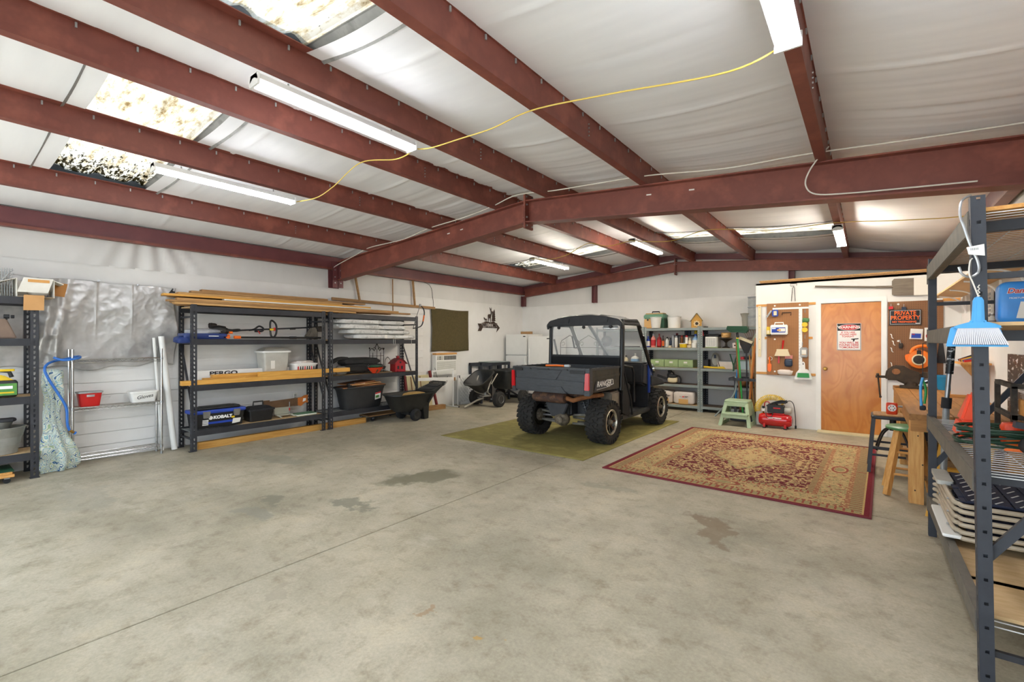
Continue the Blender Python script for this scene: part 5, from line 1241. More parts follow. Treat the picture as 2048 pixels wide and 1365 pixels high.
# caster dolly on the floor under that rack
cd = thing('caster_dolly', 'low black dolly with casters under the cushion rack', 'dolly', (-7.12, 5.32, 0))
MB().box(-.16, .16, -.38, .36, .085, .105).build('platform', 'wood_old', cd, bevel=.003); 
for xx in (-.14, .14): MB().bar((xx, -.38, .075), (xx, .36, .075), .03, .02).build('frame_rail', 'black_metal', cd)
for xx in (-.13, .13):
    for yy in (-.3, .28): MB().cyl((xx - .012, yy, .033), (xx + .012, yy, .033), .033, 14).build('caster_wheel', 'black_rubber', cd); MB().box(xx - .02, xx + .02, yy - .02, yy + .02, .05, .075).build('caster_fork', 'zinc', cd)
bw_ = thing('bow_saw', 'bow saw with orange grip hung on the corner post of the cushion rack', 'saw', (-6.83, 5.97, 1.64))
MB().tube(crv([(0, .03, .47), (0, .09, .42), (0, .12, .33), (0, .085, .16), (0, .02, .07), (0, -.16, .03)]), .011, 8).build('bow_frame', 'black_metal', bw_)
MB().tube(crv([(.001, .112, .29), (.001, .085, .17)]), .0125, 8).build('orange_grip', 'orange_plastic', bw_)
MB().bar((0, -.16, .03), (0, .01, .48), .002, .018, (1, 0, 0)).build('saw_blade', 'steel_bright', bw_); lump(MB(), (0, .015, .48), (.03, .05, .05), 10, 6, .1).build('tension_lever', 'steel_bright', bw_)
# ------------------------------------------------------------------ left wall between rack and corner
# black poly garden cart
gc = thing('garden_cart', 'black plastic two-wheeled garden cart with tan sand beside the racks', 'cart', (-6.62, 5.60, 0))
mat('poly_black', 0x1d1e1d, 0x2a2a28, rough=.5, scale=7)
def cart_ring(f, z, y0, y1, wx, inner=0):
    # plan outline: rounded nose at -y
    pts = []
    for k in range(13):
        a = PI + PI * k / 12; pts.append((wx * math.cos(a), y0 + .16 + .16 * math.sin(a), z))
    pts += [(wx, (y0 + y1) / 2, z), (wx, y1, z), (-wx, y1, z), (-wx, (y0 + y1) / 2, z)]
    return pts
R = [cart_ring(1, .17, -.36, .12, .17), cart_ring(1, .23, -.43, .20, .20), cart_ring(1, .45, -.53, .34, .245), cart_ring(1, .47, -.56, .36, .27), cart_ring(1, .49, -.56, .36, .27), cart_ring(1, .485, -.52, .33, .24), cart_ring(1, .25, -.40, .20, .19)]
MB().rings(R).build('cart_tub', 'poly_black', gc)
# raised tray and handle at the far end
MB().hexa([(-.25, .18, .30), (.25, .18, .30), (.25, .30, .42), (-.25, .30, .42), (-.25, .30, .505), (.25, .30, .505), (.21, .66, .62), (-.21, .66, .62)]).build('handle_arm', 'poly_black', gc, bevel=.01)
for (ya, yb, za, zb) in ((.33, .44, .522, .556), (.47, .56, .566, .594)): MB().hexa([(-.17, ya, za - .004), (.17, ya, za - .004), (.165, yb, zb - .004), (-.165, yb, zb - .004), (-.17, ya, za + .003), (.17, ya, za + .003), (.165, yb, zb + .003), (-.165, yb, zb + .003)]).build('tool_tray', 'black_rubber', gc)
MB().tube([(-.19, .60, .61), (-.17, .68, .635), (.17, .68, .635), (.19, .60, .61)], .018, 8).build('handle_bar', 'poly_black', gc)
mat('sand', 0xbb9a5b, 0xa9884c, rough=.9, scale=20, bump=.05)
MB().lathe([(.001, .50), (.10, .49), (.17, .47), (.19, .44)], (0, .06, 0), n=24, sx=1.0, sy=1.25).build('sand_heap', 'sand', gc, label='tan sand heap')
for sx in (-1, 1):
    MB().lathe([(.03, -.035), (.09, -.04), (.105, -.03), (.108, 0), (.105, .03), (.09, .04), (.03, .035)], (sx * .20, -.08, .108), (1, 0, 0), 24).build('wheel', 'black_rubber', gc)
    MB().lathe([(.001, .03), (.07, .042), (.08, .03)], (sx * .20, -.08, .108), (sx, 0, 0), 20).build('wheel_cover', 'poly_black', gc)
MB().cyl((-.2, -.08, .108), (.2, -.08, .108), .012, 8).build('axle', 'zinc', gc)
MB().box(-.12, .12, -.16, 0, .10, .2).build('axle_mount', 'poly_black', gc, bevel=.01)
for sx in (-1, 1): MB().hexa([(sx * .08, .13, 0), (sx * .19, .13, 0), (sx * .19, .24, 0), (sx * .08, .24, 0), (sx * .10, .08, .27), (sx * .20, .08, .27), (sx * .21, .24, .32), (sx * .10, .24, .32)]).build('support_leg', 'poly_black', gc, bevel=.008)
MB().prism([(-.09, -.024), (-.03, -.022), (-.02, -.016), (0, -.018), (.01, -.026), (.025, -.014), (.07, -.010), (.095, .022), (.08, .030), (.06, .012), (.03, .010), (.015, .016), (0, .006), (-.03, .004), (-.04, .020), (-.085, .018)], lambda a, b, h: (.2185 + h + b * .2, a, .37 + b), 0, .004).build('maker_mark', 'ink_white', gc)
# boards and frames leaning on the wall behind the cart
board('red_batten', 'red-brown batten leaning on the wall left of the window unit', (-7.25, 6.05, .0 + .02), (-7.36, 6.02, .80), .05, .04, 'barn_roof', 'frame', up=(0, 1, 0))
board('red_batten', 'red-brown batten leaning right of the tan panel by the window unit', (-7.22, 6.80, .02), (-7.36, 6.70, .80), .05, .04, 'barn_roof', 'frame', up=(0, 1, 0))
pn = thing('leaning_plywood', 'tan panel with brown rods leaning on the wall behind the cart', 'panel', (-7.30, 6.40, 0))
MB().hexa([(.04, -.32, 0.002), (.06, -.32, .002), (.06, .30, .002), (.04, .30, .002), (-.07, -.32, .72), (-.05, -.32, .72), (-.05, .27, .72), (-.07, .27, .72)]).build('panel_sheet', 'threshold', pn)
for yy in (-.22, -.1, .02): MB().cyl((.075, yy, .01), (-.035, yy, .70), .008, 6).build('rod', 'wood_brown', pn)
board('timber_block', 'short weathered timber block on the floor against the leaning panel', (-7.17, 6.42, .046), (-7.12, 6.90, .046), .11, .09, 'lumber_b', 'timber')
# wooden rail, props, window blanket
board('wall_rail', 'long brown wooden rail fixed along the left wall above the racks', (-7.36, 4.45, 2.165), (-7.36, 6.86, 2.135), .03, .05, 'wood_old', 'rail')
board('wood_prop', 'slanted wooden prop rising from the rail by the near rafter', (-7.35, 5.0, 2.16), (-7.34, 4.90, 2.60), .03, .035, 'wood_old', 'strip')
board('wood_prop', 'thin weathered stick standing above the rail mid-wall', (-7.355, 5.75, 2.02), (-7.355, 5.74, 2.64), .012, .022, 'lumber_b', 'strip')
ts = thing('tee_prop', 'wooden T-shaped prop hung on the left wall above the bow saw', 'strip', (-7.34, 6.29, 2.15)); MB().bar((0, 0, 0), (.0, -.06, .55), .03, .035).build('upright', 'wood_old', ts); MB().bar((0, -.19, .565), (0, .10, .555), .03, .04).build('cross_piece', 'wood_old', ts)
single('wall_cable', MB().tube(crv([(0, -.15, .55), (0, .30, .48), (0, .40, .2), (0, .42, 0)]), .004, 5), 'black_rubber', 'thin black cable hanging from the eave to the window blanket', 'cable', (LX + .02, 6.42, 2.14))
w1 = MB().box(LX - .10, LX + .012, 6.82, 7.88, 1.20, 2.08).build('window_20', 'white_gloss'); struct(w1)
mat('blanket_olive', 0x4a4126, 0x564b2d, rough=.95, scale=30, bump=.05, bscale=120)
def bl(u, v):
    y = 6.755 + 1.165 * u + (.02 * math.sin(v * 3) if u < .1 else 0) - .012 * math.sin(v * PI) * (u - .5); z = 2.125 - .92 * v + .008 * math.sin(u * 7)
    return (LX + .03 + .008 * math.sin(u * 12 + v) + .008 * wob(u * 3, v * 3, 0), y, z)
o = MB().grid(bl, 40, 30).build('window_blanket', 'blanket_olive'); tag(o, 'olive brown blanket hung over the window on the left wall', 'blanket'); s_ = o.modifiers.new('t', 'SOLIDIFY'); s_.thickness = .008
for q in ((.06, .94), (.10, .90)): pass
ac = thing('window_unit', 'white window air conditioner below the olive blanket', 'air conditioner', (LX + .02, 7.10, .70))
MB().box(0, .13, -.31, .31, 0, .43).build('case', 'white_plastic', ac, bevel=.01)
MB().box(.13, .135, -.28, .28, .09, .29).build('intake_grille', 'bin_grey', ac)
for k in range(9): MB().box(.135, .138, -.28, .28, .10 + k * .021, .106 + k * .021).build('grille_bar', 'white_plastic', ac)
MB().box(.13, .134, -.08, .29, .32, .41).build('outlet', 'ink', ac)
for k in range(14): MB().box(.132, .138, -.075 + k * .026, -.068 + k * .026, .32, .41).build('louver', 'bin_grey', ac)
MB().box(.13, .136, -.28, -.11, .32, .41).build('control_panel', 'bin_grey', ac)
for zz in (.345, .385): MB().cyl((.136, -.2, zz), (.146, -.2, zz), .012, 10).build('knob', 'ink', ac)
MB().box(.02, .14, -.31, .31, .435, .47).build('wood_filler', 'pine', ac)
single('power_lead', MB().tube(crv([(0, -.03, .25), (.02, 0, .1), (.03, .06, -.08), (.02, .18, -.14), (.01, .3, -.08), (0, .34, .05)]), .005, 6), 'black_rubber', 'black power cord looping below the window air conditioner', 'cord', (-7.18, 6.72, .62))
cf = thing('pipe_stand', 'white metal pipe stand with T foot in front of the air conditioner', 'stand', (-7.13, 7.18, 0))
MB().cyl((0, 0, .02), (0, 0, .83), .014, 8).build('upright', 'white_gloss', cf); MB().bar((0, .0, .82), (0, -.62, .80), .025, .03).build('top_rail', 'white_gloss', cf); MB().bar((0, .02, .61), (0, -1.0, .66), .03, .065).build('shelf_rail', 'white_gloss', cf)
MB().cyl((-.22, 0.0, .014), (.16, 0, .014), .013, 8).build('foot_bar', 'white_gloss', cf); 
for xx in (-.23, .165): MB().cyl((xx, 0, .014), (xx + .015, 0, .014), .015, 8).build('end_plug', 'ink', cf)
MB().bar((0, -.6, .80), (0, -.6, .64), .02, .02).build('strut', 'white_gloss', cf)
MB().box(-.02, .03, .01, .04, .57, .64).build('wood_chip', 'wood_old', cf)
# white lattice panel
la = thing('lattice_panel', 'white wooden lattice panel leaning on the wall behind the spreader', 'lattice', (-7.27, 7.72, 0))
for yy in (-.24, .24): MB().box(0, .03, yy - .03, yy + .03, 0, .66).build('stile', 'white_gloss', la)
for zz in (.03, .63): MB().box(0, .03, -.24, .24, zz - .03, zz + .03).build('rail', 'white_gloss', la)
for k in range(-5, 6):
    for s_ in (-1, 1):
        c0 = k * .085
        z0, z1 = .06, .60; h_ = .27
        pts = []
        for z in (z0, z1): pts.append((c0 + s_ * (z - .33), z))
        (ya, za), (yb, zb) = pts
        def clip(ya, za, yb, zb):
            t0, t1 = 0.0, 1.0; dy = yb - ya
            for lim, sg in ((.21, 1), (-.21, -1)):
                if dy * sg > 1e-9: t1 = min(t1, (lim - ya) / dy)
                elif dy * sg < -1e-9: t0 = max(t0, (lim - ya) / dy)
            return t0, t1
        t0, t1 = clip(ya, za, yb, zb)
        if t1 - t0 > .05: MB().bar((.012 if s_ > 0 else .022, ya + (yb - ya) * t0, za + (zb - za) * t0), (.012 if s_ > 0 else .022, ya + (yb - ya) * t1, za + (zb - za) * t1), .03, .008, (1, 0, 0)).build('slat', 'white_gloss', la)
# metal WELCOME arrow sign with deer
wsn = thing('welcome_sign', 'brown metal arrow sign reading WELCOME with deer and pines on the wall', 'sign', (LX + .018, 8.68, 1.76))
mat('sign_iron', 0x3b2b20, 0x46342a, rough=.6, scale=12)
PR = lambda a, b, h: (h, a, b)
MB().bar((0, -.34, .0), (0, .30, .0), .012, .006, (1, 0, 0)).build('arrow_shaft', 'sign_iron', wsn)
MB().prism([(-.42, -.09), (-.30, -.09), (-.24, 0), (-.30, .09), (-.42, .09), (-.36, 0)], PR, 0, .006).build('arrow_tail', 'sign_iron', wsn); MB().prism([(.28, -.11), (.41, 0), (.28, .11), (.32, 0)], PR, 0, .006).build('arrow_head', 'sign_iron', wsn)
lettering('WELCOME', .15, 'sign_iron', wsn, (.004, .02, .055), (PI / 2, 0, PI / 2), bold=.0015, sx=.80, depth=.003)
MB().prism([(-.22, .12), (-.10, .15), (.05, .13), (.16, .155), (.25, .12), (.25, .105), (-.22, .105)], PR, 0, .006).build('ground_line', 'sign_iron', wsn)
dr = MB().prism([(-.04, .14), (-.035, .24), (-.05, .30), (-.02, .33), (.05, .33), (.075, .37), (.06, .42), (.09, .42), (.11, .38), (.085, .33), (.06, .24), (.065, .14), (.05, .14), (.04, .23), (-.01, .24), (-.025, .14)], PR, 0, .006).build('deer', 'sign_iron', wsn)
MB().prism([(.06, .42), (.03, .46), (.02, .50), (.04, .47), (.065, .45), (.09, .50), (.085, .45), (.08, .42)], PR, 0, .005).build('antlers', 'sign_iron', dr)
MB().prism([(-.15, .13), (-.145, .18), (-.19, .20), (-.20, .25), (-.175, .235), (-.15, .215), (-.09, .21), (-.085, .13), (-.095, .13), (-.10, .18), (-.135, .18), (-.14, .13)], PR, 0, .006).build('fawn', 'sign_iron', wsn)
for (yy, h) in ((.145, .42), (.20, .46)):
    p = [(yy - .006, .12), (yy - .006, .17)]
    for k in range(5): p += [(yy - .055 + k * .009, .17 + k * (h - .2) / 5), (yy - .015, .19 + (k + .4) * (h - .2) / 5)]
    p += [(yy, h)]
    p += [(2 * yy - a, b) for a, b in reversed(p[:-1])]
    MB().prism(p, PR, 0, .005).build('pine_tree', 'sign_iron', wsn)
# small steel bench
sb2 = thing('steel_bench', 'dark grey steel bench frame against the wall behind the carts', 'bench', (-7.17, 8.46, 0))
for yy in (-.5, -.17, .2, .52):
    for xx in (-.17, .17): MB().box(xx - .022, xx + .022, yy - .022, yy + .022, 0, .87).build('leg', 'rack_grey', sb2)
for xx in (-.17, .17): MB().box(xx - .022, xx + .022, -.52, .54, .85, .92).build('top_rail', 'rack_grey', sb2)
for yy in (-.5, .52): MB().box(-.2, .2, yy - .02, yy + .02, .85, .92).build('end_rail', 'rack_grey', sb2)
MB().box(-.24, .24, -.15, .45, .92, .935).build('top_board', 'grey_green', sb2)
# tow-behind spreader
spd = thing('tow_spreader', 'black tow-behind spreader hopper on a steel frame with pneumatic tires', 'spreader', (-6.66, 7.72, 0))
T = Matrix.Translation((0, -.06, .36)) @ Matrix.Rotation(.55, 4, 'X')
R = []
for (hx_, hy_, z) in ((.10, .12, 0), (.17, .18, .10), (.27, .27, .30), (.30, .30, .31), (.30, .30, .335), (.275, .275, .33), (.16, .17, .12), (.09, .11, .02)):
    R.append([T @ Vector((math.copysign(abs(math.cos(t)) ** .5, math.cos(t)) * hx_, math.copysign(abs(math.sin(t)) ** .5, math.sin(t)) * hy_, z)) for t in [2 * PI * (j + .5) / 28 for j in range(28)]])
MB().rings(R).build('hopper', 'poly_black', spd)
mat('grey_pipe', 0xa59e90, rough=.5)
for sx in (-1, 1):
    MB().tube(crv([(sx * .20, -.02, .66), (sx * .20, -.12, .46), (sx * .19, -.16, .34), (sx * .12, .0, .26), (sx * .05, .1, .22)]), .014, 8).build('frame_tube', 'grey_pipe', spd)
    MB().lathe([(.06, -.065), (.13, -.07), (.165, -.05), (.17, 0), (.165, .05), (.13, .07), (.06, .065)], (sx * .34, .04, .17), (1, 0, 0), 24).build('tire', 'tire_rubber', spd)
    MB().lathe([(.001, .02), (.05, .03), (.075, .06), (.085, .07), (.088, .055)], (sx * .34, .04, .17), (sx, 0, 0), 20).build('rim', 'steel_bright', spd)
MB().cyl((-.34, .04, .155), (.34, .04, .155), .014, 8).build('axle', 'zinc', spd); MB().tube([(.02, .1, .22), (-.03, -.25, .15), (-.07, -.62, .03)], .02, 8).build('tow_bar', 'grey_pipe', spd)
MB().lathe([(.13, 0), (.13, .012), (.02, .02)], (0, -.02, .22), n=18).build('spinner', 'grey_pipe', spd); MB().cyl((0, -.02, .22), (0, -.02, .38), .02, 8).build('spinner_shaft', 'zinc', spd)
MB().cbox((.05, .0, .18), (.12, .14, .10)).build('gear_box', 'dark_iron', spd, bevel=.01); MB().tube([(.28, .06, .72), (.24, -.1, .50)], .012, 6).build('control_lever', 'grey_pipe', spd)
# dump cart behind it
dcx = thing('dump_cart', 'black poly dump cart with red tailgate behind the utility vehicle', 'cart', (-6.62, 8.54, 0))
R = []
for (hx_, hy_, z) in ((.24, .36, .34), (.27, .40, .40), (.31, .46, .74), (.335, .485, .745), (.335, .485, .77), (.30, .45, .765), (.24, .37, .38)):
    R.append([(math.copysign(abs(math.cos(t)) ** .4, math.cos(t)) * hx_, math.copysign(abs(math.sin(t)) ** .4, math.sin(t)) * hy_, z) for t in [2 * PI * (j + .5) / 28 for j in range(28)]])
MB().rings(R).build('tub', 'poly_black', dcx)
MB().box(.28, .335, -.30, .30, .38, .70).build('red_tailgate', 'red_paint', dcx)
for sx in (-1, 1):
    MB().lathe([(.06, -.05), (.12, -.055), (.15, -.04), (.16, 0), (.15, .04), (.12, .055), (.06, .05)], (sx * .33, .05, .16), (1, 0, 0), 24).build('tire', 'tire_rubber', dcx); MB().lathe([(.001, .02), (.05, .03), (.08, .05), (.085, .055), (.087, .045)], (sx * .33, .05, .16), (sx, 0, 0), 20).build('rim', 'steel_bright', dcx)
MB().cyl((-.33, .05, .16), (.33, .05, .16), .014, 8).build('axle', 'black_metal', dcx)
for yy in (-.25, .3): MB().bar((0.2, .05, .16), (.2, yy, .3), .03, .03).build('frame_strut', 'black_metal', dcx); MB().bar((-.2, .05, .16), (-.2, yy, .3), .03, .03).build('frame_strut', 'black_metal', dcx)
# refrigerators
mat('fridge_white', 0xe6e5e1, 0xdfdeda, rough=.4, scale=2)
def fridge(name, label, x0, x1, y0, h, split):
    t = thing(name, label, 'refrigerator', ((x0 + x1) / 2, y0 + .36, 0)); w = (x1 - x0) / 2
    MB().box(-w, w, -.30, .36, .05, h).build('cabinet', 'fridge_white', t, bevel=.008); MB().box(-w + .02, w - .02, -.28, .34, 0, .05).build('kick_base', 'ink', t)
    if split:
        MB().box(-w, w, -.36, -.305, split + .008, h).build('freezer_door', 'fridge_white', t, bevel=.01); dd = MB().box(-w, w, -.36, -.305, .06, split - .008).build('door', 'fridge_white', t, bevel=.01)
        MB().box(w - .05, w - .03, -.385, -.36, split - .4, split - .05).build('handle', 'white_plastic', dd, bevel=.005)
    else:
        dd = MB().box(-w, w, -.36, -.305, .06, h - .005).build('door', 'fridge_white', t, bevel=.01); MB().box(-w + .03, -w + .055, -.39, -.36, .9, 1.25).build('handle', 'white_plastic', dd, bevel=.006)
    MB().box(w - .10, w - .03, -.365, -.36, h - .07, h - .045).build('badge', 'ink', t)
    return t
fridge('refrigerator', 'white top-freezer refrigerator in the far left corner', -7.29, -6.64, 9.22, 1.60, 1.075)
fridge('upright_freezer', 'white single-door upright freezer beside the corner refrigerator', -6.58, -5.93, 9.20, 1.545, None)
single('wood_block', MB().box(-.15, .15, -.045, .045, 0, .065), 'wood_old', 'brown wooden block on top of the corner refrigerator', 'block', (-6.80, 9.45, 1.602))

# ------------------------------------------------------------------ grey boltless shelving on the back wall
SZ = [1.705, 1.295, .885, .54, .125]
def back_unit(label, x0, x1, boards):
    t = thing('shelving_unit', label, 'shelf', ((x0 + x1) / 2, 9.86, 0)); w = (x1 - x0) / 2
    for sx in (-1, 1):
        for yy, sy in ((-.20, 1), (.20, -1)):
            mb = MB(); m = 'grey_green' if sy > 0 else 'rack_grey'  # rear posts take a darker grey: their shade is put into the colour
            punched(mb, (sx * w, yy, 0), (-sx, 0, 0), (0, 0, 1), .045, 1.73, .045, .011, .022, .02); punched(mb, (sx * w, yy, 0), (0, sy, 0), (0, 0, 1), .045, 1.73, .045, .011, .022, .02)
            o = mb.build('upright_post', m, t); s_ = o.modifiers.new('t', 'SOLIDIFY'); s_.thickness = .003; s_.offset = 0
    for z, bd in zip(SZ, boards):
        for yy in (-.203, .183): MB().prism([(0, 0), (.02, 0), (.02, -.05), (.012, -.055), (0, -.05)], lambda a, b, h, yy=yy: (h, yy + a, z + b - .006), -w + .003, w - .003).build('beam', 'grey_green', t)
        for s_ in (-1, 1): MB().box(s_ * w - (.02 if s_ > 0 else 0), s_ * w + (.02 if s_ < 0 else 0), -.18, .18, z - .055, z - .006).build('side_beam', 'grey_green', t)
        MB().box(-w + .02, w - .02, -.185, .185, z - .018, z - .004).build('shelf_board', bd, t)
    return t
mat('board_dark', 0x5a4a3d, 0x4b3d33, rough=.8, scale=4)
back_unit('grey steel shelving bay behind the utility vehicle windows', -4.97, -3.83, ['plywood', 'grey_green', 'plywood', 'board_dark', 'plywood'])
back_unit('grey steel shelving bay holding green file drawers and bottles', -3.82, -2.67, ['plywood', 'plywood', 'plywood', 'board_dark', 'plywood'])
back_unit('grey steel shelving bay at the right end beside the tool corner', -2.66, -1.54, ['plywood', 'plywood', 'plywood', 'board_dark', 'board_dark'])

def bottle(label, x, y, z, h, r, m, cap='ink', lab=None, sx=1.0, neck=.35, cat='bottle', group='bottles and cans on the back shelf'):
    t = thing('bottle', label, cat, (x, y, z), group=group)
    MB().lathe([(r * .9, 0), (r, .006), (r, h * .62), (r * .8, h * .70), (r * neck, h * .80), (r * neck, h * .88)], n=14, sy=sx).build('bottle_body', m, t)
    MB().lathe([(r * neck * 1.15, h * .86), (r * neck * 1.15, h), (r * .1, h * 1.0)], n=12, sy=sx).build('cap', cap, t)
    if lab: MB().lathe([(r * 1.01, h * .12), (r * 1.015, h * .13), (r * 1.015, h * .55), (r * 1.01, h * .56)], n=14, sy=sx, cap=False).build('label', lab, t)
    return t
def can(label, x, y, z, h, r, m, lidm='zinc', cat='can', group='bottles and cans on the back shelf', top=None):
    t = thing('spray_can', label, cat, (x, y, z), group=group)
    MB().lathe([(r * .95, 0), (r, .005), (r, h * .8), (r * .85, h * .86)], n=14).build('can_body', m, t); MB().lathe([(r * .8, h * .85), (r * .8, h * .97), (r * .7, h)], n=12).build('lid', lidm, t)
    return t
mat('b_blue', 0x1f3f9c, rough=.35); mat('b_red', 0xb02028, rough=.35); mat('b_dred', 0x7d1118, rough=.3); mat('b_white', 0xe7e5df, rough=.45); mat('b_grey', 0x8c9096, rough=.4); mat('b_orange', 0xe2641a, rough=.45); mat('b_lightblue', 0x86aed6, rough=.4); mat('b_brown', 0x7a4a20, rough=.45); mat('b_clear', 0xc6c9c6, rough=.2); mat('b_green', 0x3f6b3a, rough=.4); mat('b_cream', 0xe2d3ae, rough=.5); mat('b_navy', 0x1d2a3f, rough=.4); mat('b_pink', 0xd88a80, rough=.5)
z2 = SZ[1]
bottle('blue motor oil bottle with white label at the left end of the bottle shelf', -3.77, 9.75, z2, .24, .042, 'b_blue', 'b_blue', 'b_white')
bottle('red fluid bottle with white number label beside the blue oil bottle', -3.66, 9.76, z2, .29, .052, 'b_pink', 'b_grey', 'b_red')
bottle('dark red long-necked additive bottle on the bottle shelf', -3.53, 9.76, z2, .29, .046, 'b_dred', 'b_dred', 'b_red', neck=.3)
bottle('tall slim bottle with orange label and black cap on the bottle shelf', -3.44, 9.74, z2, .25, .022, 'ink', 'ink', 'b_orange')
bottle('clear squat bottle with black cap right of the orange-label bottle', -3.36, 9.76, z2, .22, .036, 'b_clear', 'ink')
bottle('small navy bottle in the middle of the bottle shelf', -3.30, 9.80, z2, .20, .026, 'b_navy', 'ink')
can('tall silver spray can standing in the middle of the bottle shelf', -3.24, 9.78, z2, .25, .03, 'b_grey', 'b_grey')
can('white spray can with grey lid beside the tall silver can', -3.17, 9.76, z2, .24, .03, 'b_white', 'b_grey')
can('dark spray can with thin straw behind the white spray can', -3.20, 9.90, z2, .30, .028, 'b_navy', 'b_dred')
can('brown spray can at the back of the bottle shelf', -3.10, 9.90, z2, .25, .03, 'b_brown', 'b_red')
can('white aerosol with red cap on the bottle shelf', -2.97, 9.80, z2, .25, .03, 'b_white', 'b_red')
tbx = thing('spread_tub', 'low yellow and white plastic tub on the bottle shelf', 'tub', (-3.01, 9.73, z2)); MB().lathe([(.07, 0), (.085, .075)], n=18).build('tub_body', 'yellow_plastic', tbx); MB().lathe([(.09, .075), (.09, .09), (.01, .092)], n=18).build('lid', 'b_white', tbx)
single('wood_cube', MB().box(-.025, .025, -.025, .025, 0, .04), 'b_cream', 'small cream block at the shelf edge in front of the silver can', 'block', (-3.28, 9.70, z2))
bottle('cream glue bottle leaning centre right of the bottle shelf', -2.90, 9.78, z2, .20, .034, 'b_cream', 'b_cream')
bt = thing('cream_pot', 'small cream pot with brown lid in front of the glue bottle', 'jar', (-2.89, 9.71, z2)); MB().lathe([(.042, 0), (.048, .05)], n=14).build('pot', 'b_cream', bt); MB().lathe([(.05, .05), (.05, .062), (.01, .064)], n=14).build('lid', 'b_brown', bt)
bottle('large pale cleaner jug with blue cap near the centre post', -2.79, 9.80, z2, .28, .062, 'b_lightblue', 'b_blue', 'b_white')
can('white tub with red label beside the centre post', -2.79, 9.71, z2, .10, .055, 'b_white', 'b_white', 'tub')
for (xx, lab) in ((-3.03, 'left of two tall dark cans stacked above the bottle shelf row'), (-2.96, 'right of two tall dark cans stacked above the bottle shelf row')):
    can(lab, xx, 9.96, z2 + .26, .14, .03, 'b_navy', 'b_grey')
ris = thing('shelf_riser', 'dark wooden riser at the back of the bottle shelf', 'riser', (-3.0, 9.96, z2)); MB().box(-.28, .30, -.07, .07, .235, .258).build('riser_top', 'ink', ris); 
for xx in (-.27, .29): MB().box(xx - .01, xx + .01, -.07, .07, 0, .235).build('riser_side', 'ink', ris)
bottle('yellow-brown bottle on the riser beside the centre post', -2.83, 9.96, z2 + .26, .12, .035, 'yellow_plastic', 'b_brown')
bottle('brown jar on the riser nearest the centre post', -2.75, 9.96, z2 + .26, .11, .035, 'b_brown', 'b_brown')
# top shelf items
z1 = SZ[0]
tk1 = thing('tackle_box', 'green and tan tackle box with handle on top of the shelving', 'toolbox', (-3.64, 9.86, z1))
mat('box_green', 0x5e8d72, rough=.5); mat('box_tan', 0xd1a566, rough=.5)
MB().box(-.215, .215, -.13, .13, 0, .20).build('lower_body', 'box_tan', tk1, bevel=.012); MB().box(.10, .218, -.132, .13, 0, .20).build('body_end', 'green_dark', tk1, bevel=.012)
MB().box(-.225, .225, -.14, .14, .20, .30).build('lid', 'box_green', tk1, bevel=.02); MB().box(-.2, .2, -.12, .12, .295, .325).build('lid_top', 'box_tan', tk1, bevel=.015)
MB().tube([(-.08, 0, .32), (-.075, 0, .36), (.075, 0, .36), (.08, 0, .32)], .013, 8).build('handle', 'ink', tk1); MB().box(-.04, .04, -.15, -.135, .2, .25).build('latch', 'box_green', tk1); MB().cyl((-.13, -.135, .18), (-.13, -.145, .18), .02, 10).build('lock', 'dark_iron', tk1)
def bucket(label, x, y, z, h, r0, r1, m, bail=True, rimm=None):
    t = thing('bucket', label, 'bucket', (x, y, z)); MB().lathe([(r0, 0), (r1, h - .02), (r1 * 1.06, h - .02), (r1 * 1.06, h), (r1 * .95, h), (r0 * .9, .02), (.01, .015)], n=24).build('bucket_body', m, t)
    if bail: MB().tube(crv([(-r1 * 1.05, 0, h - .03), (-r1 * .8, -r1 * .7, h - .01), (0, -r1 * 1.1, h - .02), (r1 * .8, -r1 * .7, h - .01), (r1 * 1.05, 0, h - .03)]), .003, 5).build('bail_handle', 'zinc', t)
    return t
bucket('white plastic bucket in front of the tackle box', -3.58, 9.70, z1, .235, .088, .115, 'b_white', True)
bucket('clear white lidded bucket right of the tackle box', -3.24, 9.84, z1, .245, .12, .135, 'white_plastic', True)
bhs = thing('wooden_birdhouse', 'yellow wooden birdhouse with flower front on top of the shelving', 'birdhouse', (-2.78, 9.82, z1), .35)
mat('bird_yellow', 0xd3a04a, 0xc18f3c, rough=.6, scale=8)
MB().prism([(-.095, 0), (.095, 0), (.095, .15), (0, .28), (-.095, .15)], lambda a, b, h: (a, h, b), -.07, .09).build('house_body', 'bird_yellow', bhs)
mat('moss_roof', 0x6d6248, 0x8a7c58, rough=.8, scale=14)
for s_ in (-1, 1): MB().bar((s_ * .115, .01, .13), (0, .01, .292), .20, .012, (s_ * .8, 0, .6)).build('roof_panel', 'moss_roof', bhs)
MB().lathe([(.001, 0), (.028, .002), (.03, .008), (.001, .009)], (0, -.07, .08), (0, -1, 0), 16).build('flower_hole', 'dark_iron', bhs)
for k in range(8):
    a = 2 * PI * k / 8; MB().cyl((.045 * math.cos(a), -.07, .08 + .045 * math.sin(a)), (.045 * math.cos(a), -.077, .08 + .045 * math.sin(a)), .016, 8).build('petal', 'b_cream', bhs)
va = thing('glass_vase', 'cloudy glass vase at the right end of the top shelf', 'vase', (-1.86, 9.80, z1)); mat('cloudy_glass', 0xb9b7ac, rough=.15, alpha=.55); MB().lathe([(.06, 0), (.062, .05), (.07, .18), (.095, .25), (.10, .255), (.09, .25), (.06, .18), (.05, .02)], n=20).build('vase_body', 'cloudy_glass', va); MB().lathe([(.02, .235), (.09, .245), (.05, .262), (.001, .264)], n=16).build('dry_stuff', 'moss_roof', va)
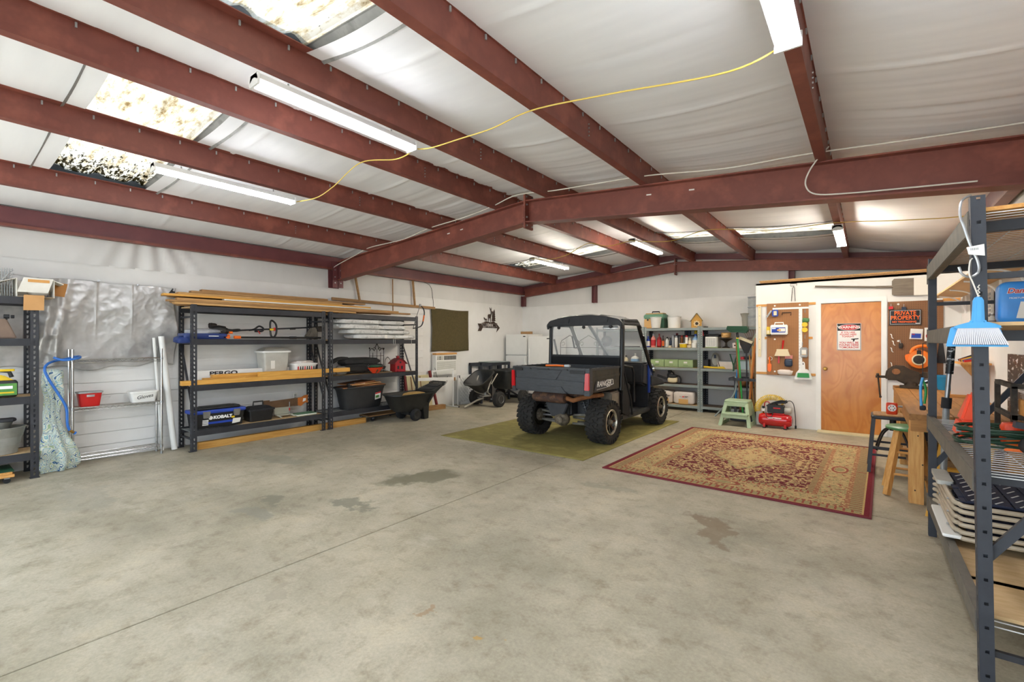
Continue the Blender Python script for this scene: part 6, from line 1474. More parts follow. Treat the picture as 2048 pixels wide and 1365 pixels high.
for k in range(3):
    oc = thing('organizer_drawer', ('bottom', 'middle', 'top')[k] + ' clear organizer box stacked at the end of the top shelf', 'box', (-1.70, 9.86, z1 + k * .19), group='clear organizer boxes')
    mat('clear_box', 0xc9cac8, 0xb2b4b2, rough=.2, scale=14, alpha=.6)
    MB().box(-.11, .11, -.12, .12, 0, .17).build('box_shell', 'clear_box', oc, bevel=.006); MB().box(-.115, .115, -.125, .125, .17, .188).build('lid', 'b_grey', oc); lump(MB(), (0, 0, .06), (.18, .2, .1), 12, 7, .4, k + 1).build('contents', 'b_grey', oc)
# file drawers
for k in range(3):
    fd = thing('file_drawer', ('left', 'middle', 'right')[k] + ' sage green card file drawer on the back shelf', 'drawer', (-3.545 + k * .295, 9.84, SZ[2]), group='green card file drawers')
    mat('file_green', 0x93a877, 0x9bb07f, rough=.5, scale=5); mat('file_dark', 0x5f6b4a, rough=.5)
    MB().box(-.143, .143, -.16, .17, 0, .155).build('drawer_case', 'file_green', fd, bevel=.004); f_ = MB().box(-.133, .133, -.168, -.158, .01, .145).build('drawer_front', 'file_green', fd, bevel=.004)
    MB().box(-.035, .035, -.172, -.168, .085, .12).build('label_holder', 'paper', f_); MB().tube([(-.04, -.168, .048), (-.035, -.185, .045), (.035, -.185, .045), (.04, -.168, .048)], .004, 6).build('pull', 'file_dark', f_)
bottle('white bleach jug with blue and yellow label on the shelf behind the vehicle', -4.08, 9.78, SZ[2], .27, .09, 'b_white', 'b_white', 'b_lightblue', neck=.22, cat='jug')
bottle('tan bottle left of the bleach jug behind the vehicle', -4.30, 9.80, SZ[2], .22, .05, 'b_cream', 'ink')
bottle('pink-brown jug partly hidden behind the vehicle cage', -4.43, 9.80, SZ[2], .24, .07, 'b_pink', 'b_brown')
hl = thing('work_helmet', 'dark grey full-face helmet on the shelf seen through the vehicle window', 'helmet', (-4.77, 9.80, SZ[1])); mat('helmet_grey', 0x55575a, 0x6a6c6e, rough=.35, scale=6)
lump(MB(), (0, 0, .13), (.25, .28, .25), 20, 14, .03, 2, 1.0).build('helmet_shell', 'helmet_grey', hl); MB().hexa([(-.15, -.16, .02), (.02, -.17, .02), (.0, -.08, .02), (-.14, -.06, .02), (-.14, -.15, .08), (.02, -.16, .08), (.0, -.08, .09), (-.13, -.06, .09)]).build('chin_bar', 'ink', hl, bevel=.01)
board('metal_rod', 'dark rod lying on the shelf behind the vehicle cage', (-4.55, 9.72, SZ[1] + .012), (-3.95, 9.74, SZ[1] + .012), .02, .02, 'dark_iron', 'rod')
# chainsaw
cs = thing('chainsaw', 'black chainsaw with dusty cream engine on the dark shelf', 'chainsaw', (-3.27, 9.78, SZ[3]), .1)
MB().prism([(-.30, .13), (-.08, .06), (-.07, .11), (-.28, .18), (-.31, .165)], lambda a, b, h: (a, h, b), -.005, .005).build('guide_bar', 'ink', cs)
lump(MB(), (.02, 0, .07), (.20, .14, .13), 16, 9, .1, 3, .6).build('engine_body', 'b_cream', cs); lump(MB(), (.02, 0, .15), (.17, .15, .08), 16, 8, .1, 4, .6).build('top_cover', 'ink', cs)
MB().tube(crv([(-.07, 0, .05), (-.08, 0, .17), (-.04, 0, .235), (.02, 0, .23), (.06, 0, .16)]), .014, 8).build('front_handle', 'ink', cs); MB().tube(crv([(.08, 0, .16), (.15, 0, .15), (.18, 0, .08), (.16, 0, .02), (.08, 0, .02)]), .016, 8).build('rear_handle', 'ink', cs)
MB().prism([(-.10, .17), (-.06, .20), (-.07, .27), (-.01, .27), (-.03, .2)], lambda a, b, h: (a, h, b), -.06, .06).build('hand_guard', 'ink', cs)
# paper sacks
mat('sack_white', 0xe3d9d2, 0xd6cbc3, rough=.8, scale=6, bump=.04)
for (xx, w, lab) in ((-3.36, .26, 'white paper sack half hidden by the front tire on the bottom shelf'), (-3.0, .43, 'white paper sack with red print on the bottom shelf')):
    sk = thing('paper_sack', lab, 'sack', (xx, 9.83, SZ[4]), group='white paper sacks'); lump(MB(), (0, 0, .13), (w, .3, .26), 24, 12, .06, xx, .35).build('sack_body', 'sack_white', sk)
    MB().box(-w * .22, w * .22, -.157, -.152, .01, .11).build('window_patch', 'box_tan', sk); MB().box(.02, .10, -.157, -.153, .166, .172).build('print_line', 'ink', sk); MB().box(.03, .075, -.157, -.153, .150, .158).build('print_line', 'ink', sk); MB().box(-.08, -.04, -.157, -.153, .162, .168).build('print_line', 'b_grey', sk); MB().box(-.02, .015, -.157, -.153, .15, .17).build('red_mark', 'red_ink', sk)
# right bay items
z2 = SZ[1]
mk = thing('milk_crate_box', 'white box printed with a dark grid on the upper right shelf', 'box', (-2.47, 9.80, z2)); MB().box(-.10, .10, -.12, .12, 0, .22).build('box_body', 'b_white', mk, bevel=.004); MB().box(.101, .13, -.12, .12, 0, .22).build('box_side', 'bin_grey', mk)
for k in range(6):
    MB().box(-.085, .085, -.1215, -.12, .045 + k * .027, .049 + k * .027).build('grid_line', 'ink', mk); MB().box(-.085 + k * .033, -.082 + k * .033, -.1215, -.12, .045, .183).build('grid_line', 'ink', mk)
MB().box(-.105, .135, -.125, .125, 0, .02).build('box_base', 'file_green', mk)
lump(MB(), (.03, 0, .245), (.28, .22, .06), 16, 7, .35, 6).build('bag_top', 'ink', mk)
pl2 = thing('orange_pliers', 'black tool with orange grip leaning by the centre post', 'tool', (-2.61, 9.76, z2)); MB().bar((0, 0, 0), (-.01, 0, .24), .035, .03).build('tool_shaft', 'ink', pl2); MB().bar((-.01, 0, .22), (-.04, -.01, .36), .025, .025).build('tool_grip', 'b_red', pl2)
cp = thing('footed_bowl', 'dark footed bowl holding a tan wooden bowl on the right shelf', 'bowl', (-2.21, 9.80, z2)); MB().lathe([(.07, 0), (.07, .01), (.025, .03), (.018, .10), (.04, .13), (.12, .18), (.115, .185), (.02, .15)], n=22).build('footed_dish', 'dark_iron', cp)
wb_ = thing('wooden_bowl', 'tan ribbed wooden bowl sitting in the dark footed bowl', 'bowl', (-2.21, 9.80, z2 + .19)); MB().lathe([(.06, 0), (.085, .02), (.08, .04), (.09, .05), (.085, .075), (.092, .10), (.08, .11), (.01, .02)], n=22).build('bowl_body', 'box_tan', wb_)
tn = thing('flat_carton', 'flat pink-white carton holding red oddments on the right shelf', 'box', (-1.92, 9.80, z2)); MB().box(-.15, .16, -.10, .10, 0, .10).build('carton', 'sack_white', tn, bevel=.003); MB().cyl((-.11, -.101, .05), (-.11, -.103, .05), .015, 10).build('print_mark', 'ink', tn); lump(MB(), (0, 0, .13), (.08, .08, .07), 10, 7, .3, 1).build('red_knob', 'red_paint', tn); lump(MB(), (.08, 0, .11), (.1, .08, .05), 10, 7, .3, 2).build('grey_part', 'b_grey', tn)
z3 = SZ[2]
fan = thing('wire_fan', 'round wire-caged object wrapped in film standing on the right shelf', 'fan', (-2.42, 9.86, z3)); MB().lathe([(.001, -.02), (.06, -.03), (.085, 0), (.06, .03), (.001, .02)], (0, 0, .165), (0, 1, 0), 20, sy=1.8).build('caged_disc', 'cloudy_glass', fan); MB().box(-.02, .02, -.05, -.03, .2, .27).build('blue_tag', 'b_navy', fan); MB().box(-.06, .06, -.05, .05, 0, .02).build('base', 'b_grey', fan)
yl = thing('yellow_level', 'yellow handled tool lying at the front of the right shelf', 'tool', (-2.38, 9.69, z3)); MB().bar((-.22, 0, .03), (.08, 0, .018), .03, .03).build('tool_bar', 'yellow_plastic', yl); MB().hexa([(.06, -.03, 0), (.19, -.03, 0), (.19, .03, 0), (.06, .03, 0), (.06, -.03, .045), (.15, -.02, .045), (.15, .02, .045), (.06, .03, .045)]).build('tool_head', 'yellow_plastic', yl, bevel=.006)
wbn = thing('cream_bin', 'cream white bin with dark rim in the middle of the right shelf', 'bin', (-2.18, 9.80, z3)); MB().rbox(-.17, .14, -.11, .11, 0, .14, r=.02, taper=.01).build('bin_body', 'sack_white', wbn); MB().box(-.17, .14, -.112, .112, .14, .15).build('rim', 'b_grey', wbn); MB().bar((-.15, -.112, .145), (-.12, -.112, .02), .012, .01).build('strap', 'ink', wbn)
lbn = thing('blue_bin', 'pale blue latching bin with tools on top at the right end', 'bin', (-1.82, 9.80, z3)); mat('pale_blue', 0xb9cbd0, rough=.4); MB().rbox(-.14, .18, -.13, .13, 0, .16, r=.02, taper=.012).build('bin_body', 'pale_blue', lbn); MB().rbox(-.16, .2, -.14, .14, .16, .185, r=.02).build('lid', 'b_white', lbn); MB().box(-.16, .2, -.142, -.139, .165, .178).build('lid_stripe', 'green_dark', lbn); lump(MB(), (.02, 0, .215), (.25, .14, .07), 14, 7, .4, 7).build('black_tools', 'ink', lbn); lump(MB(), (-.08, -.05, .215), (.08, .06, .06), 10, 6, .3, 8).build('red_tool', 'b_red', lbn)
gbx = thing('grey_box', 'grey metal box beside the green drawers by the centre post', 'box', (-2.59, 9.86, z3)); MB().box(-.05, .05, -.1, .1, 0, .16).build('box_body', 'rack_grey', gbx, bevel=.003); MB().box(-.05, .05, -.1, .1, .162, .17).build('lid', 'rack_grey', gbx)
blk = thing('felt_hat', 'round dark hat on the lower right shelf', 'hat', (-1.90, 9.80, SZ[3])); lump(MB(), (0, 0, .10), (.2, .2, .2), 18, 10, .05, 9, .9).build('crown', 'wood_brown', blk); MB().lathe([(.11, 0), (.13, .005), (.11, .01)], n=18).build('brim', 'ink', blk)
jk = thing('black_clamp', 'black clamp lying on the bottom right shelf', 'tool', (-2.02, 9.74, SZ[4])); MB().bar((-.12, 0, .02), (.05, 0, .02), .03, .03).build('bar', 'ink', jk); MB().bar((.04, 0, .02), (.06, 0, .17), .03, .04).build('jaw', 'ink', jk)
# baker's rack seen through the vehicle
bkr = thing('bakers_rack', 'folding black wire rack with peaked top standing before the back wall', 'rack', (-5.25, 9.40, 0))
for (dx, dy) in ((-.18, -.15), (.16, .12)):
    for s_ in (-1, 1):
        MB().cyl((dx + s_ * .25, dy, 0), (dx + s_ * .25, dy, 1.38), .008, 6).build('upright', 'dark_iron', bkr)
        MB().tube([(dx + s_ * .25, dy, 1.38), (dx + s_ * .22, dy, 1.44), (dx, dy, 1.56)], .008, 6).build('peak_bar', 'dark_iron', bkr)
        MB().tube([(dx + s_ * (.18 + .04 * math.cos(t)), dy, 1.37 + .04 * math.sin(t)) for t in [k * .6 for k in range(10)]], .005, 5).build('scroll', 'dark_iron', bkr)
    for z in (.3, .75, 1.1, 1.28): MB().cyl((dx - .25, dy, z), (dx + .25, dy, z), .006, 6).build('cross_wire', 'dark_iron', bkr)
for z in (.3, .75, 1.1):
    for k in range(5): MB().cyl((-.40 + k * .15, -.15, z), (-.08 + k * .15, .12, z), .004, 5).build('shelf_wire', 'dark_iron', bkr)

# ------------------------------------------------------------------ tool corner
tr2 = thing('tool_holder', 'grey plastic long-handled tool holder beside the white partition', 'rack', (-1.76, 9.22, 0))
MB().box(-.20, .20, -.265, -.235, .72, .77).build('front_rail', 'rack_grey', tr2, bevel=.01); MB().box(-.20, .20, .10, .13, .72, .77).build('rear_rail', 'rack_grey', tr2, bevel=.01); MB().box(-.22, -.20, -.26, .13, .72, .77).build('side_rail', 'rack_grey', tr2); MB().box(.20, .22, -.26, .13, .72, .77).build('side_rail', 'rack_grey', tr2); MB().box(-.20, .20, -.26, .13, .01, .045).build('base_tray', 'rack_grey', tr2, bevel=.01)
for xx in (-.18, .18): MB().box(xx - .02, xx + .02, .08, .12, .08, .72).build('upright', 'rack_grey', tr2)
for xx in (-.12, 0, .12): MB().cyl((xx, -.27, .745), (xx, -.262, .745), .028, 10).build('clip', 'ink', tr2)
gb_ = thing('push_broom', 'green push broom standing head-up in the tool corner', 'broom', (-1.78, 9.02, .05))
mat('broom_green', 0x1f8a3d, rough=.4)
MB().cyl((.03, 0, 0), (-.07, .0, 1.48), .016, 10).build('handle', 'broom_green', gb_); MB().cyl((-.06, 0, 1.44), (-.072, 0, 1.53), .022, 10).build('socket', 'ink', gb_); MB().cyl((-.064, 0, 1.42), (-.065, 0, 1.45), .019, 10).build('yellow_band', 'yellow_plastic', gb_)
MB().hexa([(-.18, -.05, 1.54), (.08, -.05, 1.52), (.08, .05, 1.52), (-.18, .05, 1.54), (-.24, -.06, 1.59), (.12, -.06, 1.57), (.12, .06, 1.57), (-.24, .06, 1.59)]).build('head_block', 'green_dark', gb_, bevel=.008); MB().hexa([(-.24, -.06, 1.59), (.12, -.06, 1.57), (.12, .06, 1.57), (-.24, .06, 1.59), (-.22, -.075, 1.65), (.10, -.075, 1.64), (.10, .075, 1.64), (-.22, .075, 1.65)]).build('bristles', 'green_dark', gb_)
br2 = thing('straw_broom', 'black-handled broom with cream bristle head standing in the tool corner', 'broom', (-1.72, 9.12, .05)); MB().cyl((.02, 0, 0), (0, 0, 1.30), .013, 8).build('handle', 'rack_grey', br2); MB().hexa([(-.03, -.02, 1.16), (.03, -.02, 1.16), (.03, .02, 1.16), (-.03, .02, 1.16), (-.10, -.03, 1.32), (.08, -.03, 1.30), (.08, .03, 1.30), (-.10, .03, 1.32)]).build('socket', 'ink', br2); MB().bar((-.11, 0, 1.44), (.10, 0, 1.35), .06, .05).build('bristle_head', 'b_cream', br2); MB().hexa([(-.10, -.02, 1.32), (.08, -.02, 1.30), (.08, .02, 1.30), (-.10, .02, 1.32), (-.11, -.02, 1.42), (.10, -.02, 1.34), (.10, .02, 1.34), (-.11, .02, 1.42)]).build('bristle_skirt', 'dark_iron', br2)
tl = [(-1.86, 9.10, 1.35, 'wood_brown', .017, -.02, 'brown wooden shovel handle left of the green broom'), (-1.66, 9.18, 1.12, 'pine_z', .011, -.02, 'thin pale wooden handle beside the black broom'), (-1.62, 9.10, 1.28, 'pine_z', .018, .02, 'tan hoe handle tilted in the tool corner'), (-1.585, 9.05, 1.42, 'saw_handle', .016, .03, 'orange wooden handle nearest the white partition'), (-1.69, 9.26, 1.20, 'zinc', .012, 0, 'grey metal pipe at the back of the tool corner'), (-1.64, 9.28, 1.35, 'wood_old', .015, .02, 'weathered rake handle at the back of the tool corner')]
for (x, y, h, m, r, tlt, lab) in tl:
    t = thing('garden_tool', lab, 'tool', (x, y, .06), group='long handled tools in the corner'); MB().cyl((-tlt * 3, 0, .03), (tlt, 0, h), r, 8).build('handle', m, t)
    lump(MB(), (-tlt * 3, -.01, .06), (.10, .04, .16), 10, 6, .1, x).build('tool_head', 'dark_iron', t)
bp_ = thing('blue_pole', 'bright blue pole with green D-grip beside the green broom', 'pole', (-1.90, 9.12, .26)); mat('pole_blue', 0x1f86d6, rough=.4); MB().cyl((0, 0, 0), (.03, 0, .66), .012, 8).build('pole', 'pole_blue', bp_); MB().tube([(-.03, 0, .72), (-.09, 0, .93), (.03, 0, .93), (-.03, 0, .72)], .012, 6).build('d_grip', 'green_dark', bp_); MB().cyl((-.03, 0, .62), (-.03, 0, .73), .014, 8).build('grip_stem', 'green_dark', bp_)
lr = thing('leaf_rake', 'fan leaf rake with bent wire tines at the back of the tool corner', 'rake', (-1.66, 9.30, .06)); MB().cyl((.0, 0, 0), (.02, 0, 1.25), .013, 8).build('handle', 'wood_old', lr)
for k in range(9):
    a = -.5 + k * .125; MB().tube([(.02, 0, 1.25), (.02 + .30 * math.sin(a), -.01, 1.25 + .30 * math.cos(a)), (.02 + .36 * math.sin(a), -.05, 1.25 + .33 * math.cos(a))], .0045, 5).build('tine', 'wood_brown', lr)
MB().bar((-.08, .0, 1.42), (.12, 0, 1.42), .01, .015).build('tine_brace', 'dark_iron', lr)
wpn = thing('edging_shovel', 'pale pointed shovel blade standing by the partition edge', 'shovel', (-1.60, 9.24, .06)); MB().cyl((0, 0, 0), (.0, 0, 1.15), .015, 8).build('handle', 'wood_old', wpn); mat('blade_pale', 0xa8a68e, rough=.5, metal=.3); MB().prism([(-.05, 1.15), (.05, 1.15), (.06, 1.38), (0, 1.50), (-.06, 1.38)], lambda a, b, h: (a, h, b), -.004, .004).build('blade', 'blade_pale', wpn)
single('curved_hoe', MB().tube(crv([(-.34, 0, 0), (-.16, 0, .22), (-.02, 0, .42), (.02, 0, .62), (.0, .02, .74)]), .014, 8), 'grey_green', 'curved grey metal tool handle leaning from the step stool', 'tool', (-1.88, 9.0, .05))
# step stool
sst = thing('step_stool', 'sage green plastic two-step stool beside the tool corner', 'stool', (-1.76, 8.60, 0))
mat('stool_green', 0xa3b795, 0xadc0a0, rough=.5, scale=12)
def leg4(xa, xb, ya, yb, za, zb, w, d): return MB().hexa([(xa - w, ya - d, za), (xa + w, ya - d, za), (xa + w, ya + d, za), (xa - w, ya + d, za), (xb - w, yb - d, zb), (xb + w, yb - d, zb), (xb + w, yb + d, zb), (xb - w, yb + d, zb)])
for sx in (-1, 1):
    leg4(sx * .225, sx * .155, -.22, -.08, 0, .39, .028, .03).build('front_leg', 'stool_green', sst, bevel=.006); leg4(sx * .225, sx * .155, .28, .22, 0, .39, .028, .03).build('rear_leg', 'stool_green', sst, bevel=.006)
    MB().hexa([(sx * .215, -.22, .0), (sx * .232, -.22, .0), (sx * .232, .28, .0), (sx * .215, .28, .0), (sx * .205, -.20, .06), (sx * .222, -.20, .06), (sx * .222, .26, .06), (sx * .205, .26, .06)]).build('side_skid', 'stool_green', sst)
    MB().hexa([(sx * .18, -.16, .17), (sx * .20, -.16, .17), (sx * .20, .25, .17), (sx * .18, .25, .17), (sx * .15, -.08, .38), (sx * .17, -.08, .38), (sx * .17, .22, .38), (sx * .15, .22, .38)]).build('side_panel', 'stool_green', sst)
MB().rbox(-.185, .185, -.11, .24, .38, .42, r=.03, rz=.01).build('top_step', 'stool_green', sst); MB().rbox(-.205, .205, -.235, -.06, .185, .222, r=.025, rz=.01).build('lower_step', 'stool_green', sst)
MB().box(-.165, .165, -.12, -.095, .325, .385).build('top_apron', 'stool_green', sst, bevel=.004); MB().box(-.19, .19, -.225, -.20, .135, .19).build('lower_apron', 'stool_green', sst, bevel=.004)
# ------------------------------------------------------------------ partition wall: pegboards and hung tools
def peg_mat(name, c1, c2):
    m = bpy.data.materials.new(name); MATS[name] = m; m.use_nodes = True
    nt = m.node_tree; b = nt.nodes['Principled BSDF']; lk = nt.links.new
    tc = nd(nt, 'ShaderNodeTexCoord'); sp = nd(nt, 'ShaderNodeSeparateXYZ'); lk(tc.outputs['Object'], sp.inputs[0])
    def M(op, a, c=None):
        x = nd(nt, 'ShaderNodeMath', operation=op)
        for k, v in ((0, a), (1, c)):
            if v is None: continue
            if isinstance(v, (int, float)): x.inputs[k].default_value = v
            else: lk(v, x.inputs[k])
        return x.outputs[0]
    fx = M('SUBTRACT', M('FRACT', M('MULTIPLY', sp.outputs[0], 39.37)), .5); fz = M('SUBTRACT', M('FRACT', M('MULTIPLY', sp.outputs[2], 39.37)), .5)
    d = M('SQRT', M('ADD', M('MULTIPLY', fx, fx), M('MULTIPLY', fz, fz))); hole = M('LESS_THAN', d, .15)
    x = nd(nt, 'ShaderNodeMix', data_type='RGBA'); lk(hole, x.inputs[0]); x.inputs[6].default_value = L(c1); x.inputs[7].default_value = L(c2); lk(x.outputs[2], b.inputs['Base Color']); b.inputs['Roughness'].default_value = .6
peg_mat('pegboard', 0x9c6b3f, 0x4f3018); peg_mat('pegboard_dark', 0x7d5534, 0x4a2f1b)
def pegboard(label, x0, x1, z0, z1, m):
    t = thing('pegboard', label, 'pegboard', ((x0 + x1) / 2, PY - .012, z0)); w = (x1 - x0) / 2
    MB().box(-w, w, -.008, .0, 0, z1 - z0).build('board', m, t)
    for sx in (-1, 1):
        for zz in (.06, (z1 - z0) / 2, z1 - z0 - .04): MB().cyl((sx * (w - .12), -.012, zz), (sx * (w - .12), -.008, zz), .014, 10).build('washer', 'white_plastic', t)
    return t
pg1 = pegboard('brown pegboard left of the wooden door', -1.353, -.755, .86, 2.06, 'pegboard')
pg2 = pegboard('dark brown pegboard right of the wooden door', .238, .845, .85, 2.01, 'pegboard_dark')
for (xa, xb, z, lab) in ((-1.515, -.66, 2.035, 'upper wooden batten behind the left pegboard'), (-1.385, -.70, 1.48, 'middle wooden batten behind the left pegboard'), (-1.515, -.66, .885, 'lower wooden batten behind the left pegboard'), (.84, 1.02, 2.01, 'short wooden batten right of the dark pegboard')):
    board('wall_batten', lab, (xa, PY - .006, z), (xb, PY - .006, z), .011, .04, 'pine_x', 'batten')
def hung(name, label, cat, x, z, y=PY - .03, **kw): return thing(name, label, cat, (x, y, z), **kw)
yv = hung('yardstick', 'long pale wooden ruler hung left of the pegboard', 'ruler', -1.462, 1.16, PY - .014); MB().box(-.022, .022, -.006, 0, 0, .87).build('stick', 'b_cream', yv); 
for zz in (.12, .3, .5, .7, .84): MB().cyl((0, -.008, zz), (0, -.006, zz), .005, 8).build('mark', 'ink', yv)
tsq = hung('drywall_square', 'white T-square hung on the left pegboard', 'square', -.865, .79, PY - .022); MB().box(-.024, .024, -.003, 0, 0, 1.17).build('blade', 'white_gloss', tsq); MB().box(-.40, .115, -.008, 0, 1.165, 1.195).build('head', 'white_gloss', tsq)
for k in range(22): MB().box(-.024, -.010 if k % 2 else .0, -.0036, -.003, .05 + k * .05, .054 + k * .05).build('tick', 'b_grey', tsq)
kb = hung('first_aid_kit', 'white case with blue product label hung on the left pegboard', 'case', -1.165, 1.535); MB().box(-.125, .125, -.06, .0, 0, .165).build('case', 'white_plastic', kb, bevel=.012); MB().tube([(-.065, -.03, .16), (-.06, -.03, .20), (.06, -.03, .20), (.065, -.03, .16)], .009, 8).build('handle', 'white_plastic', kb); lb_ = MB().box(-.105, .095, -.062, -.0605, .035, .12).build('label', 'blue_ink', kb); MB().box(.0, .09, -.0635, -.0622, .05, .105).build('label_picture', 'paper', lb_); MB().box(-.025, .03, -.065, -.0637, .06, .09).build('label_figure', 'box_tan', lb_); MB().box(-.10, -.045, -.0635, -.0622, .095, .112).build('label_text', 'ink_white', lb_)
hb = hung('bench_brush', 'bench brush with red handle and cream bristles hung on the pegboard', 'brush', -1.12, 1.18); MB().hexa([(-.115, -.03, 0), (.115, -.03, 0), (.115, 0, 0), (-.115, 0, 0), (-.085, -.03, .085), (.085, -.03, .085), (.085, 0, .085), (-.085, 0, .085)]).build('bristles', 'b_cream', hb); MB().box(-.085, .085, -.032, .002, .085, .115).build('block', 'b_cream', hb, bevel=.006); MB().tube([(.0, -.015, .115), (.01, -.02, .20), (.015, -.02, .26)], .013, 8, rad=[.010, .013, .016]).build('handle', 'red_paint', hb)
tw = hung('hand_trowel', 'orange plastic garden trowel hung on the pegboard', 'trowel', -1.31, .915); MB().prism([(-.03, .12), (-.028, .02), (0, -.01), (.028, .02), (.03, .12), (.012, .14), (-.012, .14)], lambda a, b, h: (a, h, b), -.006, .004).build('scoop', 'orange_plastic', tw, bevel=.003); MB().tube([(0, 0, .13), (0, -.005, .25)], .012, 8).build('handle', 'orange_plastic', tw); MB().tube([(.03 * math.cos(t) + .01, 0, .22 + .03 * math.sin(t)) for t in [k * .5 for k in range(13)]], .004, 5).build('hook', 'white_plastic', tw)
dp = hung('whisk_dustpan', 'white dustpan with green brush hung at the pegboard corner', 'dustpan', -.825, .81); MB().prism([(-.125, 0), (.125, 0), (.10, .10), (.055, .165), (-.055, .165), (-.10, .10)], lambda a, b, h: (a, h, b), -.012, .0).build('pan', 'white_plastic', dp, bevel=.004); MB().box(-.125, .125, -.03, -.01, 0, .018).build('pan_lip', 'white_plastic', dp); MB().hexa([(-.085, -.04, .03), (.085, -.04, .03), (.085, -.014, .03), (-.085, -.014, .03), (-.075, -.04, .10), (.075, -.04, .10), (.075, -.014, .10), (-.075, -.014, .10)]).build('bristles', 'broom_green', dp); MB().prism([(-.075, .10), (.075, .10), (.03, .16), (.022, .27), (0, .29), (-.022, .27), (-.03, .16)], lambda a, b, h: (a, h, b), -.035, -.015).build('brush_back', 'white_plastic', dp, bevel=.005); MB().box(-.006, .006, -.036, -.034, .235, .265).build('hang_hole', 'ink', dp)
tpx = hung('tape_pack', 'pack of two yellow rolls hung near the pegboard edge', 'tape', -.805, 1.58)
for zz in (.03, .115): MB().lathe([(.015, 0), (.038, .001), (.042, .012), (.038, .024), (.015, .025)], (0, 0, zz), (0, -1, 0), 18).build('roll', 'yellow_plastic', tpx)
lump(MB(), (.01, -.01, .185), (.10, .03, .07), 12, 6, .3, 3).build('packaging', 'b_green', tpx)
clm = hung('fuse_pack', 'clear blister pack with white card hung on the pegboard', 'pack', -.815, 1.16); MB().box(-.055, .055, -.03, 0, 0, .17).build('blister', 'clear_box', clm, bevel=.015); MB().box(-.03, .03, -.033, -.031, .045, .125).build('card', 'paper', clm); MB().box(-.03, .03, -.0345, -.0332, .05, .058).build('stripe', 'box_tan', clm)
bbg = hung('cable_bag', 'bag of black cable with pink header hung on the pegboard', 'bag', -1.03, 1.01); lump(MB(), (0, -.02, .06), (.12, .05, .13), 14, 8, .25, 4).build('contents', 'b_navy', bbg); MB().box(-.055, .055, -.006, 0, .13, .185).build('header', 'b_pink', bbg)
gvl = hung('cloth_glove', 'grey cloth work glove hung low on the pegboard', 'glove', -1.085, .86); lump(MB(), (0, -.01, .05), (.21, .05, .085), 16, 8, .3, 5).build('glove_body', 'sack_white', gvl)
blp = hung('caulk_pack', 'blue and white caulk packages hung at the pegboard top', 'pack', -1.21, 1.84); MB().box(-.06, .03, -.03, 0, 0, .11).build('blue_pack', 'b_blue', blp, bevel=.008); MB().box(-.035, .01, -.032, -.0305, .02, .09).build('label', 'b_cream', blp); MB().bar((-.14, -.015, -.01), (-.07, -.015, .10), .022, .022).build('tube', 'zinc', blp)
ylp = hung('stud_finder', 'yellow tool in a blister pack hung left of the white case', 'tool', -1.325, 1.52); MB().box(-.028, .03, -.025, 0, .02, .15).build('body', 'yellow_plastic', ylp, bevel=.006); MB().box(-.02, .02, -.027, -.0255, .03, .09).build('label', 'b_cream', ylp); MB().box(-.028, .035, -.027, 0, 0, .02).build('base', 'ink', ylp)
rkn = hung('utility_knife', 'red utility knife hung below the bench brush', 'knife', -1.175, 1.06); MB().bar((0, -.01, 0), (.005, -.01, .12), .022, .015, (0, 1, 0)).build('knife_body', 'b_red', rkn)
ahk = hung('steel_hook', 'dark metal hook bar hung near the pegboard top', 'hook', -1.06, 1.88); MB().tube([(-.065, 0, -.02), (-.065, 0, .02), (.065, 0, .02), (.06, -.01, -.03)], .006, 6).build('hook_bar', 'dark_iron', ahk)
for (x, z, lab) in ((-.80, 1.92, 'small steel clip hung at the upper right of the left pegboard'), (-.80, 1.50, 'small pale hook below the yellow rolls'), (-.835, 1.39, 'small grey clip above the blister pack')):
    t = hung('peg_hook', lab, 'hook', x, z); MB().tube([(0, .01, .02), (0, -.02, .02), (0, -.025, -.02), (0, -.01, -.03)], .005, 6).build('hook_wire', 'steel_bright', t)
wh = hung('tongs', 'metal tongs hung above the left pegboard', 'tongs', -.96, 2.085, PY - .012); MB().tube([(-.035, 0, 0), (-.015, 0, .22), (0, 0, .235)], .004, 6).build('arm', 'dark_iron', wh); MB().tube([(.02, 0, 0), (.01, 0, .22), (0, 0, .235)], .004, 6).build('arm', 'dark_iron', wh); MB().tube([(0, 0, .235), (0, 0, .25), (-.05, 0, .255), (-.05, 0, .29), (.04, 0, .29), (.04, 0, .255)], .004, 6).build('hanger', 'dark_iron', wh)
# wooden grain shovel hung over the door
pdl = hung('grain_shovel', 'old grey wooden scoop shovel hung flat above the door', 'shovel', 0.0, 2.215, PY - .035)
mat('grey_wood', 0x6b6156, 0x7c7266, rough=.85, scale=4, stretch=(1.5, 10, 14), bump=.04)
MB().cyl((-.665, 0, .09), (.10, 0, .025), .014, 8).build('handle', 'grey_wood', pdl); MB().cyl((.10, 0, .025), (.30, 0, .015), .017, 8).build('socket', 'grey_wood', pdl)
MB().prism([(.285, -.10), (.31, -.115), (.53, -.125), (.53, .125), (.31, .13), (.285, .10)], lambda a, b, h: (a, h, b), -.006, .012).build('blade_board', 'grey_wood', pdl); mat('chipped_white', 0xe3e0d8, 0x8a6a44, rough=.8, scale=7, lo=.62, hi=.68); MB().prism([(.53, -.125), (.70, -.125), (.71, .13), (.53, .125)], lambda a, b, h: (a, h, b), -.008, .012).build('blade_edge', 'chipped_white', pdl)
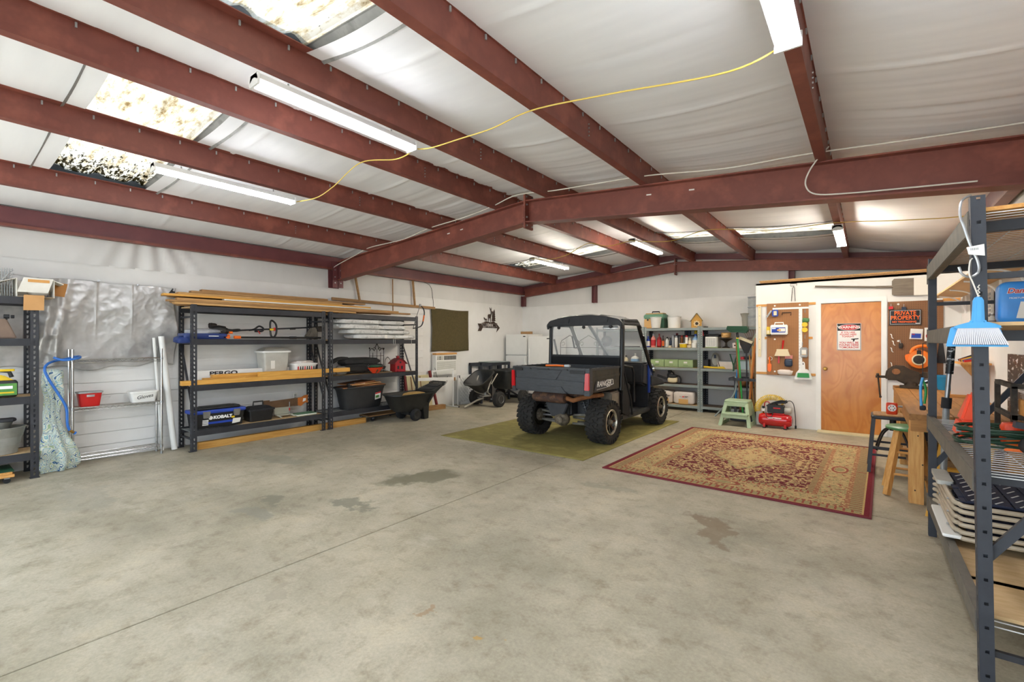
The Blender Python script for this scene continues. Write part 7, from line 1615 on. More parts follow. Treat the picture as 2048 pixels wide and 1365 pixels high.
for (z, y, xa, xb, m, lab) in ((2.425, 8.93, -1.46, .85, 'lumber_b', 'long dark board lying along the top of the partition'), (2.425, 9.06, -1.40, .90, 'green_dark', 'green edged board behind on top of the partition'), (2.452, 8.96, -1.48, .80, 'lumber_a', 'thin yellow board on top of the partition stack')):
    board('long_board', lab, (xa, y, z), (xb, y, z + .006), .09, .022, m, 'board')
# signs
pps = hung('private_property_sign', 'black sign with orange PRIVATE PROPERTY lettering on the dark pegboard', 'sign', .433, 1.775, PY - .032); mat('sign_black', 0x121212, rough=.35); mat('sign_orange', 0xff6a10, rough=.5, emit=0xff6a10, estr=.0); mat('sign_silver', 0xc4c6c8, rough=.4)
MB().box(-.178, .178, -.004, .004, -.112, .112).build('panel', 'sign_black', pps); 
for (a, b, c, d) in ((-.168, .168, .097, .102), (-.168, .168, -.102, -.097), (-.168, -.163, -.102, .102), (.163, .168, -.102, .102)): MB().box(a, b, -.0055, -.004, c, d).build('border', 'sign_silver', pps)
lettering('PRIVATE', .082, 'sign_orange', pps, (0, -.0055, .060), FACE_NY, bold=.0012, sx=.80); lettering('PROPERTY', .082, 'sign_orange', pps, (0, -.0055, -.008), FACE_NY, bold=.0012, sx=.84); lettering('NO TRESPASSING', .036, 'sign_orange', pps, (-.01, -.0055, -.066), FACE_NY, bold=.0008, sx=.95)
MB().box(.115, .16, -.0056, -.0042, -.095, -.083).build('maker_tag', 'sign_silver', pps)
wsg = hung('warning_sign', 'white warning sign with red oval and pistol on the wooden door', 'sign', -.229, 1.495, PY - .002); MB().box(-.152, .152, -.004, 0, -.208, .208).build('panel', 'white_gloss', wsg)
for (a, b, c, d) in ((-.146, .146, .199, .204), (-.146, .146, -.204, -.199), (-.146, -.141, -.204, .204), (.141, .146, -.204, .204)): MB().box(a, b, -.0052, -.004, c, d).build('border', 'ink', wsg)
MB().box(-.141, .141, -.005, -.004, .095, .199).build('black_band', 'ink', wsg); MB().lathe([(.001, 0), (1, .0005), (1, .001)], (0, -.0052, .147), (0, -1, 0), 32, sx=.132, sy=.045).build('oval', 'ink_white', wsg); MB().lathe([(.001, 0), (1, .0005), (1, .001)], (0, -.0064, .147), (0, -1, 0), 32, sx=.125, sy=.040).build('oval', 'red_ink', wsg)
lettering('WARNING', .058, 'ink_white', wsg, (0, -.0078, .147), FACE_NY, bold=.0015)
for (s, z) in (('IF YOU ARE', .068), ('FOUND HERE', .036), ('TONIGHT', .004)): lettering(s, .034, 'red_ink', wsg, (-.01, -.005, z), FACE_NY, bold=.0008)
for (s, z) in (('YOU WILL BE', -.092), ('FOUND HERE', -.128), ('TOMORROW', -.165)): lettering(s, .040, 'red_ink', wsg, (0, -.005, z), FACE_NY, bold=.001)
MB().prism([(.03, -.03), (.12, -.022), (.12, -.036), (.075, -.042), (.068, -.07), (.05, -.075), (.052, -.045), (.03, -.044)], lambda a, b, h: (a, h, b), -.0052, -.004).build('pistol_print', 'ink', wsg)
# dark pegboard items
crd = hung('drill_bit_card', 'white and blue hardware card hung below the orange sign', 'card', .555, 1.46); MB().prism([(-.075, 0), (.065, -.005), (.075, .14), (-.06, .15)], lambda a, b, h: (a, h, b), -.008, 0).build('card', 'paper', crd); MB().prism([(-.055, .015), (.05, .012), (.053, .075), (-.05, .08)], lambda a, b, h: (a, h, b), -.014, -.008).build('blue_insert', 'blue_ink', crd); MB().box(-.045, -.015, -.016, -.014, .06, .072).build('red_logo', 'red_ink', crd)
crd2 = hung('saw_blade_card', 'white blister card with round red insert near the rack post', 'card', .70, 1.43); MB().box(-.055, .055, -.008, 0, 0, .19).build('card', 'paper', crd2); MB().lathe([(.001, 0), (.042, .003), (.042, .008), (.001, .01)], (0, -.008, .07), (0, -1, 0), 18).build('round_insert', 'red_ink', crd2); MB().box(-.05, .05, -.011, -.009, .02, .068).build('lower_panel', 'b_white', crd2)
for (x, z, m, lab) in ((.275, 1.92, 'red_ink', 'red tab hung at the upper left of the dark pegboard'), (.42, 1.905, 'b_navy', 'navy clip above the orange sign')):
    t = hung('peg_tag', lab, 'tag', x, z); MB().box(-.025, .025, -.02, 0, -.02, .02).build('tab', m, t); MB().cyl((0, -.01, .02), (0, -.01, .06), .004, 6).build('wire', 'steel_bright', t)
for (x, z, lab) in ((.28, 1.50, 'short white hook on the left column of the dark pegboard'), (.30, 1.40, 'key-like hook with bent wire on the dark pegboard'), (.28, 1.30, 'lower white hook on the dark pegboard'), (.28, 1.08, 'thin hook low on the dark pegboard by the vise'), (.56, 1.325, 'horizontal double hook below the cards')):
    t = hung('peg_hook', lab, 'hook', x, z); MB().tube([(-.01, .01, .03), (0, -.015, .025), (.005, -.02, -.02), (.02, -.015, -.035)], .006, 6).build('hook_wire', 'white_plastic', t)
kys = hung('key_bunch', 'bunch of keys hung in the middle of the dark pegboard', 'keys', .375, 1.36); MB().tube([(.0, -.01, .09), (.01, -.015, .03)], .005, 6).build('ring', 'steel_bright', kys); lump(MB(), (.01, -.012, 0), (.05, .02, .08), 10, 6, .3, 3).build('keys', 'dark_iron', kys)
blw = hung('leaf_blower', 'orange electric leaf blower hung on the dark pegboard', 'blower', .585, 1.17, PY - .10); mat('blower_orange', 0xf07a18, rough=.4)
MB().lathe([(.04, -.06), (.125, -.05), (.135, 0), (.125, .05), (.04, .06)], (0, 0, 0), (0, -1, 0), 28).build('fan_housing', 'blower_orange', blw); MB().lathe([(.075, 0), (.075, .008), (.05, .014), (.001, .012)], (-.01, -.058, -.005), (0, -1, 0), 20).build('intake_cover', 'dark_iron', blw); MB().lathe([(.062, 0), (.075, .004), (.078, .012), (.062, .014)], (-.01, -.058, -.005), (0, -1, 0), 20, cap=False).build('intake_ring', 'b_cream', blw)
MB().hexa([(-.15, -.04, -.02), (-.10, -.04, -.06), (-.10, .04, -.06), (-.15, .04, -.02), (-.16, -.04, .06), (-.10, -.04, .08), (-.10, .04, .08), (-.16, .04, .06)]).build('outlet_stub', 'blower_orange', blw, bevel=.01); MB().tube(crv([(-.09, 0, .09), (-.06, 0, .155), (.02, 0, .19), (.12, 0, .17), (.16, 0, .10), (.15, 0, .03)]), .022, 10).build('handle', 'blower_orange', blw); MB().box(-.03, .02, -.065, -.02, .06, .13).build('switch_block', 'ink', blw, bevel=.008); MB().box(.10, .17, -.05, .05, -.10, .06).build('motor_box', 'blower_orange', blw, bevel=.012)
# ------------------------------------------------------------------ air compressor
cmp_ = thing('air_compressor', 'red portable air compressor tank with black motor by the partition', 'compressor', (-1.20, 8.66, 0)); mat('comp_red', 0xc01218, rough=.2, coat=.6)
MB().lathe([(.03, -.245), (.075, -.235), (.098, -.20), (.105, -.16), (.105, .16), (.098, .20), (.075, .235), (.03, .245)], (0, 0, .135), (1, 0, 0), 28).build('tank', 'comp_red', cmp_); MB().box(-.02, .13, -.06, .06, .225, .26).build('motor_saddle', 'comp_red', cmp_); MB().box(-.11, .13, -.075, .075, .255, .38).build('motor_cover', 'black_plastic', cmp_, bevel=.01); MB().box(-.10, .03, -.06, .06, .37, .40).build('pump_head', 'dark_iron', cmp_, bevel=.008)
MB().lathe([(.045, 0), (.052, .02), (.052, .08), (.035, .10), (.01, .102)], (.13, 0, .30), (1, 0, 0), 16).build('motor_end', 'bin_grey', cmp_); MB().box(-.02, .08, -.0762, -.075, .325, .345).build('badge', 'red_ink', cmp_); MB().tube(crv([(-.16, 0, .33), (-.15, 0, .41), (-.10, 0, .42), (-.08, 0, .38)]), .008, 6).build('red_tube', 'red_paint', cmp_); MB().tube(crv([(-.12, -.05, .36), (-.02, -.05, .42), (.10, -.05, .46), (.17, -.02, .43)]), .012, 8).build('carry_handle', 'black_metal', cmp_); MB().hexa([(-.02, -.05, .40), (.16, -.05, .42), (.16, .05, .42), (-.02, .05, .40), (.02, -.05, .43), (.17, -.05, .47), (.17, .05, .47), (.02, .05, .43)]).build('cord_wrap', 'black_plastic', cmp_, bevel=.01)
MB().cbox((-.17, -.02, .29), (.05, .05, .05)).build('regulator', 'paper', cmp_, bevel=.006); MB().cyl((-.17, -.02, .31), (-.17, -.02, .35), .022, 10).build('regulator_knob', 'ink', cmp_); MB().cyl((-.17, -.02, .235), (-.17, -.02, .27), .012, 8).build('riser', 'brass', cmp_); MB().tube(crv([(-.13, -.07, .26), (-.11, -.115, .20), (-.04, -.115, .20), (-.02, -.08, .27)]), .006, 6).build('drain_tube', 'ink', cmp_)
for sx in (-1, 1):
    MB().box(sx * .15 - .016, sx * .15 + .016, -.10, -.06, .015, .08).build('foot_bracket', 'comp_red', cmp_); MB().cyl((sx * .15, -.085, 0), (sx * .15, -.085, .018), .026, 12).build('rubber_foot', 'black_rubber', cmp_); MB().box(sx * .15 - .016, sx * .15 + .016, .06, .10, .015, .08).build('foot_bracket', 'comp_red', cmp_); MB().cyl((sx * .15, .085, 0), (sx * .15, .085, .018), .026, 12).build('rubber_foot', 'black_rubber', cmp_)
lettering('CRAFTSMAN', .034, 'ink_white', cmp_, (.0, -.0995, .175), (PI / 2 - .38, 0, 0), bold=.0015, sx=1.0)
hsx = thing('coil_hose', 'coiled yellow air hose beside the red compressor', 'hose', (-1.38, 8.76, .25)); mat('hose_yellow', 0xe8c51c, rough=.4)
pts = []
for k in range(360):
    t = k / 359; a = PI * (1.05 - .85 * t); cxx, czz = .14 + .22 * math.cos(a) - .02, .02 + .22 * math.sin(a); th = t * 2 * PI * 26; rr = .045
    pts.append((cxx + rr * math.cos(th) * math.cos(a), rr * math.sin(th), czz + rr * math.cos(th) * math.sin(a)))
MB().tube(pts, .0055, 5).build('coil', 'hose_yellow', hsx)
pcd = thing('compressor_cord', 'black plug cord hanging from the compressor to the floor', 'cord', (-1.05, 8.72, .0)); MB().tube(crv([(-.02, 0, .40), (.04, 0, .455), (.10, 0, .40), (.125, 0, .20), (.13, 0, .06)]), .006, 6).build('cord', 'black_rubber', pcd); MB().cyl((.13, 0, .06), (.13, 0, .01), .014, 8).build('plug', 'black_rubber', pcd)

# ------------------------------------------------------------------ workbench along the right wall
wbk = thing('workbench', 'heavy yellow pine workbench along the right wall', 'workbench', (.66, 7.07, 0))
mat('bench_top', 0xa8763c, 0x8d6030, rough=.6, scale=3, stretch=(10, 1.0, 10), bump=.03); mat('bench_x', 0xb88446, 0x9d6c37, rough=.6, scale=3, stretch=(1.0, 10, 10), bump=.03)
for k in range(5):
    xa = -.37 + k * .145; MB().box(xa, xa + .142, -1.72, 1.60, .735, .79 - .002 * (k % 2)).build('top_plank', 'bench_top', wbk, bevel=.003)
MB().box(-.36, .35, -1.72, -1.68, .64, .735).build('apron', 'bench_x', wbk, bevel=.003); MB().box(-.36, -.32, -1.68, 1.60, .64, .735).build('apron', 'bench_top', wbk, bevel=.003)
for (xx, yy) in ((-.34, -1.68), (.27, -1.66), (-.33, 1.52), (.27, 1.52), (-.33, -.05)): MB().box(xx - .03, xx + .07, yy - .02, yy + .02, 0, .735).build('leg', 'pine_z', wbk, bevel=.003); MB().box(xx - .03, xx + .0, yy + .02, yy + .10, 0, .64).build('leg_side', 'pine_z', wbk, bevel=.003)
MB().box(-.34, .34, -1.62, 1.56, .20, .225).build('lower_shelf', 'wood_old', wbk)
for (dx, dy, dz) in ((0.0, -1.70, .60), (.03, -1.70, .35), (-.02, -1.70, .12)): MB().cyl((-.31 + dx, -1.701, dz), (-.31 + dx, -1.708, dz), .006, 6).build('screw', 'dark_iron', wbk)
for (x0, x1, y0, y1, z0, z1, m, lab) in ((.42, .95, 5.6, 6.1, .227, .45, 'wood_old', 'brown wooden crate on the lower bench shelf'), (.42, .9, 6.3, 6.8, .227, .50, 'dark_iron', 'dark box on the lower bench shelf behind the green stool')):
    bx_ = thing('wooden_crate', lab, 'crate', ((x0 + x1) / 2, (y0 + y1) / 2, z0)); w, h, d = (x1 - x0) / 2, (y1 - y0) / 2, z1 - z0
    for k in range(3):
        za = d * k / 3; MB().box(-w, w, -h, -h + .015, za, za + d / 3 - .006).build('slat', m, bx_); MB().box(-w, w, h - .015, h, za, za + d / 3 - .006).build('slat', m, bx_); MB().box(-w, -w + .015, -h + .015, h - .015, za, za + d / 3 - .006).build('slat', m, bx_); MB().box(w - .015, w, -h + .015, h - .015, za, za + d / 3 - .006).build('slat', m, bx_)
    MB().box(-w + .015, w - .015, -h + .015, h - .015, 0, .012).build('crate_base', m, bx_)
vs = thing('bench_vise', 'large dark iron bench vise at the far end of the workbench', 'vise', (.45, 8.28, .792)); mat('vise_iron', 0x33291f, 0x453728, rough=.6, scale=9, metal=.2)
MB().rbox(-.10, .16, -.09, .09, 0, .03, r=.02).build('base', 'vise_iron', vs); MB().cyl((.02, 0, .02), (.02, 0, .09), .075, 18).build('swivel', 'vise_iron', vs)
MB().prism([(-.26, .13), (-.24, .24), (-.16, .305), (-.06, .30), (.02, .245), (.10, .215), (.12, .215), (.12, .06), (-.06, .055), (-.14, .10), (-.24, .10)], lambda a, b, h: (a, h, b), -.065, .065).build('body', 'vise_iron', vs, bevel=.02); MB().lathe([(.04, 0), (.04, .003)], (-.14, -.066, .22), (0, -1, 0), 18, sx=1.1).build('casting_hole', 'wood_brown', vs); MB().box(.13, .22, -.07, .07, .10, .22).build('front_jaw', 'vise_iron', vs, bevel=.01)
MB().cyl((-.36, 0, .14), (-.24, 0, .14), .018, 10).build('screw', 'vise_iron', vs); MB().cyl((-.335, -.03, .16), (-.31, -.03, -.13), .010, 8).build('handle_bar', 'vise_iron', vs); lump(MB(), (-.307, -.03, -.14), (.03, .03, .03), 8, 6, 0).build('handle_ball', 'vise_iron', vs); lump(MB(), (-.337, -.03, .17), (.035, .035, .035), 8, 6, 0).build('handle_ball', 'vise_iron', vs)
og = thing('orange_reel_tool', 'orange rounded tool with white holed disc clamped at the bench corner', 'tool', (.20, 6.20, .755)); og.scale = (.85, .85, .85); MB().rbox(-.055, .055, -.03, .03, -.10, .04, r=.025, rz=.012).build('body', 'dish_red', og); MB().lathe([(.001, 0), (.04, .001), (.042, .006), (.001, .008)], (0, -.03, -.02), (0, -1, 0), 18).build('disc', 'b_white', og)
for k in range(6):
    a = 2 * PI * k / 6; MB().cyl((.025 * math.cos(a), -.038, -.02 + .025 * math.sin(a)), (.025 * math.cos(a), -.0395, -.02 + .025 * math.sin(a)), .007, 8).build('disc_hole', 'ink' if k % 2 else 'red_ink', og)
MB().cyl((.05, 0, .0), (.10, 0, .0), .012, 8).build('clamp_shaft', 'steel_bright', og)
# stools
bst = thing('metal_stool', 'black steel stool with worn wooden seat beside the workbench', 'stool', (.22, 6.55, 0)); 
MB().rbox(-.19, .19, -.19, .19, .585, .62, r=.05, rz=.01).build('seat_pan', 'rack_black', bst); MB().rbox(-.17, .17, -.17, .17, .615, .63, r=.05).build('seat_board', 'lumber_b', bst)
for sx in (-1, 1):
    for sy in (-1, 1): leg4(sx * .21, sx * .165, sy * .21, sy * .165, 0, .59, .016, .016).build('leg', 'rack_black', bst)
for z in (.20, .28):
    for s_ in (-1, 1): MB().bar((-.19, s_ * .19, z), (.19, s_ * .19, z), .015, .022).build('rung', 'rack_black', bst); MB().bar((s_ * .19, -.19, z), (s_ * .19, .19, z), .015, .022).build('rung', 'rack_black', bst)
MB().cyl((0, 0, .45), (0, 0, .585), .03, 10).build('screw_post', 'dark_iron', bst)
for k in range(4):
    a = PI / 4 + PI / 2 * k; MB().tube(crv([(0, 0, .5), (.12 * math.cos(a), .12 * math.sin(a), .42), (.2 * math.cos(a), .2 * math.sin(a), .24)]), .011, 6).build('brace', 'dark_iron', bst)
gst = thing('wooden_stool', 'wooden stool with green painted round seat by the bench leg', 'stool', (.305, 5.68, 0)); mat('seat_green', 0x4a8a58, 0x3d7a4b, rough=.35, scale=6)
MB().lathe([(.01, .60), (.15, .60), (.168, .606), (.172, .622), (.16, .632), (.01, .634)], n=32).build('seat', 'seat_green', gst)
for k in range(4):
    a = PI / 4 + PI / 2 * k; MB().bar((.10 * math.cos(a), .10 * math.sin(a), .61), (.235 * math.cos(a), .235 * math.sin(a), 0.005), .042, .042, (math.cos(a), math.sin(a), 0)).build('leg', 'pine_z', gst)
for z, f in ((.20, .19), (.25, .18), (.40, .15), (.44, .14)):
    c_ = f * .7071
    for s_ in ((-1, 1) if z in (.20, .40) else ()): MB().cyl((-c_, s_ * c_, z), (c_, s_ * c_, z), .011, 8).build('rung', 'pine_x', gst)
    for s_ in ((-1, 1) if z in (.25, .44) else ()): MB().cyl((s_ * c_, -c_, z), (s_ * c_, c_, z), .011, 8).build('rung', 'pine', gst)
# bench-top things
bk2 = bucket('teal blue plastic bucket at the far end of the workbench', .80, 8.25, .79, .19, .07, .095, 'b_blue', False); mat('teal', 0x1a7fae, rough=.4); bk2.children[0].data.materials.clear(); bk2.children[0].data.materials.append(MATS['teal'])
wpa = thing('curved_board', 'white curved board standing behind a wood strip on the bench', 'panel', (.86, 7.3, .79)); MB().hexa([(-.10, -.02, 0), (.14, -.02, 0), (.14, .0, 0), (-.10, .0, 0), (-.10, -.02, .36), (.06, -.02, .34), (.06, .0, .34), (-.10, .0, .36)]).build('board', 'white_gloss', wpa); MB().box(-.14, .14, -.08, -.03, 0, .03).build('wood_strip', 'pine_x', wpa)
tb3 = thing('tool_tray', 'wooden tray of coloured tools on the right wall above the bench', 'tray', (.90, 7.0, 1.18)); MB().box(-.12, .11, -.25, .25, 0, .02).build('tray_board', 'pine', tb3); MB().hexa([(.08, -.02, -.25), (.11, -.02, -.25), (.11, .02, -.25), (.08, .02, -.25), (-.10, -.02, 0), (.11, -.02, 0), (.11, .02, 0), (-.10, .02, 0)]).build('bracket', 'pine_z', tb3)
for k, m in enumerate(('red_paint', 'b_blue', 'yellow_plastic', 'ink', 'b_orange', 'ink')): MB().bar((-.09, -.2 + k * .075, .035), (.05, -.18 + k * .075, .06 + .02 * (k % 3)), .022, .022).build('tool_handle', m, tb3)
hks = thing('dark_rag', 'dark cloth hung on the right edge of the dark pegboard', 'cloth', (.82, 8.825, 1.12)); MB().hexa([(-.05, -.01, 0), (.05, -.01, 0), (.05, .01, 0), (-.05, .01, 0), (-.02, -.01, .30), (.02, -.01, .30), (.02, .01, .30), (-.02, .01, .30)]).build('cloth_fold', 'black_rubber', hks, bevel=.005)
gtl = thing('green_bottle', 'small green bottle hung on the right wall under the rack beam', 'bottle', (1.0, 7.6, 1.28)); MB().lathe([(.02, 0), (.028, .01), (.028, .13), (.012, .16)], n=12).build('bottle_body', 'broom_green', gtl); MB().cyl((0, 0, .16), (0, 0, .19), .012, 8).build('cap', 'ink', gtl)
# wall shelf with brackets on the right wall
wsf = thing('wall_shelf', 'long wooden shelf on white brackets high on the right wall', 'shelf', (.88, 6.9, 2.03)); MB().box(-.15, .14, -1.9, 1.85, 0, .02).build('shelf_board', 'plywood', wsf)
for yy in (-1.5, -.5, .5, 1.5):
    b_ = MB().tube(crv([(-.12, yy, -.006), (.0, yy, -.03), (.09, yy, -.09), (.13, yy, -.20)]), .009, 6).build('bracket', 'white_gloss', wsf); MB().bar((.135, yy, -.01), (.135, yy, -.24), .02, .008, (0, 1, 0)).build('bracket_leg', 'white_gloss', b_)
shp = thing('shutter_panel', 'small grey louvred panel hung on the right wall', 'panel', (1.015, 6.85, 1.66)); MB().box(-.02, .0, -.16, .16, 0, .30).build('frame', 'bin_grey', shp)
for k in range(6): MB().box(-.026, -.02, -.13, .13, .03 + k * .042, .055 + k * .042).build('louver', 'b_grey', shp)

# ------------------------------------------------------------------ heavy grey rack at the right edge
RX0, RX1, RYN, RYF = .357, .93, 2.70, 4.60
rr_ = thing('grey_rack', 'heavy dark grey steel rack holding lawn chairs, tools and a blue bag', 'shelf', (.65, 3.72, 0)); ox, oy = .65, 3.72
def post2(x, y, lean, sx, sy):
    mb = MB(); 
    punched(mb, (x + lean - ox, y - oy, 0), (sx, 0, 0), (-2 * lean / 2.035, 0, 1), .043, 2.035, .0985, .013, .013, .045)
    punched(mb, (x + lean - ox, y - oy, 0), (0, sy, 0), (-2 * lean / 2.035, 0, 1), .05, 2.035, .0985, .010, .026, .045)
    o = mb.build('upright_post', 'rack_grey', rr_); s_ = o.modifiers.new('t', 'SOLIDIFY'); s_.thickness = .004; s_.offset = 0
    le2 = -lean; yb = y + sy * .05 - oy; xa, xb = x - ox, x + sx * .043 - ox
    MB().hexa([(xa + lean, yb - .002, 0), (xb + lean, yb - .002, 0), (xb + lean, yb + .002, 0), (xa + lean, yb + .002, 0), (xa + le2, yb - .002, 2.03), (xb + le2, yb - .002, 2.03), (xb + le2, yb + .002, 2.03), (xa + le2, yb + .002, 2.03)]).build('post_back', 'rack_grey', rr_)
for (x, sx) in ((RX0, 1), (RX1, -1)): post2(x, RYN, .0145 if x < .5 else 0, sx, 1); post2(x, RYF, 0, sx, -1)
RZ = [1.985, 1.506, .880, .29]
for i, z in enumerate(RZ):
    for (x, sg) in ((RX0, 1), (RX1, -1)):
        le = .0145 * (1 - z / 1.0175) if sg > 0 else 0
        h_ = .105 if i == 0 else .09
        MB().hexa([(x + le - sg * .006 - ox, RYN + .05 - oy, z - h_), (x + le + sg * .034 - ox, RYN + .05 - oy, z - h_), (x + sg * .034 - ox, RYF - .0 - oy, z - h_), (x - sg * .006 - ox, RYF - .0 - oy, z - h_), (x + le - sg * .006 - ox, RYN + .05 - oy, z), (x + le + sg * .034 - ox, RYN + .05 - oy, z), (x + sg * .034 - ox, RYF - oy, z), (x - sg * .006 - ox, RYF - oy, z)]).build('beam', 'rack_edge', rr_, bevel=.003)
        MB().box(x - sg * .004 - .004 - ox, x - sg * .004 + .004 - ox, RYF - .002 - oy, RYF + .006 - oy, z - h_ - .03, z + .01).build('beam_connector', 'rack_edge', rr_)
    for yy in ((RYN + .20, RYF - .2) if i != 3 else (RYN + .5, RYF - .3)): MB().box(RX0 + .03 - ox, RX1 - .03 - ox, yy - .02 - oy, yy + .02 - oy, z - .075, z - .03).build('deck_support', 'rack_grey', rr_)
    if i in (0, 2): mesh_deck(rr_, RX0 + .02 - ox, RX1 - .02 - ox, RYN + .06 - oy, RYF - .06 - oy, z - .012, .15, .055, 'light_housing', .0038)
    if i == 0: MB().box(RX0 + .02 - ox, RX1 - ox, RYN + .06 - oy, RYF - .05 - oy, z - .008, z + .008).build('deck_board', 'pine', rr_)
    if i == 1: MB().box(RX0 + .02 - ox, RX1 - ox, RYN + .04 - oy, RYF - .02 - oy, z - .012, z + .003).build('deck_board', 'plywood', rr_)
    if i == 3: MB().box(RX0 + .035 - ox, RX1 - .035 - ox, RYN + .12 - oy, RYF - .06 - oy, z - .045, z - .03).build('deck_board', 'plywood', rr_); mesh_deck(rr_, RX0 + .03 - ox, RX1 - .03 - ox, RYN + .06 - oy, RYF - .06 - oy, z - .048, .15, .055, 'light_housing', .0038)
for yy in (RYN + .03, RYF - .03):
    for z in (1.70, .14): MB().bar((RX0 + .03 - ox, yy - oy, z), (RX1 - .03 - ox, yy - oy, z), .02, .025).build('cross_brace', 'rack_black', rr_)
    MB().bar((RX0 + .03 - ox, yy - oy, .52), (RX1 - .04 - ox, yy - oy, 1.27), .022, .035).build('diagonal_brace', 'rack_grey', rr_)
# blue dustpan brush hanging on the near post
dbr = thing('hanging_brush', 'blue and white dustpan brush set hanging on the near rack post', 'brush', (.362, 2.66, 1.41)); mat('brush_blue', 0x4aa3dd, rough=.35); mat('bristle_white', 0xd6d6de, rough=.7)
MB().prism([(-.098, 0), (.082, 0), (.062, .072), (.03, .088), (-.05, .09), (-.085, .075)], lambda a, b, h: (a, h, b), .012, .020).build('pan_back', 'brush_blue', dbr, bevel=.002)
mb = MB()
for k in range(26):
    t = k / 25; xa, xb = -.078 + .158 * t, -.062 + .112 * t
    mb.bar((xa, .0, .006), (xb, -.002, .075), .0044, .018, (0, 1, 0))
o = mb.build('bristles', 'bristle_white', dbr); o['kind'] = 'stuff'
MB().prism([(-.080, .006), (.081, .006), (.051, .075), (-.064, .075)], lambda a, b, h: (a, h, b), .002, .011).build('bristle_backing', 'bin_grey', dbr)  # grey plate added behind the strands to darken the gaps between them
MB().prism([(-.072, .068), (.062, .068), (.066, .078), (.045, .09), (.015, .10), (.012, .185), (.004, .203), (-.012, .203), (-.02, .185), (-.024, .10), (-.06, .088), (-.08, .078)], lambda a, b, h: (a, h, b), -.014, .010).build('brush_back', 'brush_blue', dbr, bevel=.005)
MB().prism([(-.012, .10), (.006, .10), (.003, .19), (-.009, .19)], lambda a, b, h: (a, h, b), -.0165, -.014).build('handle_rib', 'brush_blue', dbr, bevel=.001); MB().box(-.098, .082, -.004, .02, -.003, .003).build('pan_lip', 'brush_blue', dbr)
MB().tube(crv([(-.004, -.012, .20), (-.02, -.006, .26), (-.03, 0, .30), (-.022, .03, .355), (-.005, .05, .37)]), .0028, 5).build('white_wire', 'white_wire', dbr); MB().tube([(-.002 + .003 * math.sin(k * 1.9), .0, .20 + k * .0045) for k in range(12)], .0022, 5).build('wire_twist', 'white_wire', dbr)
shk = thing('steel_s_hook', 'bent grey steel S-hook hooked over the top of the near rack post', 'hook', (.325, 2.695, 1.70)); MB().tube(crv([(-.022, -.02, .04), (-.012, -.02, .01), (.01, -.02, -.004), (.035, -.02, .012), (.035, -.02, .055), (.012, -.02, .13), (-.005, -.02, .20), (-.018, -.015, .26), (-.01, .0, .32), (.02, .03, .345)]), .005, 6).build('hook_rod', 'steel_bright', shk)
ptg = thing('price_tag', 'white price tag dangling from the S-hook on the rack post', 'tag', (.355, 2.665, 1.80)); MB().prism([(-.024, -.012), (.024, -.022), (.022, .026), (-.03, .018)], lambda a, b, h: (a, h, b), 0, .0012).build('card', 'paper', ptg)
for k in range(5): MB().box(-.018 + k * .005, -.0155 + k * .005, -.0008, .0, .004, .013).build('print_bar', 'b_grey', ptg)
# moisture absorber bag on the second shelf
dmb = thing('moisture_bag', 'blue and white moisture absorber bag on the second rack shelf', 'bag', (.62, 3.34, 1.512)); mat('bag_blue', 0x2d7fd0, 0x3f93dc, rough=.3, scale=4)
lump(MB(), (0, 0, .105), (.21, .10, .215), 24, 12, .04, 3, .3).build('bag_body', 'bag_blue', dmb); MB().prism([(-.045, .03), (.09, .02), (.09, .10), (-.03, .11)], lambda a, b, h: (a, h, b), -.056, -.053).build('product_print', 'paper', dmb); lettering('DampRid', .034, 'ink_white', dmb, (-.012, -.0535, .163), FACE_NY, shear=.25, bold=.0025); lettering('DampRid', .034, 'b_red', dmb, (-.012, -.0550, .163), FACE_NY, shear=.25, bold=.0008); lettering('MOISTURE ABSORBER', .012, 'ink_white', dmb, (-.01, -.0535, .128), FACE_NY)
# third shelf: blower vac, cord, pipe, tools
z3 = .882
obv = thing('red_leaf_vac', 'red-orange leaf blower standing on the rack wire shelf', 'blower', (.47, 3.72, z3)); mat('vac_red', 0xea4a20, rough=.4)
MB().hexa([(-.07, -.10, 0), (.09, -.10, 0), (.09, .12, 0), (-.07, .12, 0), (-.05, -.06, .10), (.07, -.06, .10), (.07, .10, .10), (-.05, .10, .10)]).build('motor_base', 'vac_red', obv, bevel=.015); MB().hexa([(-.05, -.06, .09), (.07, -.06, .09), (.07, .10, .09), (-.05, .10, .09), (-.005, -.02, .25), (.045, -.02, .25), (.045, .05, .25), (-.005, .05, .25)]).build('housing_cone', 'vac_red', obv, bevel=.012)
for k in range(4): MB().cbox((-.055 + k * .006, 0.0, .03 + k * .018), (.008, .15, .006)).build('vent_rib', 'vac_red', obv)
MB().cbox((-.06, -.09, .05), (.02, .02, .03)).build('latch', 'steel_bright', obv)
for (y, lab) in ((3.5, 'red canister with orange stripe on the rack wire shelf'),):
    cn = thing('red_canister', lab, 'canister', (.60, y, z3)); MB().lathe([(.045, 0), (.05, .01), (.05, .10), (.04, .12)], n=16).build('canister_body', 'vac_red', cn); MB().box(-.03, .03, -.052, -.04, .0, .08).build('orange_stripe', 'orange_plastic', cn)
gcd = thing('garden_extension_lead', 'tangled dark green extension cord on the rack wire shelf', 'cord', (.56, 3.42, z3)); mat('cord_green', 0x1f3b2a, rough=.5); pts = []
for k in range(300):
    t = k / 299; a = t * 2 * PI * 11; r1 = .14 + .03 * math.sin(a * .37); pts.append((r1 * math.cos(a) * 1.15 + .02 * math.sin(a * .7), r1 * .62 * math.sin(a), .012 + .10 * abs(math.sin(a * .23)) * (1 - .3 * t)))
MB().tube(pts, .0065, 6).build('cord_coil', 'cord_green', gcd); MB().bar((-.02, -.10, .01), (.05, -.11, .01), .018, .014).build('orange_plug', 'orange_plastic', gcd)
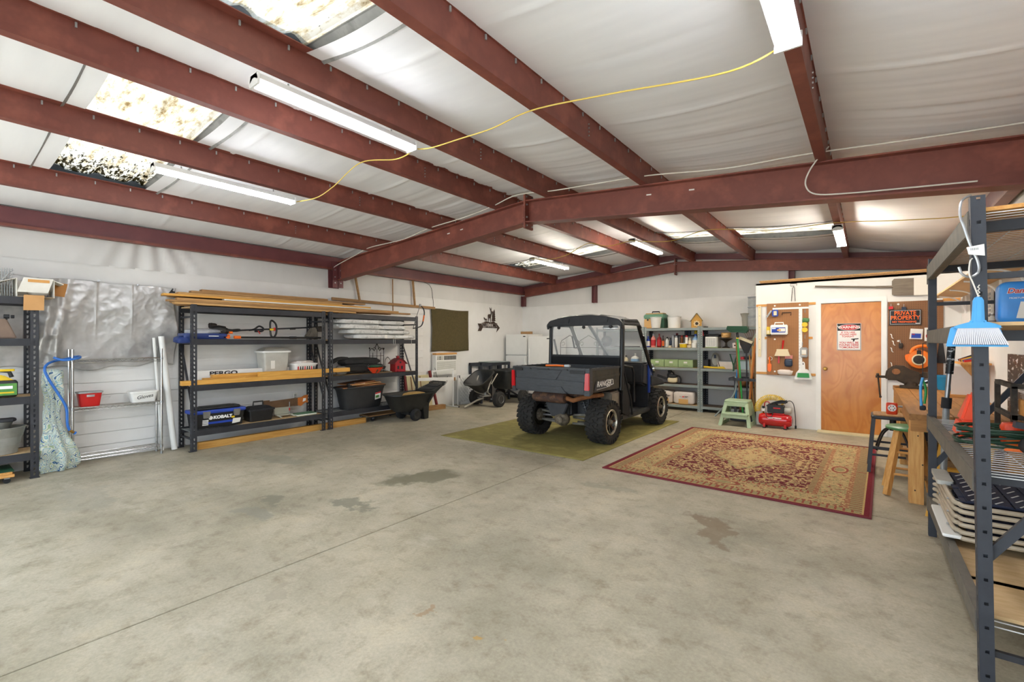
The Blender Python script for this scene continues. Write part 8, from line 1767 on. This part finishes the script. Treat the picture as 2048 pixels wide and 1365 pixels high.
ppe = thing('rubber_roll', 'black roll of rubber matting lying on the rack wire shelf', 'roll', (.62, 3.05, z3)); 
R = []
for (rr, xx) in ((.042, -.09), (.042, .22), (.022, .22), (.022, -.09)): R.append([(.0 + rr * math.cos(t), xx, .043 + rr * math.sin(t)) for t in [2 * PI * j / 22 for j in range(22)]])
MB().rings(R, close=True).build('roll_body', 'black_rubber', ppe)
blt = thing('black_pry_tool', 'black angled steel tool lying above the green cord', 'tool', (.66, 3.30, z3 + .12)); MB().bar((-.09, 0, .02), (.05, 0, .0), .05, .03).build('arm', 'rack_grey', blt); MB().bar((.05, 0, 0), (.16, 0, -.035), .05, .03).build('arm', 'rack_grey', blt)
gbx2 = thing('printed_crate', 'yellow wooden box with black GOLDEN lettering on the rack', 'box', (.72, 3.55, z3 + .15)); MB().hexa([(-.07, -.12, .0), (.14, -.12, -.03), (.14, .12, -.03), (-.07, .12, .0), (-.07, -.12, .085), (.14, -.12, .055), (.14, .12, .055), (-.07, .12, .085)]).build('box_body', 'pine_x', gbx2, bevel=.003); lettering('GOLDEN', .05, 'ink', gbx2, (.03, -.1225, .028), (PI / 2, .14, 0), bold=.002)
sup = thing('steel_angle_frame', 'dusty black angle iron frame standing on the rack wire shelf', 'frame', (.70, 3.75, z3)); mat('dusty_black', 0x2a2622, 0x50463a, rough=.8, scale=12)
for (xx, yy) in ((-.07, -.1), (.16, -.1), (-.07, .3), (.16, .3)): MB().box(xx - .012, xx + .012, yy - .012, yy + .012, 0, .30).build('leg', 'dusty_black', sup)
for z in (.12, .29): MB().box(-.08, .17, -.112, -.088, z, z + .025).build('rail', 'dusty_black', sup); MB().box(-.082, -.058, -.1, .3, z, z + .025).build('rail', 'dusty_black', sup); MB().box(.148, .172, -.1, .3, z, z + .025).build('rail', 'dusty_black', sup)
tte = thing('clear_tote', 'cloudy clear plastic tote with white rim on the rack', 'tote', (.80, 3.82, z3 + .01)); MB().rbox(-.09, .10, -.15, .15, 0, .24, r=.02, taper=.02).build('tote_body', 'clear_box', tte); MB().rbox(-.10, .11, -.16, .16, .24, .255, r=.02).build('rim', 'white_plastic', tte)
bsh = thing('speckled_sheet', 'black plastic sheet with white paint flecks behind the rack', 'sheet', (.975, 4.6, .80)); mat('speckled', 0x15161a, 0xe0e4ea, rough=.35, scale=22, lo=.57, hi=.62, stretch=(1, .6, 1.6)); MB().box(-.012, .012, -1.1, 1.2, 0, .52).build('sheet', 'speckled', bsh)
# telescoping pole leaning through the shelf
tpl = thing('extension_pole', 'telescoping silver pole with paint-flecked black grip leaning at the rack', 'pole', (.47, 4.75, .004)); MB().cyl((-.03, -.0, 0), (.0, 0, .95), .021, 10).build('outer_tube', 'zinc', tpl); MB().cyl((0, 0, .95), (.018, 0, 1.22), .015, 10).build('inner_tube', 'steel_bright', tpl); MB().cyl((-.002, 0, .92), (.003, 0, 1.0), .03, 12).build('lock_collar', 'ink', tpl); MB().cyl((.016, 0, 1.18), (.03, 0, 1.42), .024, 10).build('grip', 'speckled', tpl)
# lawn chairs folded on the bottom shelf
mat('web_navy', 0x22263c, 0x2b3048, rough=.8, scale=30); mat('web_white', 0xdedede, rough=.7); mat('tube_beige', 0xb9ab95, 0xa89a84, rough=.45, scale=10)
for k in range(3):
    lc = thing('lawn_chair', ('bottom', 'middle', 'top')[k] + ' folded lawn chair with beige tubes in the stack on the rack', 'chair', (.655, 3.98, .300 + k * .075), group='folded lawn chairs')
    for dz in (.018, .052): MB().tube(crv([(.24, -.36, dz), (-.18, -.38, dz), (-.24, -.34, dz), (-.26, -.25, dz), (-.26, .3, dz), (-.24, .4, dz), (.24, .4, dz)]), .013, 8).build('frame_tube', 'tube_beige', lc)
    if k < 2: MB().box(-.2, .22, -.33, .36, .028, .04).build('webbing', 'web_navy', lc)
    else:
        for j in range(7): MB().box(-.235, .24, -.33 + j * .10, -.245 + j * .10, .06 + .004 * (j % 2), .066 + .004 * (j % 2)).build('cross_web', 'web_navy', lc)
        for j in range(5): MB().box(-.21 + j * .095, -.125 + j * .095, -.35, .38, .072, .078).build('long_web', 'web_navy', lc)
        for j in range(5):
            for q in range(7): MB().bar((-.19 + j * .095, -.33 + q * .10, .0795), (-.15 + j * .095, -.26 + q * .10, .0795), .007, .002).build('web_stripe', 'web_white', lc)
    if k == 2: MB().rbox(-.30, -.22, .05, .40, .06, .085, r=.02).build('armrest', 'bin_grey', lc)
    for yy in (-.2, .2): MB().cyl((-.28, yy, .04), (-.2, yy, .04), .006, 6).build('pivot_bolt', 'steel_bright', lc)
sl = thing('plastic_plank', 'white plastic plank resting on the bottom rack beam', 'plank', (.375, 3.92, .312)); MB().rbox(-.035, .05, -.32, .28, 0, .018, r=.012, rz=.004).build('slat_body', 'white_plastic', sl)
# stepladder behind the rack
yld = thing('step_ladder', 'yellow wooden stepladder leaning under the workbench behind the rack', 'ladder', (.60, 5.10, 0)); mat('ladder_yellow', 0xd9a33a, 0xc8912c, rough=.5, scale=6)
for xx in (-.10, .16): MB().bar((xx - .10, -.10, 0.01), (xx + .02, .12, .70), .06, .025, (0, 1, 0)).build('rail', 'ladder_yellow', yld)
for z in (.15, .38, .58): MB().bar((-.17 + z * .17, -.05 + z * .3, z), (.11 + z * .17, -.05 + z * .3, z), .08, .02).build('tread', 'ladder_yellow', yld)
# shears hanging from the second beam
shr = thing('hanging_shears', 'blue and green handled shears hanging from the rack by a cord', 'shears', (.335, 4.72, .93)); MB().tube([(0, 0, .22), (0, 0, .48), (.03, -.11, .50)], .003, 5).build('cord', 'ink', shr); MB().tube(crv([(0, 0, .22), (-.012, 0, .14), (-.008, 0, .0)]), .009, 8).build('blue_handle', 'brush_blue', shr); MB().tube(crv([(.005, .01, .20), (.018, .01, .12), (.010, .01, .02)]), .008, 8).build('green_handle', 'broom_green', shr); lump(MB(), (0.0, 0, -.012), (.04, .025, .04), 10, 6, .1).build('pivot', 'ink', shr); MB().cyl((.01, 0, .19), (.045, 0, .20), .02, 10).build('chrome_ferrule', 'chrome', shr)
sht = thing('shelf_oddments', 'wire basket of small bottles at the far end of the second rack shelf', 'basket', (.75, 4.40, 1.51))
for z in (.01, .05, .09): MB().tube([(-.12, -.1, z), (.12, -.1, z), (.12, .1, z), (-.12, .1, z)], .002, 4, close=True).build('wire', 'dark_iron', sht)
for k, m in enumerate(('b_white', 'b_brown', 'b_cream', 'yellow_plastic')): MB().lathe([(.018, 0), (.018, .07), (.008, .09), (.008, .11)], (-.09 + k * .055, 0, 0), n=10).build('small_bottle', m, sht)

# ------------------------------------------------------------------ cables on the ceiling
def cable(name, label, pts, r, m, n=8): 
    c = Vector(pts[0]); return single(name, MB().tube([p - c for p in crv(pts, n)], r, 6), m, label, 'cable', tuple(c))
cable('extension_lead', 'yellow cord running from the top right shop light to the ridge light', [(-.29, 2.50, 2.83), (-.55, 2.48, 2.77), (-1.2, 2.5, 2.88), (-1.76, 2.52, 2.965), (-2.1, 2.5, 2.93), (-2.45, 2.55, 2.97), (-2.75, 2.52, 2.965), (-2.91, 2.50, 2.99)], .0048, 'yellow_cord')
cable('extension_lead', 'yellow cord linking the ridge light and the left shop light', [(-2.91, 2.50, 2.99), (-3.2, 2.54, 2.99), (-3.66, 2.50, 3.055), (-4.1, 2.5, 2.93), (-4.45, 2.52, 2.89), (-4.81, 2.50, 2.91)], .0048, 'yellow_cord')
cable('extension_lead', 'yellow cord between the two far left shop lights', [(-2.92, 6.82, 2.99), (-3.3, 6.8, 2.95), (-3.66, 6.82, 3.04), (-4.1, 6.85, 2.90), (-4.5, 6.85, 2.87), (-4.81, 6.82, 2.92)], .0048, 'yellow_cord')
cable('extension_lead', 'yellow cord from the far ridge light toward the right wall', [(-2.92, 6.82, 2.99), (-2.3, 6.8, 2.90), (-1.76, 6.80, 2.985), (-1.0, 6.8, 2.87), (-.29, 6.82, 2.86), (.3, 6.75, 2.78), (.85, 6.6, 2.72), (.98, 6.5, 2.85)], .0048, 'yellow_cord')
cable('white_cable', 'white electrical cable draped along the top of the near rafter', [(-7.25, 4.42, 2.55), (-7.28, 4.42, 2.66), (-7.15, 4.42, 2.72), (-6.6, 4.40, 2.82), (-6.2, 4.40, 2.90), (-5.4, 4.40, 2.92), (-4.85, 4.40, 3.0), (-4.2, 4.40, 3.04), (-3.7, 4.40, 3.10), (-3.3, 4.38, 3.16), (-2.8, 4.40, 3.12), (-2.3, 4.40, 3.09), (-1.7, 4.40, 3.05), (-1.0, 4.40, 2.96), (-.4, 4.38, 2.93), (.3, 4.40, 2.88), (.9, 4.40, 2.84)], .006, 'white_wire', 6)
cable('white_cable', 'white cable looping down over the rafter face near the right purlin', [(-.24, 4.40, 2.96), (-.30, 4.40, 2.90), (-.38, 4.45, 2.80), (-.40, 4.46, 2.70), (-.33, 4.47, 2.62), (-.1, 4.47, 2.585), (.2, 4.47, 2.56), (.6, 4.47, 2.53)], .006, 'white_wire', 6)
